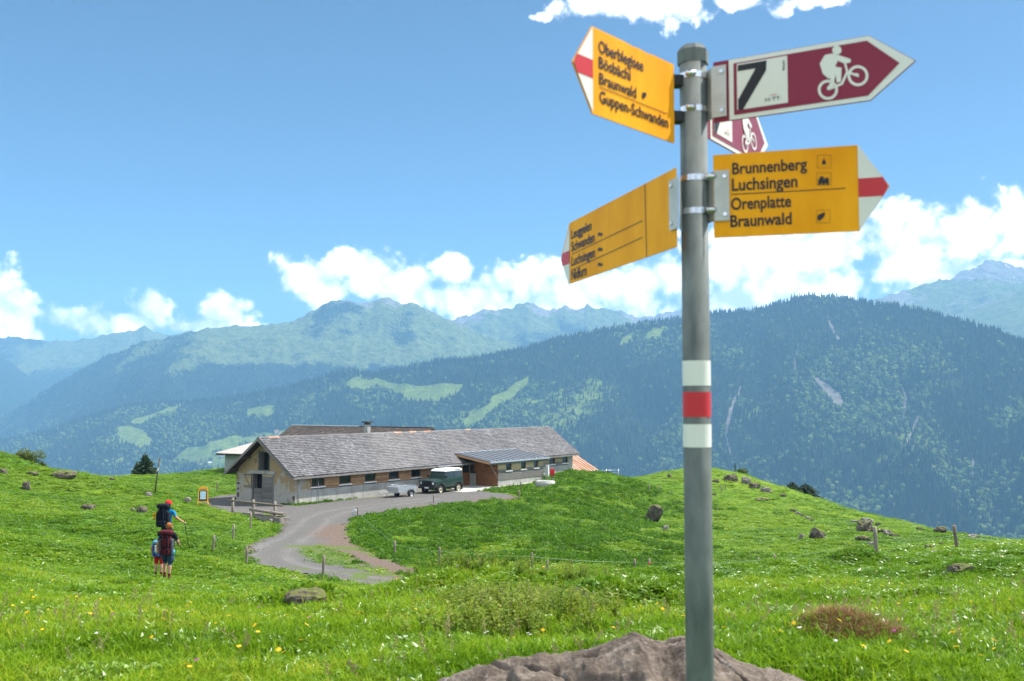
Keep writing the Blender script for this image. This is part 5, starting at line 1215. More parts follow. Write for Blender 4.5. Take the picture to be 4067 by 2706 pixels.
# lower left yellow
LL = Plate(2262, 2.84, 2692, 2.16, 'sign_plate', 'long yellow sign pointing left and away to Leuggelen and Nidfurn', C2)
zt_, zb_ = LL.uv(682, 818)[1], LL.uv(700, 1255)[1]; tipx = LL.uv(40, 1340)[0]; shx = LL.uv(87, 1320)[0]
LL.poly([(shx, zb_), (LL.len, zb_), (LL.len, zt_), (shx, zt_), (tipx, (zt_ + zb_) / 2)], M_YEL, 0, 'sign_plate', 0.003, raw=True)
yellow_tip(LL, (86, 1146), (90, 1490), (40, 1340), True)
LL.text('Leuggelen', 98, 211, 1218, 1168); LL.text('Schwanden', 99, 228, 1288, 1236); LL.text('Luchsingen', 99, 230, 1368, 1316); LL.text('Nidfurn', 99, 184, 1447, 1392)
LL.line((100, 1304), (495, 1115), 0.0018); LL.line((100, 1390), (495, 1208), 0.0018); LL.line((507, 912), (517, 1322), 0.003)
for yy in (1190, 1274, 1358): train_icon(LL, 259, yy, 0.42)
# maroon bicycle sign
BK = Plate(2896, 2.15, 3450, 2.008, 'sign_plate', 'maroon bicycle route 7 sign pointing right in front', C3)
zt_, zb_ = BK.uv(345, 221)[1], BK.uv(348, 560)[1]; zm = (zt_ + zb_) / 2; sx0 = BK.uv(258, 400)[0]; sx1 = BK.uv(345, 400)[0]; shx = BK.uv(1126, 260)[0]; tipx = BK.uv(1383, 222)[0]
H_ = zt_ - zb_
BK.poly([(sx0, zb_), (shx, zb_), (tipx, zm), (shx, zt_), (sx0, zt_)], M_MAROON, 0, 'sign_plate', 0.003, raw=True)
BK.poly([(sx1, zb_ + .001), (shx, zb_ + .001), (tipx - .002, zm), (shx, zt_ - .001), (sx1, zt_ - .001)], M_SWHITE, -0.0010, 'white_border', raw=True)
bw = 0.0105
BK.poly([(sx1 + bw, zb_ + bw), (shx - bw * .4, zb_ + bw), (tipx - bw * 2.9, zm), (shx - bw * .4, zt_ - bw), (sx1 + bw, zt_ - bw)], M_MAROON, -0.0018, 'maroon_field', raw=True)
q0, q1 = BK.uv(390, 380)[0], BK.uv(671, 340)[0]
BK.poly(BK.rect_raw(q0, q1, zb_ + H_ * .15, zt_ - H_ * .10), M_SWHITE, -0.0026, 'white_square', raw=True)
def sq(fx, fz): return (q0 + (q1 - q0) * fx, zb_ + H_ * .15 + H_ * .75 * fz)
BK.poly([sq(.02, .97), sq(.60, .97), sq(.585, .76), sq(.12, .0), sq(.02, .0), sq(.02, .22), sq(.38, .84), sq(.02, .84)], M_INK, -0.0034, 'number_seven', raw=True)
def raw_text(pl, body, x0, x1, z0, capz, depth, rot=False, mat=None):
    me = text_mesh(body, 0.012); xs = [v.co.x for v in me.vertices]; mn, mx = min(xs), max(xs)
    for v in me.vertices:
        a, b = (v.co.x - mn) / (mx - mn), v.co.y / cap_h()
        v.co = Vector((x0 + a * (x1 - x0), depth, z0 + b * capz)) if not rot else Vector((x0 - b * capz, depth, z0 + a * (x1 - x0)))
    me.materials.clear(); me.materials.append(mat or M_INK); o = bpy.data.objects.new('lettering', me); COL.objects.link(o); o.parent = pl.obj; return o
raw_text(BK, 'Bächi', sq(.95, 0)[0], sq(.95, 0)[0] + 0.021, sq(0, .70)[1], .0048, -0.0034, True)
raw_text(BK, 'H·TT.', sq(.56, 0)[0], sq(.88, 0)[0], sq(0, .09)[1], .0075, -0.0034, False, M_GALV)
BK.poly(BK.rect_raw(sq(.66, 0)[0], sq(.80, 0)[0], sq(0, .205)[1], sq(0, .215)[1]), M_SRED, -0.0034, 'logo_line', raw=True)
for c, ro, ri in (((1062, 312), 58, 43), ((895, 390), 56, 41)): BK.ring(c, ro, ri, M_SWHITE, -0.0028, 'bicycle_wheel')
for nm, polys in (('rider_symbol', [[(850, 245), (878, 197), (925, 188), (962, 208), (940, 250), (930, 292), (868, 305), (858, 272)], [(945, 195), (1022, 220), (1022, 238), (990, 246), (935, 222)],
                                    [(866, 300), (925, 262), (972, 268), (968, 345), (945, 352), (938, 306), (900, 330)], [(905, 300), (938, 310), (925, 372), (893, 392), (890, 380), (912, 350)]]),
                  ('bicycle_frame', [[(985, 246), (996, 244), (1008, 286), (1068, 308), (1060, 318), (998, 296)], [(998, 288), (1010, 292), (978, 362), (900, 394), (892, 384), (968, 352)], [(1050, 296), (1068, 304), (1066, 322), (1052, 316)]])):
    for i, q in enumerate(polys): BK.poly(q, M_SWHITE, -0.0028 - 0.0003 * (i + 1), nm)
BK.poly([(945 + 26 * math.cos(t), 170 + 25 * math.sin(t)) for t in np.linspace(0, 2 * math.pi, 17)[:-1]], M_SWHITE, -0.0028, 'rider_head')
# the same sign again behind the pole, pointing away
bk2 = copy_tree(BK.obj, post); a = W(2830, 1600, 2.225); d2 = Vector((0.56, 0.83, 0)).normalized()
off = -sx0 * 1.0
o2 = Vector((a.x, a.y, 0)); aw2 = Vector((-d2.y, d2.x, 0))
bk2.matrix_local = Matrix(((d2.x, aw2.x, 0, o2.x - PX_ + d2.x * (off - 0.03)), (d2.y, aw2.y, 0, o2.y - PY_ + d2.y * (off - 0.03)), (0, 0, 1, -gz + (0.5975 - zb_)), (0, 0, 0, 1)))
bk2['label'] = 'second maroon bicycle sign half hidden behind the pole pointing away'
# brackets and clamp bands
def bracket(pl, x_in, x_out, z0, z1, side):
    a, b = (x_in, x_out)
    o = MB().box(min(a, b), max(a, b), -0.0045, -0.0022, z0, z1).build('bracket', M_BRKT, post); o.matrix_local = pl.M
    for zz in (z0 + .014, z1 - .014): MB().cyl(((a * .3 + b * .7), -0.006, zz), 'y', 0.0045, 0.004, 12).build('rivet', M_STEEL, o)
    # web running back to the pole
    return o
zc = lambda y: W(2770, y, 2.18).z
b1 = bracket(BK, BK.uv(262, 300)[0] - 0.006, BK.uv(330, 300)[0], BK.uv(300, 540)[1], BK.uv(300, 255)[1], 1)
b2 = bracket(LR, LR.uv(262, 900)[0], LR.uv(345, 900)[0], LR.uv(300, 1118)[1], LR.uv(300, 838)[1], 1)
b3 = bracket(LL, LL.uv(690, 1000)[0] + 0.006, LL.uv(650, 1000)[0], LL.uv(660, 1170)[1], LL.uv(660, 890)[1], -1)
for pl, z0, z1 in ((BK, BK.uv(300, 540)[1], BK.uv(300, 255)[1]), (LR, LR.uv(300, 1118)[1], LR.uv(300, 838)[1]), (LL, LL.uv(660, 1170)[1], LL.uv(660, 890)[1])):
    e = pl.M @ Vector((BK.uv(258, 300)[0] if pl is BK else (LR.uv(262, 900)[0] if pl is LR else LL.uv(692, 1000)[0] + .004), 0, 0)); sgn = 1 if pl is not LL else -1
    m = MB(); a0 = Vector((sgn * 0.029, -0.008, 0)); m.add([(a0.x, a0.y, z0 - gz), (e.x, e.y - .004, z0 - gz), (e.x, e.y - .004, z1 - gz), (a0.x, a0.y, z1 - gz), (a0.x, a0.y + .003, z0 - gz), (e.x, e.y - .001, z0 - gz), (e.x, e.y - .001, z1 - gz), (a0.x, a0.y + .003, z1 - gz)], [(0, 1, 2, 3), (7, 6, 5, 4), (0, 4, 5, 1), (1, 5, 6, 2), (2, 6, 7, 3), (3, 7, 4, 0)])
    m.build('bracket_web', M_BRKT, post)
for yy in (298, 432, 706, 838):
    z = zc(yy) - gz
    cb = MB().tube([(0, 0, z - .0065), (0, 0, z + .0065)], 0.0322, 32, caps=False).build('clamp_band', M_STEEL, post)
    MB().cyl((0.030 if yy > 600 else -.012, -0.034, z), 'x', 0.006, 0.022, 8).build('clamp_screw', M_STEEL, cb)
for yy in (318, 462):
    z = zc(yy) - gz; MB().box(-0.052, -0.026, -0.022, 0.006, z - .013, z + .013).build('rear_clip', M_BLACKP, post, .003)

# ================================================================== rocks
from mathutils import noise as mnoise
def rock_mesh(name, seed, w, d, h, mat, sub=3, rough=0.35, flat=0.0):
    bm = bmesh.new(); bmesh.ops.create_icosphere(bm, subdivisions=sub, radius=0.5); off = Vector((seed * 3.1, seed * 1.7, seed * 0.9))
    for v in bm.verts:
        n = v.co.normalized(); k = 1 + rough * mnoise.noise(n * 1.4 + off) + rough * 0.7 * mnoise.noise(n * 3.1 + off) + rough * 0.35 * mnoise.noise(n * 7.0 + off)
        c = n * 0.5 * k
        c = Vector((max(min(c.x, 0.44), -0.46), max(min(c.y, 0.45), -0.43), min(c.z, 0.47 - flat * 0.15 * n.x)))
        v.co = Vector((c.x * w, c.y * d, c.z * h))
    me = bpy.data.meshes.new(name); bm.to_mesh(me); bm.free(); me.materials.append(mat)
    return me
ROCKS = []
def rock(px, py, wpx, hpx, label, mat=None, seed=1, sink=0.3, tilt=(0, 0), D=None, group=None, dk=0.8, name='rock', rough=0.35):
    """px,py: middle of the foot line in the photograph; wpx,hpx: size there"""
    p = hit(px, py, dmin=D or 2.5); k = p.y / FPX; w, h = wpx * k, hpx * k
    flat_ = px > 2800 and D is None
    if flat_: sink, h, rough, w = max(sink, .38), h * .85, .55, w * 1.12
    H = h / (1 - sink); me = rock_mesh(name, seed, w, w * dk, H * 1.05, (M_ROCK2 if (flat_ and seed % 2) else mat) or M_ROCK, 3, rough)
    o = bpy.data.objects.new(name, me); COL.objects.link(o); o.location = (p.x, p.y + w * dk * 0.3, zt1(p.x, p.y + w * dk * .3) + H * (0.5 - sink)); o.rotation_euler = (tilt[0], tilt[1], seed * 1.3 % 0.8 - 0.4)
    tag(o, label, 'rock', group); ROCKS.append((p.x, p.y + w * dk * .3, w * 0.42)); return o
rock(1205, 2420, 175, 58, 'mossy brown-topped rock in the grass below the gravel bend', M_ROCK2, 3, 0.3)
rock(1850, 2318, 175, 62, 'rough grey rock crowning the grassy mound by the road end', M_ROCK, 5, 0.35, D=14)
rock(2302, 2420, 92, 72, 'dark jagged stone poking from herbs left of the signpost', M_ROCK2, 7, 0.25, rough=.5)
rock(1800, 2552, 62, 58, 'small round mossy stone in foreground herbs', M_ROCK2, 9, 0.25)
rock(3832, 2280, 90, 42, 'brown earthy clump beside the grass tuft at right', M_ROCK2, 11, 0.3)
rock(2602, 2078, 62, 72, 'tall leaning boulder standing alone on the green bank', M_ROCK2, 13, 0.12, (0.2, 0.45), dk=.7)
rock(2645, 2106, 26, 18, 'small stone just below the leaning boulder', M_ROCK, 14)
rock(3252, 2140, 62, 40, 'slanted grey slab on the right hillside below the stone line', M_ROCK, 15, 0.25, (0, 0.5))
rock(3186, 2142, 22, 22, 'little stone left of the slanted grey slab', M_ROCK, 16)
rock(3440, 2112, 60, 44, 'largest dark boulder of the outcrop on the right slope', M_ROCK2, 17, 0.25)
rock(3448, 2076, 50, 20, 'flat rock at the top of the right slope outcrop', M_ROCK, 18)
rock(3490, 2088, 22, 14, 'small stone beside the top of the right slope outcrop', M_ROCK, 19)
rock(3400, 2078, 30, 12, 'low stone at the left tip of the right slope outcrop', M_ROCK, 20)
rock(3470, 2113, 24, 18, 'stone touching the largest outcrop boulder', M_ROCK, 201)
for i, (a, b, w, h) in enumerate(((3506, 2118, 30, 16), (3530, 2126, 34, 20), (3556, 2136, 36, 18))):
    rock(a, b, w, h, ['upper', 'middle', 'lower'][i] + ' rock of the short stone row right of the tall fence post', M_ROCK, 21 + i)
rock(3432, 2152, 52, 22, 'broken flat rocks left of the tall fence post', M_ROCK, 25); rock(3468, 2166, 30, 14, 'stone right behind the foot of the tall fence post', M_ROCK, 26)
rock(3657, 2107, 28, 12, 'small dark stone left of the skyline boulder', M_ROCK2, 27); rock(3740, 2117, 44, 24, 'dark boulder sitting on the right skyline', M_ROCK2, 28)
rock(3700, 2186, 46, 24, 'craggy stone half sunk in the slope between the two tall posts', M_ROCK, 29); rock(3722, 2198, 40, 16, 'low slab under the craggy sunken stone', M_ROCK, 30)
rock(3742, 2164, 20, 12, 'lone pebble-like stone above the craggy sunken stone', M_ROCK, 31); rock(3870, 2138, 40, 14, 'low grassy stone on the skyline near the right post', M_ROCK, 32)
for i, (a, b, w, h) in enumerate(((3150, 2034, 26, 14), (3172, 2044, 24, 12), (3192, 2054, 24, 12), (3212, 2064, 22, 11), (3228, 2072, 14, 9))):
    rock(a, b, w, h, ['first', 'second', 'third', 'fourth', 'last'][i] + ' stone down the slanting row under the two spruces', M_ROCK, 33 + i)
rock(2908, 1912, 56, 30, 'dark rock ledge under the small tree on the hilltop', M_ROCK2, 41, 0.2); rock(2966, 1922, 36, 30, 'stacked crag right of the hilltop bush', M_ROCK, 42, 0.2)
rock(2999, 1940, 40, 24, 'pale broken crag below the hilltop bush', M_ROCK, 43); rock(3046, 1956, 40, 20, 'lowest rocks of the hilltop crag', M_ROCK, 44)
rock(3112, 1972, 24, 10, 'lone stone between hilltop crag and spruces', M_ROCK, 45); rock(2844, 1918, 26, 13, 'small dark rock right of the pole on the hilltop', M_ROCK2, 46)
rock(2838, 1970, 18, 11, 'dark stone beside the hilltop fence stakes', M_ROCK2, 47); rock(2660, 1896, 18, 11, 'stone on the left shoulder of the hilltop', M_ROCK2, 48)
rock(3030, 1990, 60, 9, 'flat pale rocks in the slope below the hilltop crag', M_ROCK, 49)
rock(246, 1902, 98, 24, 'long brown hummock rock on the left skyline', M_ROCK2, 51, 0.3); rock(122, 1888, 52, 13, 'grey broken rock left of the skyline hummock', M_ROCK2, 52)  # darker mossy stone also stands for the left skyline rocks' backlit shade
rock(6, 1882, 36, 20, 'grey rock cut by the left picture edge', M_ROCK2, 53); rock(100, 1946, 32, 32, 'dark lone rock on the left slope', M_ROCK2, 54)
rock(345, 2030, 54, 22, 'dark wedge-shaped stone on the left slope', M_ROCK2, 55); rock(442, 1907, 20, 11, 'tiny rock on the skyline left of the spruce', M_ROCK2, 56)
rock(560, 2040, 44, 28, 'dark rock above the hikers', M_ROCK2, 57); rock(526, 2030, 18, 11, 'small pale stone left of the rock above the hikers', M_ROCK, 58)
rock(588, 1970, 28, 14, 'grey stone at the foot of the leaning pole', M_ROCK, 59); rock(742, 1994, 30, 15, 'pale rubble stone left of the yellow board', M_ROCK, 60)
rock(1076, 2080, 24, 16, 'pale stone lying by the trough end', M_ROCK, 61); rock(1090, 2074, 18, 18, 'reddish stone stacked by the trough end', M_ROCK, 62)
rock(1158, 2302, 36, 11, 'flat dark stone at the grassy edge of the bend', M_ROCK2, 63, D=30)
# the big boulder in front
def front_boulder():
    sil = [(1690, 2760), (1735, 2718), (1765, 2690), (1900, 2645), (2050, 2605), (2230, 2600), (2350, 2572), (2460, 2532), (2520, 2508), (2575, 2532), (2640, 2548), (2700, 2522), (2760, 2532), (2850, 2580), (2950, 2630), (3100, 2665), (3230, 2715), (3320, 2780)]
    P = [W(a, b, 3.6) for a, b in sil]; xs = np.array([p.x for p in P]); zs = np.array([p.z for p in P])
    X, Y = np.meshgrid(np.linspace(xs[0] - 0.05, xs[-1] + .05, 420), np.linspace(2.6, 4.2, 300))
    c = np.interp(X, xs, zs); dy = Y - 3.6
    Z = c - np.where(dy > 0, 1.6 * dy ** 2 + 0.35 * dy, 0.085 * (-dy) + 0.32 * dy ** 2)
    Z += 0.045 * (ridged(X * 3.2 + .3 * Y, Y * 4.5, 5, 7) - .55) * smooth(0, 0.12, np.abs(dy) + .03) + 0.012 * fbm(X * 18, Y * 18, 4, 8) + 0.005 * fbm(X * 60, Y * 60, 3, 18)
    st = np.abs(vnoise(X * 1.6 + Y * 2.4 + .25 * fbm(X * 4, Y * 4, 3, 5), Y * .8 + 3, 62) * 2 - 1)
    Z -= 0.035 * smooth(0.07, 0.0, st)
    Z -= 0.05 * smooth(0.72, 0.9, ridged(X * 2.6 + 0.4 * Y, Y * 1.1, 2, 61)) * smooth(0.0, 0.2, -dy)
    r = random.Random(4)
    for _ in range(26):       # solution pits
        px, py = r.uniform(xs[1], xs[-2]), r.uniform(2.9, 3.58); a = r.uniform(-.9, .9); l, w = r.uniform(.012, .03), r.uniform(.007, .014)
        dx, dyy = X - px, Y - py; u = dx * math.cos(a) + dyy * math.sin(a); v = -dx * math.sin(a) + dyy * math.cos(a)
        Z -= 0.035 * np.exp(-((u / l) ** 2 + (v / (w * 1.8)) ** 2))
    Z = np.maximum(Z, -1.75)
    o = np_mesh('boulder', np.stack([X, Y, Z], -1).reshape(-1, 3), grid_quads(300, 420), M_BOULDER, True)
    so = o.modifiers.new('s', 'SOLIDIFY'); so.thickness = 0.06; so.offset = -1
    tag(o, 'large bare brown-grey boulder at the foot of the signpost', 'boulder')
front_boulder(); ROCKS.append((0.42, 3.3, 0.75)); ROCKS.append((0.0, 3.35, .4)); ROCKS.append((0.85, 3.3, .4))

# ================================================================== fences
M_WIRE = mat_var('pale_electric_fence_wire', (0.32, 0.42, 0.34), (0.45, 0.55, 0.46), 4, 0.5, 0.2, 0)
M_INS = mat_var('orange_insulator', (0.6, 0.12, 0.02), (0.66, 0.16, 0.03), 4, 0.4, 0, 0)
def fence_post(px, py, hpx, label, rad=0.05, lean=(0, 0), D=None, group='fence posts in the pasture'):
    p = hit(px, py, dmin=D or 25); h = hpx * p.y / FPX
    t = thing('fence_post', label, 'fence post', (p.x, p.y, p.z), 0, group)
    n = 5; pts_ = [(lean[0] * f + random.uniform(-.006, .006), lean[1] * f, -0.25 + (h + 0.25) * f) for f in np.linspace(0, 1, n)]
    MB().tube(pts_, [rad * random.uniform(.9, 1.08) for _ in range(n)], 9).build('stake', M_POSTW, t)
    return Vector((p.x + lean[0], p.y + lean[1], p.z)), h, t
def wire(points, label, sag=0.06, r=0.0035):
    pts_ = []
    for a, b in zip(points[:-1], points[1:]):
        for f in np.linspace(0, 1, 9)[:-1]:
            q = a.lerp(b, f); q.z -= sag * 4 * f * (1 - f); pts_.append(q)
    pts_.append(points[-1])
    o = MB().tube([tuple(q) for q in pts_], r, 4).build('fence_wire', M_WIRE); tag(o, label, 'wire'); return o
F = {}
for key, px, py, h, lab, kw in (
        ('a', 1282, 2303, 93, 'near wooden stake on the grassy lip below the gravel bend', dict(rad=.055, lean=(.03, 0), D=32)),
        ('b', 979, 2243, 70, 'stake at the outer left edge of the gravel bend', dict(D=35)),
        ('c', 845, 2190, 61, 'first stake of the wire fence right of the hikers', dict(lean=(.05, 0))),
        ('d', 926, 2147, 64, 'middle stake of the wire fence right of the hikers', dict(lean=(.02, 0))),
        ('e', 994, 2104, 66, 'last stake of that wire fence nearest the trough', dict(lean=(.02, 0))),
        ('f', 1568, 2211, 61, 'stake on the inside bank of the bend', dict(D=38)), ('g', 1746, 2247, 72, 'tall pale stake at the foot of the green bank', dict(D=38)),
        ('h', 2113, 2269, 72, 'thin rear stake of the pair left of the signpost', dict(rad=.04, D=36)), ('i', 2174, 2298, 70, 'thick front stake of the pair left of the signpost', dict(D=34)),
        ('j', 2521, 2279, 56, 'thin stake close left of the signpost pole', dict(rad=.045, D=36)), ('k', 2579, 2283, 62, 'stake with red insulator touching the signpost pole in view', dict(D=36)),
        ('l', 3012, 2274, 57, 'thin dark stake right of the signpost pole', dict(rad=.035, D=38)), ('m', 3079, 2276, 60, 'thicker stake right of the signpost pole', dict(D=38)),
        ('n', 3484, 2212, 116, 'tall dark stake on the right foreground crest', dict(rad=.062, lean=(-.06, 0), D=26)),
        ('o', 3808, 2192, 100, 'tall leaning stake farthest right', dict(rad=.05, lean=(-.12, 0), D=28)), ('p', 3791, 2190, 14, 'short stub beside the farthest right stake', dict(rad=.04, D=30)),
        ('q', 1420, 2053, 38, 'stake with white rope at the yard corner', dict(D=50)), ('r', 1722, 2000, 36, 'stake on the bank edge below the car', dict(D=55)),
        ('s', 2062, 1982, 34, 'lower stake of the pair below the patio', dict(D=60)), ('t', 2068, 1951, 36, 'upper stake of the pair at the patio edge', dict(D=60)),
        ('u', 1780, 2302, 32, 'short stake beside the mound rock', dict(rad=.04, D=18)), ('v', 862, 1954, 38, 'dark stake behind the yellow board', dict(rad=.05, D=60)),
        ('w', 2578, 1948, 22, 'far left stake of the hilltop fence', dict(rad=.05, D=80)), ('x', 2619, 1950, 22, 'second stake of the hilltop fence', dict(rad=.05, D=80)), ('y', 2667, 1961, 10, 'short third stake of the hilltop fence', dict(rad=.06, D=80)),
        ('z', 2865, 1956, 24, 'left stake of the hilltop pair right of the pole', dict(rad=.05, D=80)), ('A', 2882, 1946, 22, 'right stake of the hilltop pair right of the pole', dict(rad=.05, D=80)), ('B', 14, 1806, 12, 'tiny stake on the far left skyline', dict(rad=.03, D=50))):
    F[key] = fence_post(px, py, h, lab, **kw)
def top(k, f=.8): p, h, _ = F[k]; return Vector((p.x, p.y - .05, p.z + h * f))
wire([top('c', .75), top('d', .75), top('e', .75), hut(-2.6, -1.6, 0.95) + Vector((-1, -3.0, 0))], 'thin pale wire strung along the stakes right of the hikers')
wire([top('q', .5), top('f'), top('g'), top('h'), top('j'), top('l')], 'thin wire along the foot of the green bank')
wire([top('u'), top('i', .3), top('k', .5), top('m'), top('n', .55)], 'thin wire rising to the tall stake on the right')
wire([top('n', .6), top('o', .6), top('o', .6) + Vector((9, -1, -0.9))], 'thin wire between the two tall right stakes')
for k in ('k', 's'):
    p, h, t = F[k]; MB().box(-.06, .06, -.085, -.045, h * .7, h * .78).build('insulator', M_INS, t)
# white rope bundle on the yard-corner stake and its hanging handle
p, h, t = F['q']
rp = MB(); r = random.Random(3)
for _ in range(14):
    q0 = Vector((-.05 + r.uniform(-.04, .02), -.06, h * .72)); q2 = Vector((-.28 + r.uniform(-.14, .1), -.06 + r.uniform(-.06, .06), h * .2 + r.uniform(-.1, .12))); q1 = (q0 + q2) / 2 + Vector((r.uniform(-.1, .1), 0, r.uniform(.02, .14)))
    rp.tube([q0, q1, q2], .014, 5)
rbd = thing('rope_bundle', 'tangled white rope with red handle hanging on the yard-corner stake', 'rope', tuple(p)); rp.build('rope', M_WHITE, rbd)
gh = MB().tube([(-.1, -.25, .05), (-.16, -.3, -.35), (-.2, -.34, -.62)], .012, 5).build('cord', M_WIRE, rbd)
hnd = MB().tube([(-.2, -.34, -.62), (-.215, -.35, -.86)], .028, 7).build('handle', M_INS, rbd)

# ================================================================== trough with rail, yellow board, leaning pole
tp = hit(1035, 2062, 40)
td = Vector((0.80, -0.60, 0)).normalized()
tr_ = thing('water_trough', 'long low concrete water trough at the yard edge before the gable', 'trough', (tp.x, tp.y, tp.z - .02), math.atan2(td.y, td.x))
TL, TWd = 4.6, .75
for nm, a in (('trough_side', (-TL / 2, TL / 2, -TWd / 2, -TWd / 2 + .1)), ('trough_side', (-TL / 2, TL / 2, TWd / 2 - .1, TWd / 2)), ('trough_end', (-TL / 2, -TL / 2 + .12, -TWd / 2 + .1, TWd / 2 - .1)), ('trough_end', (TL / 2 - .12, TL / 2, -TWd / 2 + .1, TWd / 2 - .1))):
    MB().box(a[0], a[1], a[2], a[3], -.2, .26).build(nm, M_ROCK, tr_, .01)
MB().box(-TL / 2 + .12, TL / 2 - .12, -TWd / 2 + .1, TWd / 2 - .1, -.2, .10).build('water', M_DARK, tr_)
rl_ = thing('rail_fence', 'weathered post and rail guard standing along the trough', 'fence', tuple(Vector((tp.x, tp.y, tp.z)) + Vector((-.2, .35, 0))), math.atan2(td.y, td.x))
for x in (-2.6, -0.55, 1.5): MB().tube([(x, 0, -.3), (x + .02, 0, 1.12)], .085, 8).build('post', M_POSTW, rl_)
MB().tube([(-2.8, -.12, .96), (2.4, -.12, .92)], .06, 8).build('rail', M_POSTW, rl_); MB().tube([(-.7, -.13, .52), (2.5, -.13, .42)], .09, 8).build('rail', M_POSTW, rl_)

M_BYEL = mat_var('yellow_plastic_frame', (0.66, 0.34, 0.012), (0.74, 0.40, 0.02), 4, 0.4, 0, 0)
def poster_mat():
    b = NB('poster_print'); o = b.tc('Object'); n = b.noise(b.scale(o, (3, 1, 5)), 2.2, 5, .6)
    s = b.N.new('ShaderNodeSeparateXYZ'); b.link(o, s.inputs[0])
    f = b.math('ADD', b.math('MULTIPLY', n, .9), b.math('MULTIPLY', s.outputs[2], .25))
    b.bsdf(b.ramp(f, (.45, (.10, .16, .10)), (.6, (.55, .65, .68)), (.78, (.16, .42, .66))), .4, 0, None, .4); return b.m
bp = hit(806, 2010, 50)
bdx = thing('sidewalk_board', 'yellow round-topped sandwich board with blue poster beside the path', 'sign board', (bp.x, bp.y, bp.z), math.radians(14))
hb = 1.42; wb = .36
def leafboard(y0, y1, mat_front):
    pr = [(-wb, .28), (wb, .28), (wb * .93, 1.05)] + [(wb * .93 * math.cos(a), 1.05 + .33 * math.sin(a)) for a in np.linspace(0.15, math.pi - .15, 11)] + [(-wb * .93, 1.05)]
    m = MB(); n = len(pr)
    def yy(z): return y0 + (y1 - y0) * z / hb
    vs = [(x, yy(z), z) for x, z in pr] + [(x, yy(z) + .03, z) for x, z in pr]
    m.add(vs, [tuple(range(n)), tuple(range(2 * n - 1, n - 1, -1))] + [(i, (i + 1) % n, n + (i + 1) % n, n + i) for i in range(n)])
    o = m.build('board_panel', M_BYEL, bdx)
    for sx in (-1, 1): MB().tube([(sx * .33, yy(.3) + .015, .3), (sx * .37, yy(0) + .015, -.05)], .022, 6).build('leg', M_BYEL, bdx)
    return o, yy
fb, yy = leafboard(-.22, .0, None); leafboard(.30, .06, None)
def facing(x0, x1, z0, z1, off, nm, m): 
    return MB().add([(x0, yy(z0) - off, z0), (x1, yy(z0) - off, z0), (x1, yy(z1) - off, z1), (x0, yy(z1) - off, z1)], [(0, 1, 2, 3)]).build(nm, m, fb)
facing(-.27, .27, .36, 1.08, .004, 'poster_frame', M_BLACKP); facing(-.20, .20, .48, 1.03, .008, 'poster', poster_mat()); facing(-.22, .22, 1.14, 1.20, .004, 'printed_line', M_BROWNW)

lp = hit(613, 1960, 50); k_ = lp.y / FPX
lpo = thing('marker_pole', 'dark leaning wooden marker pole with a white band', 'pole', (lp.x, lp.y, lp.z))
hp = 140 * k_; MB().tube([(0, 0, -.3), (18 * k_, 0, hp)], [.055, .045], 8).build('shaft', M_DARKW, lpo)
MB().tube([(18 * k_ * .62, 0, hp * .62), (18 * k_ * .665, 0, hp * .665)], .06, 8).build('white_band', M_WHITE, lpo); MB().tube([(18 * k_ * .69, 0, hp * .69), (18 * k_ * .71, 0, hp * .71)], .06, 8).build('white_band', M_WHITE, lpo)

# basin, red box on its post, gate beyond the shed
bs = hit(2166, 1934, 60)
ba = thing('round_basin', 'round concrete well basin with pale rim on the patio edge', 'basin', (bs.x, bs.y + .3, HUT_Z + .32))
m = MB(); m.lathe([(0.0, .40), (.62, .40), (.66, .60), (.74, .62), (.80, .56), (.82, .30), (.80, 0), (.80, -.3)], 12); m.build('wall', M_CONC, ba)
mm = MB(); mm.lathe([(.60, .585), (.66, .625), (.76, .63), (.81, .58), (.825, .40)], 12); mm.build('rim', M_SLAB, ba)
rb = hit(2194, 1925, 60)
rbt = thing('post_box', 'red box mounted on a short grey post behind the basin', 'post box', (rb.x, rb.y + .4, zt1(rb.x, rb.y + .4)))
MB().tube([(0, 0, -.3), (0, 0, .75)], .06, 8).build('post', M_GALV, rbt); MB().box(-.20, .20, -.16, .16, .72, 1.22).build('box', M_SRED, rbt, .05); MB().box(-.15, .15, -.13, .13, 1.221, 1.30).build('lid', M_SRED, rbt, .03)
gp = W(2395, 1905, 99); gzz = zt1(gp.x, gp.y)
gt_ = thing('field_gate', 'grey tubular steel gate beyond the rusty shed', 'gate', (gp.x, gp.y, max(gzz, gp.z) - .1), math.radians(12))
for z in (.25, .5, .75, 1.0): MB().tube([(-.9, 0, z), (1.6, 0, z)], .025, 6).build('bar', M_METAL, gt_)
for x in (-.9, .35, 1.6): MB().tube([(x, 0, -.4), (x, 0, 1.1)], .035, 6).build('upright', M_METAL, gt_)
# ================================================================== hikers
def cloth(name, a, c, s=14): return mat_var(name, a, c, s, 0.9, 0, 0.3, 60, 0.004, 0.15)
M_SKIN = mat_var('skin', (0.42, 0.22, 0.145), (0.52, 0.29, 0.20), 6, 0.55, 0, 0.05, spec=0.35)
M_BLUET = cloth('cyan_tshirt', (0.006, 0.15, 0.36), (0.012, 0.23, 0.48)); M_BLK = cloth('black_shirt', (0.010, 0.010, 0.016), (0.022, 0.022, 0.03)); M_JEAN = cloth('blue_denim_shorts', (0.020, 0.042, 0.095), (0.045, 0.085, 0.16))
M_REDS = cloth('red_cloth', (0.46, 0.016, 0.018), (0.60, 0.03, 0.03)); M_SOCK = cloth('maroon_socks', (0.08, 0.01, 0.014), (0.13, 0.016, 0.022)); M_BOOT = cloth('brown_boots', (0.045, 0.028, 0.022), (0.10, 0.07, 0.055)); M_DKTR = cloth('dark_trousers', (0.016, 0.018, 0.026), (0.034, 0.038, 0.05))
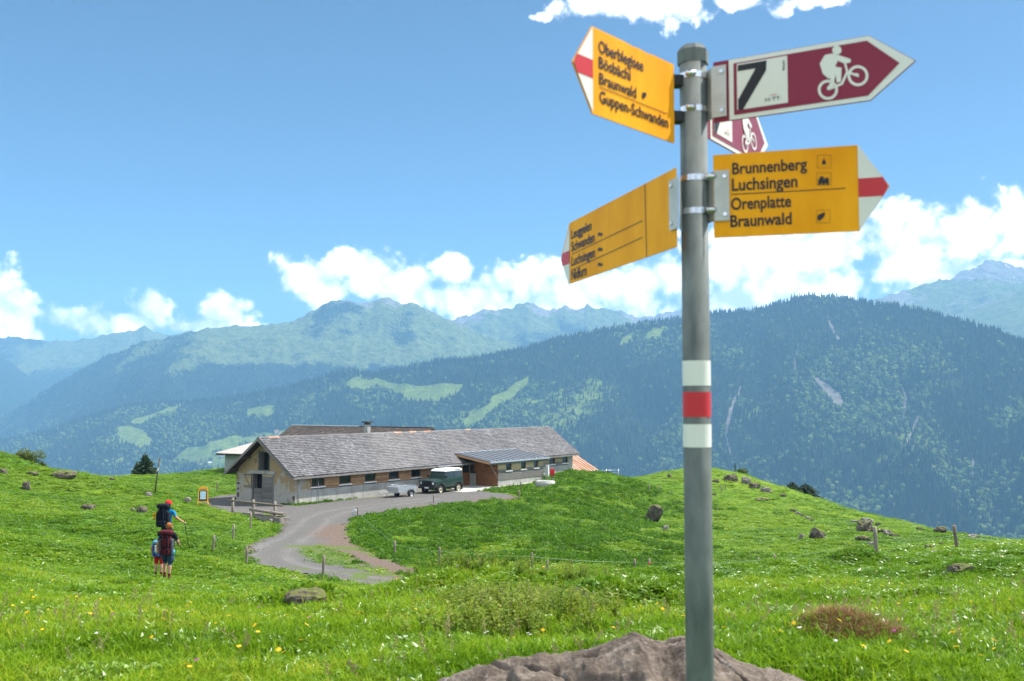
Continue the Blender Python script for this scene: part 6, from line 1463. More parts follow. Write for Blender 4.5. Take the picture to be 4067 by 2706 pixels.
M_GINGER = cloth('ginger_hair', (0.16, 0.055, 0.018), (0.36, 0.15, 0.05), 30); M_DHAIR = cloth('dark_hair', (0.010, 0.008, 0.008), (0.028, 0.02, 0.018), 30)
M_MARP = cloth('maroon_pack_cloth', (0.045, 0.007, 0.012), (0.105, 0.016, 0.024)); M_GREYP = cloth('grey_pack_cloth', (0.045, 0.047, 0.060), (0.095, 0.098, 0.115)); M_BLKP = cloth('black_pack_cloth', (0.006, 0.007, 0.014), (0.016, 0.019, 0.030))
M_BLUP = cloth('blue_pack_cloth', (0.008, 0.05, 0.26), (0.02, 0.10, 0.40)); M_LBLU = cloth('light_blue_cloth', (0.06, 0.24, 0.40), (0.12, 0.34, 0.50)); M_YROLL = cloth('yellow_mat', (0.50, 0.28, 0.012), (0.62, 0.38, 0.03))
M_WHITEC = cloth('pale_cloth', (0.5, 0.52, 0.54), (0.62, 0.64, 0.66)); M_BOTTLE = mat_var('blue_bottle', (0.02, 0.30, 0.62), (0.04, 0.4, 0.7), 4, 0.25, 0, 0)
def person(label, loc, rz, height, J, segs, mats, hair, capmat=None):
    """J: joint -> (x, y, z, radius); segs: (a, b, material key); grown into one continuous skin"""
    root = thing('person', label, 'person', loc, rz, 'hikers walking down to the barn')
    k = height / 1.70; names = list(J); idx = {n: i for i, n in enumerate(names)}
    me = bpy.data.meshes.new('body'); me.from_pydata([tuple(c * k for c in J[n][:3]) for n in names], [(idx[a], idx[b]) for a, b, _ in segs], []); me.update()
    ob = bpy.data.objects.new('body', me); COL.objects.link(ob)
    sk = ob.modifiers.new('skin', 'SKIN'); sk.use_smooth_shade = True; sk.branch_smoothing = 0.6
    for i, n in enumerate(names):
        r = J[n][3] * k; ry = J[n][4] * k if len(J[n]) > 4 else r
        me.skin_vertices[0].data[i].radius = (r, ry); me.skin_vertices[0].data[i].use_root = (n == 'pelvis')
    sb = ob.modifiers.new('sub', 'SUBSURF'); sb.levels = 2; sb.render_levels = 2
    dg = bpy.context.evaluated_depsgraph_get(); dg.update(); nm = bpy.data.meshes.new_from_object(ob.evaluated_get(dg)); bpy.data.objects.remove(ob)
    keys = list(dict.fromkeys(s[2] for s in segs)); nm.materials.clear()
    for q in keys: nm.materials.append(mats[q])
    A = np.array([[c * k for c in J[a][:3]] for a, b, _ in segs]); B = np.array([[c * k for c in J[b][:3]] for a, b, _ in segs]); RR = np.array([(J[a][3] + J[b][3]) / 2 * k for a, b, _ in segs]); KI = [keys.index(s[2]) for s in segs]
    for p in nm.polygons:
        c = np.array(p.center); d = B - A; t = np.clip(((c - A) * d).sum(1) / ((d * d).sum(1) + 1e-9), 0, 1); q = np.linalg.norm(c - A - d * t[:, None], axis=1) - RR
        p.material_index = KI[int(np.argmin(q))]; p.use_smooth = True
    o = bpy.data.objects.new('body', nm); COL.objects.link(o); o.parent = root
    # fingers: five on each hand, unequal and bent
    for side in ('l', 'r'):
        if 'hand_' + side not in J: continue
        h = Vector(J['hand_' + side][:3]) * k; e = Vector(J['wrist_' + side][:3]) * k; d = (h - e).normalized(); sd_ = Vector((0, 1, 0)); sd_ = (sd_ - d * sd_.dot(d)).normalized(); inn = d.cross(sd_)
        fm = MB()
        for i, (off, ln) in enumerate(((-.030, .060), (-.010, .074), (.010, .070), (.029, .056))):
            a = h + sd_ * off * k; b = a + d * ln * .55 * k; c = b + (d * .7 - inn * .6 * (1 if side == 'l' else -1)) * ln * .5 * k; fm.tube([a, b, c], [.0095 * k, .0088 * k, .007 * k], 6)
        a = e.lerp(h, .4) + sd_ * .034 * k; fm.tube([a, a + (d * .6 + sd_ * .6) * .035 * k, a + (d + sd_ * .3) * .065 * k], [.011 * k, .010 * k, .008 * k], 6)
        fm.build('fingers', mats['skin'], root)
    hd_ = Vector(J['head'][:3]) * k; bm = bmesh.new(); bmesh.ops.create_icosphere(bm, subdivisions=3, radius=1)
    for v in bm.verts:
        n = v.co.copy(); q = 1 + .10 * mnoise.noise(n * 3.3 + Vector((height, 0, 0))) + .06 * mnoise.noise(n * 8)
        v.co = Vector((n.x * .098, n.y * .108 - .012, n.z * .112 + .018)) * q * k
    bmesh.ops.delete(bm, geom=[v for v in bm.verts if v.co.y > .045 * k and v.co.z < .035 * k], context='VERTS')
    hm = bpy.data.meshes.new('hair'); bm.to_mesh(hm); bm.free(); hm.materials.append(hair); ho = bpy.data.objects.new('hair', hm); COL.objects.link(ho); ho.parent = root; ho.location = hd_
    for p in hm.polygons: p.use_smooth = True
    # face on the far side: nose, eyes, mouth; ears at the sides
    fc = MB(); fc.tube([hd_ + Vector((0, .095, .01)) * k, hd_ + Vector((0, .120, -.018)) * k], [.008 * k, .013 * k], 6); fc.build('nose', mats['skin'], root)
    for sx in (-1, 1):
        MB().cyl(hd_ + Vector((sx * .034, .092, .012)) * k, 'y', .011 * k, .012 * k, 10).build('eye', M_DARK, root)
        MB().cyl(hd_ + Vector((sx * .094, 0, -.01)) * k, 'x', .026 * k, .018 * k, 10).build('ear', mats['skin'], root)
    MB().box(hd_.x - .022 * k, hd_.x + .022 * k, hd_.y + .085 * k, hd_.y + .098 * k, hd_.z - .052 * k, hd_.z - .044 * k).build('mouth', M_SRED, root)
    if capmat:
        cm = MB(); cm.lathe([(.113 * k, .0), (.115 * k, .045 * k), (.095 * k, .095 * k), (.05 * k, .122 * k), (0, .13 * k)], 18, c=(hd_.x, hd_.y - .005, hd_.z + .02 * k)); cm.box(hd_.x - .07 * k, hd_.x + .07 * k, hd_.y + .09 * k, hd_.y + .19 * k, hd_.z + .02 * k, hd_.z + .032 * k); cm.build('cap', capmat, root)
    return root
def skeleton(bulk=1.0, sh=1.0, lean=0.03, arms=None, legs=None, hips=1.0):
    J = {'pelvis': (0, 0, .95, .150 * bulk * hips, .115 * bulk), 'belly': (0, lean * .5, 1.10, .138 * bulk, .105 * bulk), 'chest': (0, lean, 1.28, .160 * bulk, .108 * bulk), 'neckbase': (0, lean + .01, 1.43, .075, .06), 'neck': (0, lean + .02, 1.49, .052), 'head': (0, lean + .045, 1.59, .085, .098), 'crown': (0, lean + .045, 1.665, .062, .072)}
    arms = arms or {}; legs = legs or {}
    for s, sx in (('l', -1), ('r', 1)):
        a = arms.get(s, dict(e=(sx * .27, -.02, 1.13), w=(sx * .28, .06, .90), h=(sx * .28, .08, .82)))
        J['sho_' + s] = (sx * .175 * sh, lean, 1.385, .062 * bulk); J['elb_' + s] = a['e'] + (.045 * bulk,); J['wrist_' + s] = a['w'] + (.028,); J['hand_' + s] = a['h'] + (.036, .020)
        J['slv_' + s] = tuple(np.array(J['sho_' + s][:3]) * .30 + np.array(a['e']) * .70) + (.052 * bulk,)
        g = legs.get(s, dict(k=(sx * .10, .03, .52), a=(sx * .095, -.02, .11), t=(sx * .105, .13, .045)))
        J['hip_' + s] = (sx * .095, 0, .88, .112 * bulk * hips); J['knee_' + s] = g['k'] + (.064,); J['hem_' + s] = tuple(np.array(J['hip_' + s][:3]) * .12 + np.array(g['k']) * .88) + (.088 * hips * bulk,)
        kk, aa = np.array(g['k']), np.array(g['a'])
        J['calf_' + s] = tuple(kk * .68 + aa * .32 + np.array((0, -.015, 0))) + (.058,); J['sock_' + s] = tuple(kk * .30 + aa * .70) + (.044,); J['ank_' + s] = g['a'] + (.050,); J['heel_' + s] = (g['a'][0], g['a'][1] - .035, .05, .042); J['toe_' + s] = g['t'] + (.044, .032)
    S = [('pelvis', 'belly', 'top'), ('belly', 'chest', 'top'), ('chest', 'neckbase', 'top'), ('neckbase', 'neck', 'skin'), ('neck', 'head', 'skin'), ('head', 'crown', 'skin')]
    for s in 'lr':
        S += [('chest', 'sho_' + s, 'top'), ('sho_' + s, 'slv_' + s, 'top'), ('slv_' + s, 'elb_' + s, 'arm'), ('elb_' + s, 'wrist_' + s, 'arm'), ('wrist_' + s, 'hand_' + s, 'skin'),
              ('pelvis', 'hip_' + s, 'leg'), ('hip_' + s, 'hem_' + s, 'leg'), ('hem_' + s, 'knee_' + s, 'shin'), ('knee_' + s, 'calf_' + s, 'shin'), ('calf_' + s, 'sock_' + s, 'shin'), ('sock_' + s, 'ank_' + s, 'sock'), ('ank_' + s, 'heel_' + s, 'boot'), ('ank_' + s, 'toe_' + s, 'boot')]
    return J, S
def puff(m, x0, x1, y0, y1, z0, z1, name, mat, parent, bev=0.05, taper=1.0):
    c = MB(); cx, cy = (x0 + x1) / 2, (y0 + y1) / 2
    vs = [(cx + (x - cx) * (taper if z == z1 else 1), cy + (y - cy) * (taper if z == z1 else 1), z) for z in (z0, z1) for x, y in ((x0, y0), (x1, y0), (x1, y1), (x0, y1))]
    c.add(vs, [(3, 2, 1, 0), (4, 5, 6, 7), (0, 1, 5, 4), (1, 2, 6, 5), (2, 3, 7, 6), (3, 0, 4, 7)])
    o = c.build(name, mat, parent, 0, True); b = o.modifiers.new('b', 'BEVEL'); b.width = bev; b.segments = 4; return o
def backpack(label, loc, rz, k, main, side, lid, extras):
    t = thing('backpack', label, 'backpack', loc, rz, 'backpacks worn by the hikers')
    puff(None, -.17 * k, .17 * k, -.30 * k, -.05 * k, 0, .62 * k, 'main_bag', main, t, .11 * k, .88)
    for s in (-1, 1): puff(None, s * .165 * k - .045 * k, s * .165 * k + .045 * k, -.26 * k, -.08 * k, .02 * k, .50 * k, 'side_pocket', side, t, .045 * k)
    puff(None, -.14 * k, .14 * k, -.36 * k, -.28 * k, .02 * k, .22 * k, 'front_pocket', main, t, .035 * k)
    puff(None, -.19 * k, .19 * k, -.32 * k, -.02 * k, .60 * k, .76 * k, 'lid', lid, t, .075 * k)
    for s in (-1, 1):
        MB().tube([(s * .09 * k, -.07 * k, .58 * k), (s * .12 * k, .09 * k, .60 * k), (s * .13 * k, .16 * k, .46 * k), (s * .14 * k, .08 * k, .18 * k), (s * .13 * k, -.08 * k, .08 * k)], .022 * k, 6).build('strap', M_BLKP, t)
        MB().box(s * .075 * k - .012 * k, s * .075 * k + .012 * k, -.372 * k, -.33 * k, .05 * k, .62 * k).build('compression_strap', M_BLKP, t)
    extras(t, k); return t
def on_ground(px, D, dz=0.0):
    x = (px - CXP) / FPX * D; z = zt1(x, D); x = (px - CXP) / FPX * (D * CP + z * SP); return Vector((x, D, zt1(x, D) + dz))
# woman at the back
J, S_ = skeleton(1.06, 1.0, .05, arms={'l': dict(e=(-.29, -.06, 1.12), w=(-.30, -.02, .88), h=(-.295, .0, .80)), 'r': dict(e=(.29, .02, 1.14), w=(.27, .20, 1.02), h=(.25, .27, 1.0))},
                 legs={'l': dict(k=(-.115, .14, .55), a=(-.10, .06, .115), t=(-.115, .20, .05)), 'r': dict(k=(.085, -.02, .52), a=(.075, -.10, .105), t=(.085, .05, .045))}, hips=1.18)
wl = on_ground(664, 30.0); wf = Vector((wl.x, wl.y, wl.z))
person('hiker with ginger hair, black shirt and knee-length denim shorts, nearest', wl, math.radians(2), 1.68, J, S_, {'top': M_BLK, 'skin': M_SKIN, 'arm': M_SKIN, 'leg': M_JEAN, 'shin': M_SKIN, 'sock': M_SOCK, 'boot': M_BOOT}, M_GINGER)
def ex1(t, k):
    MB().tube([(.20 * k, -.12 * k, .0), (.21 * k, -.12 * k, .16 * k)], .035 * k, 10).build('bottle', M_BOTTLE, t); puff(None, -.12 * k, .12 * k, -.36 * k, -.30 * k, .28 * k, .52 * k, 'rear_panel', M_MARP, t, .02 * k)
    puff(None, -.26 * k, -.19 * k, -.10 * k, .02 * k, .02 * k, .14 * k, 'hip_pouch', M_REDS, t, .02 * k)
backpack('big maroon and grey trekking backpack on the nearest hiker', wl + Vector((0.01, -.02, .76)), math.radians(2), .98, M_MARP, M_GREYP, M_MARP, ex1)
# child
J, S_ = skeleton(.92, .92, .03); cl = on_ground(629, 31.4)
person('dark-haired smaller hiker in red shorts, half behind the nearest hiker', cl, math.radians(-2), 1.42, J, S_, {'top': M_LBLU, 'skin': M_SKIN, 'arm': M_SKIN, 'leg': M_REDS, 'shin': M_SKIN, 'sock': M_SOCK, 'boot': M_BOOT}, M_DHAIR)
def ex2(t, k):
    puff(None, -.08 * k, .08 * k, -.37 * k, -.31 * k, .25 * k, .56 * k, 'rear_panel', M_WHITEC, t, .02 * k)
    puff(None, -.12 * k, .12 * k, -.36 * k, -.30 * k, .12 * k, .30 * k, 'mesh_pocket', M_LBLU, t, .02 * k)
backpack('small blue backpack with pale panel on the dark-haired hiker', cl + Vector((0, -.01, .66)), math.radians(-2), .66, M_BLUP, M_BLUP, M_LBLU, ex2)
# man in front
J, S_ = skeleton(1.08, 1.05, .06, arms={'r': dict(e=(.31, .02, 1.16), w=(.46, .16, 1.02), h=(.52, .21, .98)), 'l': dict(e=(-.29, .0, 1.13), w=(-.27, .18, 1.0), h=(-.26, .25, .97))})
ml = on_ground(660, 36.5)
person('leading hiker in bright blue T-shirt and red cap holding a stick', ml, math.radians(-3), 1.82, J, S_, {'top': M_BLUET, 'skin': M_SKIN, 'arm': M_SKIN, 'leg': M_DKTR, 'shin': M_DKTR, 'sock': M_DKTR, 'boot': M_BOOT}, M_DHAIR, M_REDS)
def ex3(t, k):
    MB().tube([(-.34 * k, -.15 * k, .40 * k), (-.19 * k, -.15 * k, .42 * k)], .055 * k, 10).build('rolled_mat', M_YROLL, t); MB().tube([(-.33 * k, -.15 * k, .28 * k), (-.19 * k, -.15 * k, .30 * k)], .05 * k, 10).build('rolled_mat', M_YROLL, t)
backpack('tall black trekking backpack with yellow rolls on the leading hiker', ml + Vector((-.05, -.03, .92)), math.radians(-3), 1.12, M_BLKP, M_BLKP, M_BLKP, ex3)
kh = Vector((.52, .21, .98)) * (1.82 / 1.7)
ws = MB().tube([ml + kh + Vector((0, 0, .08)), ml + kh + Vector((.05, .06, -.30)), ml + kh + Vector((.16, .16, -1.0))], [.014, .012, .009], 6).build('trekking_pole', M_BLKP); tag(ws, 'thin trekking pole in the leading hiker\'s right hand', 'trekking pole')

# ================================================================== trees, bushes
def mat_leafy(name, stops, trans=.35, rough=.55, spec=.25, patch=False):
    b = NB(name); r = b.rand(); t = b.attr('tone'); f = b.math('ADD', b.math('MULTIPLY', r, .5), b.math('MULTIPLY', t, .5))
    if patch: f = b.math('ADD', b.math('MULTIPLY', f, .62), b.math('MULTIPLY', b.attr('patch', 'INSTANCER'), .42))
    b.leaf(b.ramp(f, *stops), rough, trans, spec); return b.m
M_SPRUCE = mat_leafy('spruce_needles', [(0, (.010, .026, .012)), (.5, (.022, .048, .018)), (1, (.05, .085, .026))], .15, .6)
M_BUSH = mat_leafy('bush_leaves', [(0, (.035, .065, .012)), (.5, (.085, .13, .022)), (1, (.17, .20, .04))], .35)
M_BARK = mat_var('bark', (.05, .036, .026), (.11, .085, .065), 8, .9, 0, .5, 20, .02)
def spruce(label, loc, h, r, seed, group=None, n_whorl=None):
    t = thing('spruce_tree', label, 'tree', loc, 0, group); R = random.Random(seed)
    MB().tube([(0, 0, -.6), (0, 0, h * .5), (0, 0, h * .98)], [h * .022, h * .013, h * .003], 7).build('trunk', M_BARK, t)
    vs, fs, tone = [], [], []
    n = n_whorl or 20
    for i in range(n):
        f = i / (n - 1); z = h * (.10 + .88 * f); L = r * (1 - f) ** .85 + .04 * h * .3; nb = 7 if f < .8 else 5; a0 = R.random() * 6.28
        for b in range(nb):
            a = a0 + 6.283 * b / nb + R.uniform(-.25, .25); l = L * R.uniform(.7, 1.15); d = Vector((math.cos(a), math.sin(a), 0)); dr = -.38 * (1 - f) + .15
            m = max(4, int(l / (h * .02))); side = Vector((-d.y, d.x, 0))
            for j in range(m):
                q = (j + .5) / m; c = d * l * q + Vector((0, 0, z + dr * l * q - .10 * l * q * q + R.uniform(-.012, .012) * h)); wd = l * .30 * (1 - q * .7) * R.uniform(.6, 1.2); hgt = h * .030 * R.uniform(.7, 1.3); tn = R.random() * .7 + .3 * q
                o = len(vs); fw = d * (l / m * 1.1)
                vs += [c - side * wd - Vector((0, 0, hgt)), c - fw * .6, c + side * wd - Vector((0, 0, hgt)), c + fw * .9 + Vector((0, 0, -hgt * .3))]; fs.append((o, o + 1, o + 2, o + 3)); tone += [tn] * 4
                o = len(vs); vs += [c - fw * .5, c + fw * .7, c + fw * .6 - Vector((0, 0, hgt * 1.8)), c - fw * .4 - Vector((0, 0, hgt * 1.8))]; fs.append((o, o + 1, o + 2, o + 3)); tone += [tn * .8] * 4
    np_mesh('crown', [tuple(v) for v in vs], fs, M_SPRUCE, False, {'tone': tone}, t); return t
def bush(label, loc, w, h, seed, group=None, n=2600, leaf=.06, mat=None, name='bush'):
    t = thing(name, label, 'bush', loc, 0, group); R = random.Random(seed)
    st = MB()
    lob = [(Vector((R.uniform(-.34, .34) * w, R.uniform(-.3, .3) * w, R.uniform(.35, .78) * h)), R.uniform(.20, .33)) for _ in range(9)]
    for i, (c, q) in enumerate(lob): 
        o = MB().tube([(R.uniform(-.05, .05), 0, -.2), (c.x * .4, c.y * .4, c.z * .5), tuple(c)], [.03 * h, .02 * h, .008 * h], 5).build('stem', M_BARK, t)
    vs, fs, tone = [], [], []
    for _ in range(n):
        c, q = lob[R.randrange(9)]; d = Vector((R.gauss(0, 1), R.gauss(0, 1), R.gauss(0, 1))).normalized() * (R.random() ** .4); p = c + Vector((d.x * q * w, d.y * q * w, d.z * q * h)); p.z = max(p.z, .02)
        a = Vector((R.gauss(0, 1), R.gauss(0, 1), R.gauss(.6, 1))).normalized(); u = a.orthogonal().normalized() * leaf * R.uniform(.6, 1.4); v = a.cross(u).normalized() * leaf * R.uniform(.4, .9); o = len(vs)
        vs += [p - u, p + v, p + u, p - v]; fs.append((o, o + 1, o + 2, o + 3)); tone += [min(1, max(0, .35 + .4 * d.z + R.uniform(-.25, .35)))] * 4
    np_mesh('crown', [tuple(v) for v in vs], fs, mat or M_BUSH, False, {'tone': tone}, t); return t
def tree_at(px, py_top, wpx, D, base_drop, fn, label, seed, **kw):
    tp_ = W(px, py_top, D); gz_ = zt1(tp_.x, D); h = tp_.z - gz_; return fn(label, (tp_.x, D, gz_), h, wpx * D / FPX / 2, seed, **kw)
tree_at(577, 1796, 190, 108, 0, spruce, 'dark spruce standing behind the meadow crest at left', 2)
tree_at(545, 1828, 110, 110, 0, spruce, 'shorter spruce half behind the left crest spruce', 3)
tree_at(3146, 1912, 150, 134, 0, spruce, 'left dark spruce of the pair behind the right ridge', 5)
tree_at(3198, 1919, 190, 130, 0, spruce, 'right broader spruce of the pair behind the right ridge', 6)
tree_at(2412, 1864, 44, 104, 0, spruce, 'small spruce beyond the rusty shed', 7)
tree_at(2920, 1836, 16, 133, 0, spruce, 'slim little spruce on the hilltop rocks', 8, n_whorl=9)
def bush_at(px, py0, py1, wpx, D, label, seed, **kw):
    b = W(px, py1, D); k = D / FPX; return bush(label, (b.x, D, b.z - .15), wpx * k, (py1 - py0) * k * 1.12 + .15, seed, **kw)
bush_at(98, 1790, 1872, 112, 88, 'wide green bush on the far left skyline', 11, n=4200, leaf=.07)
bush_at(168, 1832, 1874, 34, 86, 'small round bush right of the far left bush', 12, n=900, leaf=.06)
bush_at(2948, 1864, 1898, 46, 134, 'round light green bush on the hilltop rocks', 13, n=1600, leaf=.08)
# ================================================================== grass, herbs, flowers (stuff nobody could count)
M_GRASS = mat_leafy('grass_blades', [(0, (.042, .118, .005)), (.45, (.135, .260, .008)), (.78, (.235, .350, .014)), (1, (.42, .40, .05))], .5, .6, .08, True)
M_BROADL = mat_leafy('broad_leaves', [(0, (.045, .125, .006)), (.5, (.125, .245, .010)), (1, (.22, .34, .03))], .38, .36, .5, True)
M_DRYG = mat_leafy('dry_grass', [(0, (.13, .065, .025)), (.5, (.24, .12, .05)), (1, (.24, .19, .07))], .3, .6)
M_STRAW = mat_leafy('straw_stalks', [(0, (.28, .24, .09)), (1, (.36, .32, .14))], .3, .6)
M_DKHERB = mat_leafy('bank_herbs', [(0, (.026, .085, .004)), (.5, (.072, .18, .007)), (1, (.14, .275, .012))], .42, .5)
M_YFLOW = mat_leafy('yellow_petals', [(0, (.66, .42, .01)), (1, (.74, .52, .02))], .3, .6); M_WFLOW = mat_leafy('white_petals', [(0, (.62, .62, .56)), (1, (.72, .72, .66))], .3, .6); M_PFLOW = mat_leafy('purple_petals', [(0, (.30, .06, .22)), (1, (.40, .10, .30))], .3, .6)
def multi_proto(parts):
    """parts: list of (verts, faces, tones, material) -> one prototype object"""
    vs, fs, tn, mi, mats = [], [], [], [], []
    for v, f, t, m in parts:
        o = len(vs); vs += [tuple(p) for p in v]; fs += [tuple(i + o for i in q) for q in f]; tn += t
        if m not in mats: mats.append(m)
        mi += [mats.index(m)] * len(f)
    me = bpy.data.meshes.new('kind'); me.from_pydata(vs, [], fs); 
    for m in mats: me.materials.append(m)
    me.polygons.foreach_set('material_index', mi); a = me.attributes.new('tone', 'FLOAT', 'POINT'); a.data.foreach_set('value', np.asarray(tn, np.float32)); me.update()
    return bpy.data.objects.new('kind', me)
def blades(R, n, rad, hmin, hmax, w, bend=.5):
    vs, fs, tn = [], [], []
    for _ in range(n):
        a = R.random() * 6.283; q = rad * math.sqrt(R.random()); b = Vector((q * math.cos(a), q * math.sin(a), -.01)); h = R.uniform(hmin, hmax); d = R.random() * 6.283; dv = Vector((math.cos(d), math.sin(d), 0)); s = Vector((-dv.y, dv.x, 0)) * w * R.uniform(.6, 1.3); k = bend * R.uniform(.2, 1.2)
        p1 = b + dv * h * k * .35 + Vector((0, 0, h * .6)); p2 = b + dv * h * k + Vector((0, 0, h * (1 - .35 * k))); o = len(vs)
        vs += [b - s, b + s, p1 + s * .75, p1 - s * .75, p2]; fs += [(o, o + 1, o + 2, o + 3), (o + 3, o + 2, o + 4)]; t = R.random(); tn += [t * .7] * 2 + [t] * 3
    return vs, fs, tn
def leaf_card(c, d, up, l, w):
    s = d.cross(up).normalized() * w
    return [c, c + d * l * .45 + s + up * l * .10, c + d * l, c + d * l * .45 - s + up * l * .10], [(0, 1, 2), (0, 2, 3)]
def rosette(R, n, l, w, lift):
    vs, fs, tn = [], [], []
    for i in range(n):
        a = R.random() * 6.283; d = Vector((math.cos(a), math.sin(a), R.uniform(.05, lift))).normalized(); up = Vector((-d.x * d.z, -d.y * d.z, 1)).normalized(); v, f = leaf_card(Vector((0, 0, .005 + .01 * R.random())), d, up, l * R.uniform(.6, 1.2), w * R.uniform(.7, 1.2)); o = len(vs); vs += v; fs += [tuple(i + o for i in q) for q in f]; tn += [R.random()] * 4
    return vs, fs, tn
def leafy(R, n, rad, h, l, w):
    vs, fs, tn = [], [], []
    for _ in range(n):
        a = R.random() * 6.283; q = rad * math.sqrt(R.random()); z = h * R.random() ** .8 * (1 - .6 * (q / rad) ** 2); d = Vector((R.gauss(0, 1), R.gauss(0, 1), R.gauss(.2, .5))).normalized(); up = d.orthogonal().normalized(); up = up if up.z > 0 else -up
        v, f = leaf_card(Vector((q * math.cos(a), q * math.sin(a), z)), d, up, l * R.uniform(.6, 1.3), w * R.uniform(.6, 1.3)); o = len(vs); vs += v; fs += [tuple(i + o for i in g_) for g_ in f]; tn += [min(1, R.random() * .6 + .5 * z / h)] * 4
    return vs, fs, tn
def stem(R, h, w=.0018, lean=.15):
    a = R.random() * 6.283; d = Vector((math.cos(a), math.sin(a), 0)) * lean * h; s = Vector((w, 0, 0)); s2 = Vector((0, w, 0)); t = d + Vector((0, 0, h)); m = d * .35 + Vector((0, 0, h * .55))
    return [-s, s, m + s, m - s, t + s * .7, t - s * .7, -s2, s2, m + s2, m - s2, t + s2 * .7, t - s2 * .7], [(0, 1, 2, 3), (3, 2, 4, 5), (6, 7, 8, 9), (9, 8, 10, 11)], [.5] * 12, t
def flower(R, h, r, mat, petals=9):
    v, f, t, top_ = stem(R, h); P = [(v, f, t, M_GRASS)]; vs, fs = [top_ + Vector((0, 0, r * .25))], []
    tl = Vector((R.uniform(-.4, .4), R.uniform(-.6, .1), 1)).normalized(); u = tl.orthogonal().normalized(); w = tl.cross(u)
    for i in range(petals * 2):
        a = 6.283 * i / (petals * 2); q = r * (1 if i % 2 else .72); vs.append(top_ + u * q * math.cos(a) + w * q * math.sin(a) + tl * (.15 * r if i % 2 else 0))
    fs = [(0, 1 + i, 1 + (i + 1) % (petals * 2)) for i in range(petals * 2)]
    P.append((vs, fs, [.5] * len(vs), mat)); P.append((*rosette(R, 4, .05, .012, .5), M_BROADL)); return P
def stalk(R, h):
    v, f, t, top_ = stem(R, h, .0016, .3); vs, fs = [], []
    for i in range(9):
        z = top_ * (1 - .03 * i); a = R.random() * 6.283; d = Vector((math.cos(a), math.sin(a), .9)).normalized(); q, g_ = leaf_card(z, d, Vector((0, 0, 1)).cross(d).normalized(), .022, .004); o = len(vs); vs += q; fs += [tuple(i_ + o for i_ in k) for k in g_]
    return [(v, f, t, M_STRAW), (vs, fs, [.5] * len(vs), M_STRAW)]
R = random.Random(5)
kinds = []
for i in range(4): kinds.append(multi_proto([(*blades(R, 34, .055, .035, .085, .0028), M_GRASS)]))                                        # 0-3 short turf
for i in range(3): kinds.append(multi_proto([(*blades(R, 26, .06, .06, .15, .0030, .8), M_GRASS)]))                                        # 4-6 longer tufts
for i in range(3): kinds.append(multi_proto([(*rosette(R, 9, .065, .017, .9), M_BROADL), (*blades(R, 10, .05, .03, .07, .0028), M_GRASS)])) # 7-9 broad leaves
for i in range(3): kinds.append(multi_proto([(*leafy(R, 34, .06, .055, .028, .011), M_BROADL)]))                                           # 10-12 clover
for i in range(3): kinds.append(multi_proto([(*blades(R, 30, .16, .05, .14, .009, .8), M_GRASS), (*leafy(R, 14, .16, .08, .07, .03), M_BROADL)]))  # 13-15 wide far clumps
def scatter(name, n, dmin, dmax, pick, scale, label, cat, pxr=(-700, 4770), accept=None, protos=None, lift=0.0, zmul=None):
    px = RNG.uniform(*pxr, n); D = dmin * (dmax / dmin) ** RNG.random(n); x = (px - CXP) / FPX * D; y = D
    keep = np.ones(n, bool); ins = in_poly(x, y, ROADW); isl = in_poly(x, y, ISLW); de = poly_dist(x, y, ROADW)
    keep &= ~((ins & ~isl) | ((de < .5) & (RNG.random(n) < .6))) & ~(isl & (RNG.random(n) < .45))
    lx, ly = hut_local(x, y); keep &= ~((lx > -.15) & (lx < 44) & (ly > -.25) & (ly < 7)); keep &= ~((lx > 14.4) & (lx < 27.4) & (ly > -6.4) & (ly < 0) & ~((lx > 20.5) & (ly < -5.4)) & ~((lx < 20.9) & (ly < -4.5)))
    for rx, ry, rr in ROCKS: keep &= np.hypot(x - rx, y - ry) > rr * .85
    if accept is not None: keep &= accept(px, D, x, y, RNG.random(n))
    x, y, D, px = x[keep], y[keep], D[keep], px[keep]; z = zt(x, y)
    idx = pick(len(x), D, x, y); s = scale(len(x), D, idx); t = RNG.normal(0, .10, (len(x), 2))
    S3 = np.stack([s, s, s * (zmul(D) if zmul is not None else 1)], 1)
    pa = .5 + 1.0 * fbm(x * .11, y * .16, 4, 211) + .7 * fbm(x * .9, y * .9, 2, 212)
    return instancer(name, np.stack([x, y, z + lift], 1), S3, RNG.random(len(x)) * 6.283, idx, protos or kinds, label, cat, t, {'patch': np.clip(pa, 0, 1)})
def pick_turf(n, D, x, y):
    patch = fbm(x * .7, y * .7, 3, 81); r = RNG.random(n)
    k = np.where(r < .50, RNG.integers(0, 4, n), np.where(r < .62, RNG.integers(4, 7, n), np.where(r < .80, RNG.integers(7, 10, n), RNG.integers(10, 13, n))))
    k = np.where((patch > .18) & (RNG.random(n) < .6), RNG.integers(7, 13, n), k)
    return np.where((D > 26) & (RNG.random(n) < .75), RNG.integers(13, 16, n), k)
def sc_turf(n, D, idx):
    s = 1.05 * np.maximum(D / 6.0, 1) ** .58 * RNG.uniform(.7, 1.3, n); return np.where(idx >= 13, s * .52, s)
scatter('grass', 215000, 3.2, 150, pick_turf, sc_turf, 'short bright green alpine grass with clover covering the meadow', 'grass', zmul=lambda D: np.clip(1.1 / np.maximum(D / 6.0, 1) ** .62, .2, 1.0), accept=lambda px, D, x, y, r: r < smooth(150, 80, D) * .9 + .1)
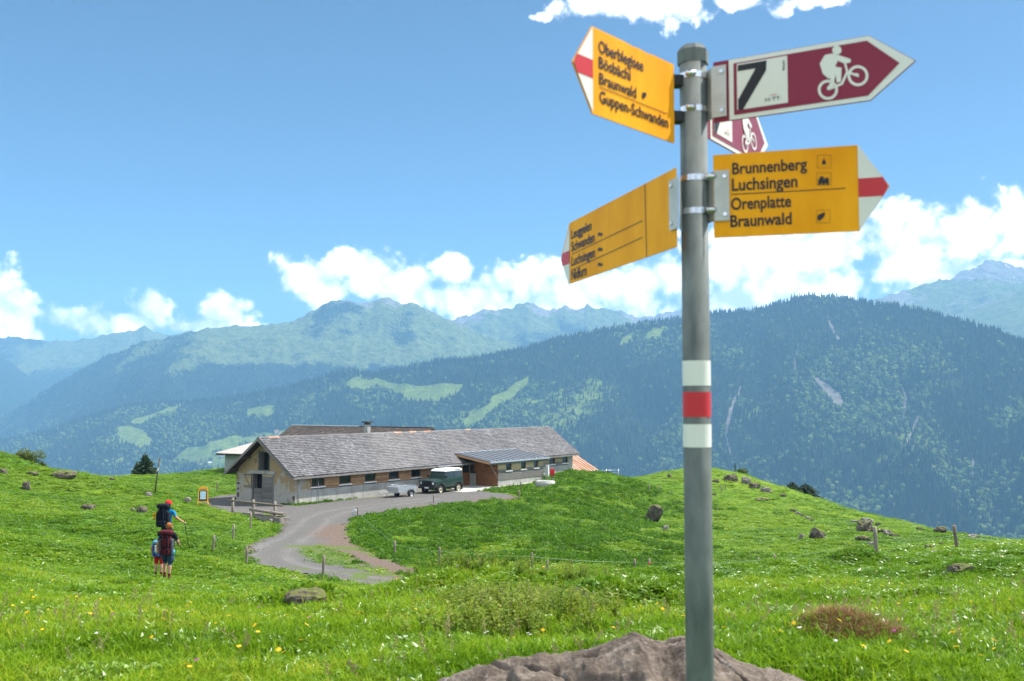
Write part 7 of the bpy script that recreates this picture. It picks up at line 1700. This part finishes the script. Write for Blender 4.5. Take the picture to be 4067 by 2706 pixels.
# rank herbs on the bank between the road bend and the yard, along walls and on the far hill
hk_ = [multi_proto([(*leafy(R, 60, .22, .22, .085, .036), M_DKHERB)]) for _ in range(4)]
def on_bank(px, D, x, y, r):
    d = poly_dist(x, y, ROADW); b = ((px > 1400) & (px < 3000) & (D > 44) & (fbm(x * .35, y * .5, 3, 14) > -.25 + .9 * smooth(2500, 2950, px))) ; e = (d < 1.0) & (D > 30) & (r < .35)
    return b | e
scatter('bank_herbs', 26000, 36, 105, lambda n, D, x, y: RNG.integers(0, 4, n), lambda n, D, i: RNG.uniform(.55, 1.25, n) * (D / 60) ** .35, 'rank dark green herbs covering the bank below the barn', 'herbs', (1100, 3400), on_bank, hk_)
def along_wall(px, D, x, y, r):
    lx, ly = hut_local(x, y); return ((lx > -.5) & (lx < 14) & (ly > -1.0) & (ly < -.1)) | ((lx > -1.2) & (lx < -.1) & (ly > -.8) & (ly < 2.0)) | ((lx > -.9) & (lx < -.1) & (ly > 4.8) & (ly < 7)) | ((lx > 28) & (lx < 40) & (ly > -3) & (ly < -.2))
scatter('wall_weeds', 60000, 66, 108, lambda n, D, x, y: RNG.integers(0, 4, n), lambda n, D, i: RNG.uniform(.45, .9, n), 'strip of weeds along the foot of the barn wall', 'weeds', (900, 2420), along_wall, hk_)
# tall herbs on the foreground mound
def herb(R):
    P = []
    for _ in range(5):
        v, f, t, top_ = stem(R, R.uniform(.14, .26), .0022, .25); P.append((v, f, t, M_GRASS)); vs, fs, tn = [], [], []
        for i in range(11):
            c = top_ * (.35 + .065 * i); a = R.random() * 6.283; d = Vector((math.cos(a), math.sin(a), R.uniform(0, .6))).normalized(); up = Vector((-d.x * d.z, -d.y * d.z, 1)).normalized(); q, g_ = leaf_card(c, d, up, R.uniform(.025, .045), R.uniform(.008, .014)); o = len(vs); vs += q; fs += [tuple(i_ + o for i_ in k) for k in g_]; tn += [min(1, .45 + R.random() * .6)] * 4
        P.append((vs, fs, tn, M_HERBL))
    return multi_proto(P)
M_HERBL = mat_leafy('yellow_green_herb_leaves', [(0, (.07, .13, .014)), (.5, (.15, .22, .022)), (1, (.25, .28, .035))], .45, .5)
herbs = [herb(R) for _ in range(4)] + [multi_proto(stalk(R, .24)) for _ in range(2)]
def on_mound(px, D, x, y, r): return (r < np.exp(-((px - 2020) / 260) ** 2 - ((D - 11.5) / 4.2) ** 2) * 1.15) & (fbm(x * .9, y * .9, 3, 19) > -.12)
scatter('mound_herbs', 4400, 6.2, 20, lambda n, D, x, y: np.where(RNG.random(n) < .9, RNG.integers(0, 4, n), RNG.integers(4, 6, n)), lambda n, D, i: RNG.uniform(.7, 1.25, n), 'tall yellow-green herbs on the mound left of the signpost', 'herbs', (1400, 2640), on_mound, herbs)
# dry reddish grass on the small hummocks
dk_ = [multi_proto([(*blades(R, 40, .07, .05, .15, .0026, .7), M_DRYG)]) for _ in range(3)] + [multi_proto([(*blades(R, 30, .07, .04, .12, .0028, .7), M_GRASS)]) for _ in range(2)]
def on_hum(px, D, x, y, r):
    k = np.zeros(len(x), bool)
    for j, (mx, my, rr, h) in enumerate(MOUNDS):
        if j in (5, 8, 1, 10): k |= np.hypot(x - mx, y - my) < rr * (.5 + .5 * r) * (.8 if j == 4 else .5)
    return k
scatter('dry_tufts', 30000, 4.6, 22, lambda n, D, x, y: RNG.integers(0, 5, n), lambda n, D, i: RNG.uniform(.4, .8, n), 'reddish brown dry tufts on the grassy hummocks', 'dry grass', (1600, 4100), on_hum, dk_)
dcen = W(3385, 2610, 5.55)
scatter('dry_hummock', 5200, 4.9, 6.3, lambda n, D, x, y: np.where(RNG.random(n) < .78, RNG.integers(0, 3, n), RNG.integers(3, 5, n)), lambda n, D, i: RNG.uniform(.55, 1.0, n), 'prominent reddish brown dry grass hummock right of the signpost', 'dry grass', (3050, 3720), lambda px, D, x, y, r: np.hypot((x - dcen.x) / .27, (y - dcen.y) / .34) < .45 + .6 * r, dk_)
# leafy dark clumps growing round the hummocks and stones
def on_hum2(px, D, x, y, r):
    k = np.zeros(len(x), bool)
    for mx, my, rr in [(m[0], m[1], m[2] * .9) for j, m in enumerate(MOUNDS) if j in (0, 6, 7, 8, 9, 10)] + [(q[0], q[1] - q[2] * .6, q[2] * 1.3) for q in ROCKS[:5]]: k |= np.hypot(x - mx, y - my) < rr * (.35 + .65 * r)
    return k
hm_ = [multi_proto([(*leafy(R, 40, .09, .10, .045, .017), M_DKHERB), (*blades(R, 14, .08, .06, .16, .0032, .7), M_GRASS)]) for _ in range(3)]
scatter('hummock_herbs', 26000, 6, 30, lambda n, D, x, y: RNG.integers(0, 3, n), lambda n, D, i: RNG.uniform(.6, 1.2, n), 'dark leafy herbs clustering on hummocks and around stones', 'herbs', (100, 4100), on_hum2, hm_)
# loose stones on the track
def stone_proto(seed):
    me = rock_mesh('kind', seed, 1, .8, .5, M_ROCK, 2, .4); return bpy.data.objects.new('kind', me)
def scatter_stones():
    P_ = np.array(ROADW); n = 9000; x = RNG.uniform(P_[:, 0].min(), P_[:, 0].max(), n); y = RNG.uniform(P_[:, 1].min(), P_[:, 1].max(), n); lx, ly = hut_local(x, y)
    k = in_poly(x, y, ROADW) & ~((lx > -.3) & (lx < 44) & (ly > -.3) & (ly < 7)) & ~((lx > 14.4) & (ly > -6.6)); k &= RNG.random(n) < .25 + .75 * smooth(1.4, .1, poly_dist(x, y, ROADW)); x, y = x[k], y[k]
    instancer('gravel', np.stack([x, y, zt(x, y) + .03], 1), .03 + .13 * RNG.random(len(x)) ** 4, RNG.random(len(x)) * 6.28, RNG.integers(0, 3, len(x)), [stone_proto(300 + i) for i in range(3)], 'loose pale stones scattered over the gravel track', 'gravel')
scatter_stones()
# flowers
fl_ = [multi_proto(flower(R, R.uniform(.08, .13), .0125, M_YFLOW)) for _ in range(4)] + [multi_proto(flower(R, .10, .010, M_WFLOW)) for _ in range(2)] + [multi_proto(flower(R, .10, .011, M_PFLOW)) for _ in range(2)] + [multi_proto(stalk(R, .22)) for _ in range(2)]
def fp(n, D, x, y):
    r = RNG.random(n); return np.where(r < .52, RNG.integers(0, 4, n), np.where(r < .74, RNG.integers(4, 6, n), np.where(r < .82, RNG.integers(6, 8, n), RNG.integers(8, 10, n))))
def clus(px, D, x, y, r): return (fbm(x * .6, y * .6, 2, 29) + .5 * (r - .5)) > .08
scatter('meadow_flowers', 1250, 4.6, 45, fp, lambda n, D, i: RNG.uniform(.8, 1.3, n) * np.clip(D / 14, 1, 2.0) ** .5, 'scattered yellow, white and purple meadow flowers', 'flowers', accept=clus, protos=fl_)
scatter('seed_stalks', 1500, 4.2, 30, lambda n, D, x, y: RNG.integers(8, 10, n), lambda n, D, i: RNG.uniform(.6, 1.2, n), 'pale dry seed stalks standing in the grass', 'grass', accept=lambda px, D, x, y, r: fbm(x * .5, y * .5, 2, 39) > .05, protos=[multi_proto(stalk(R, .2)) for _ in range(10)])
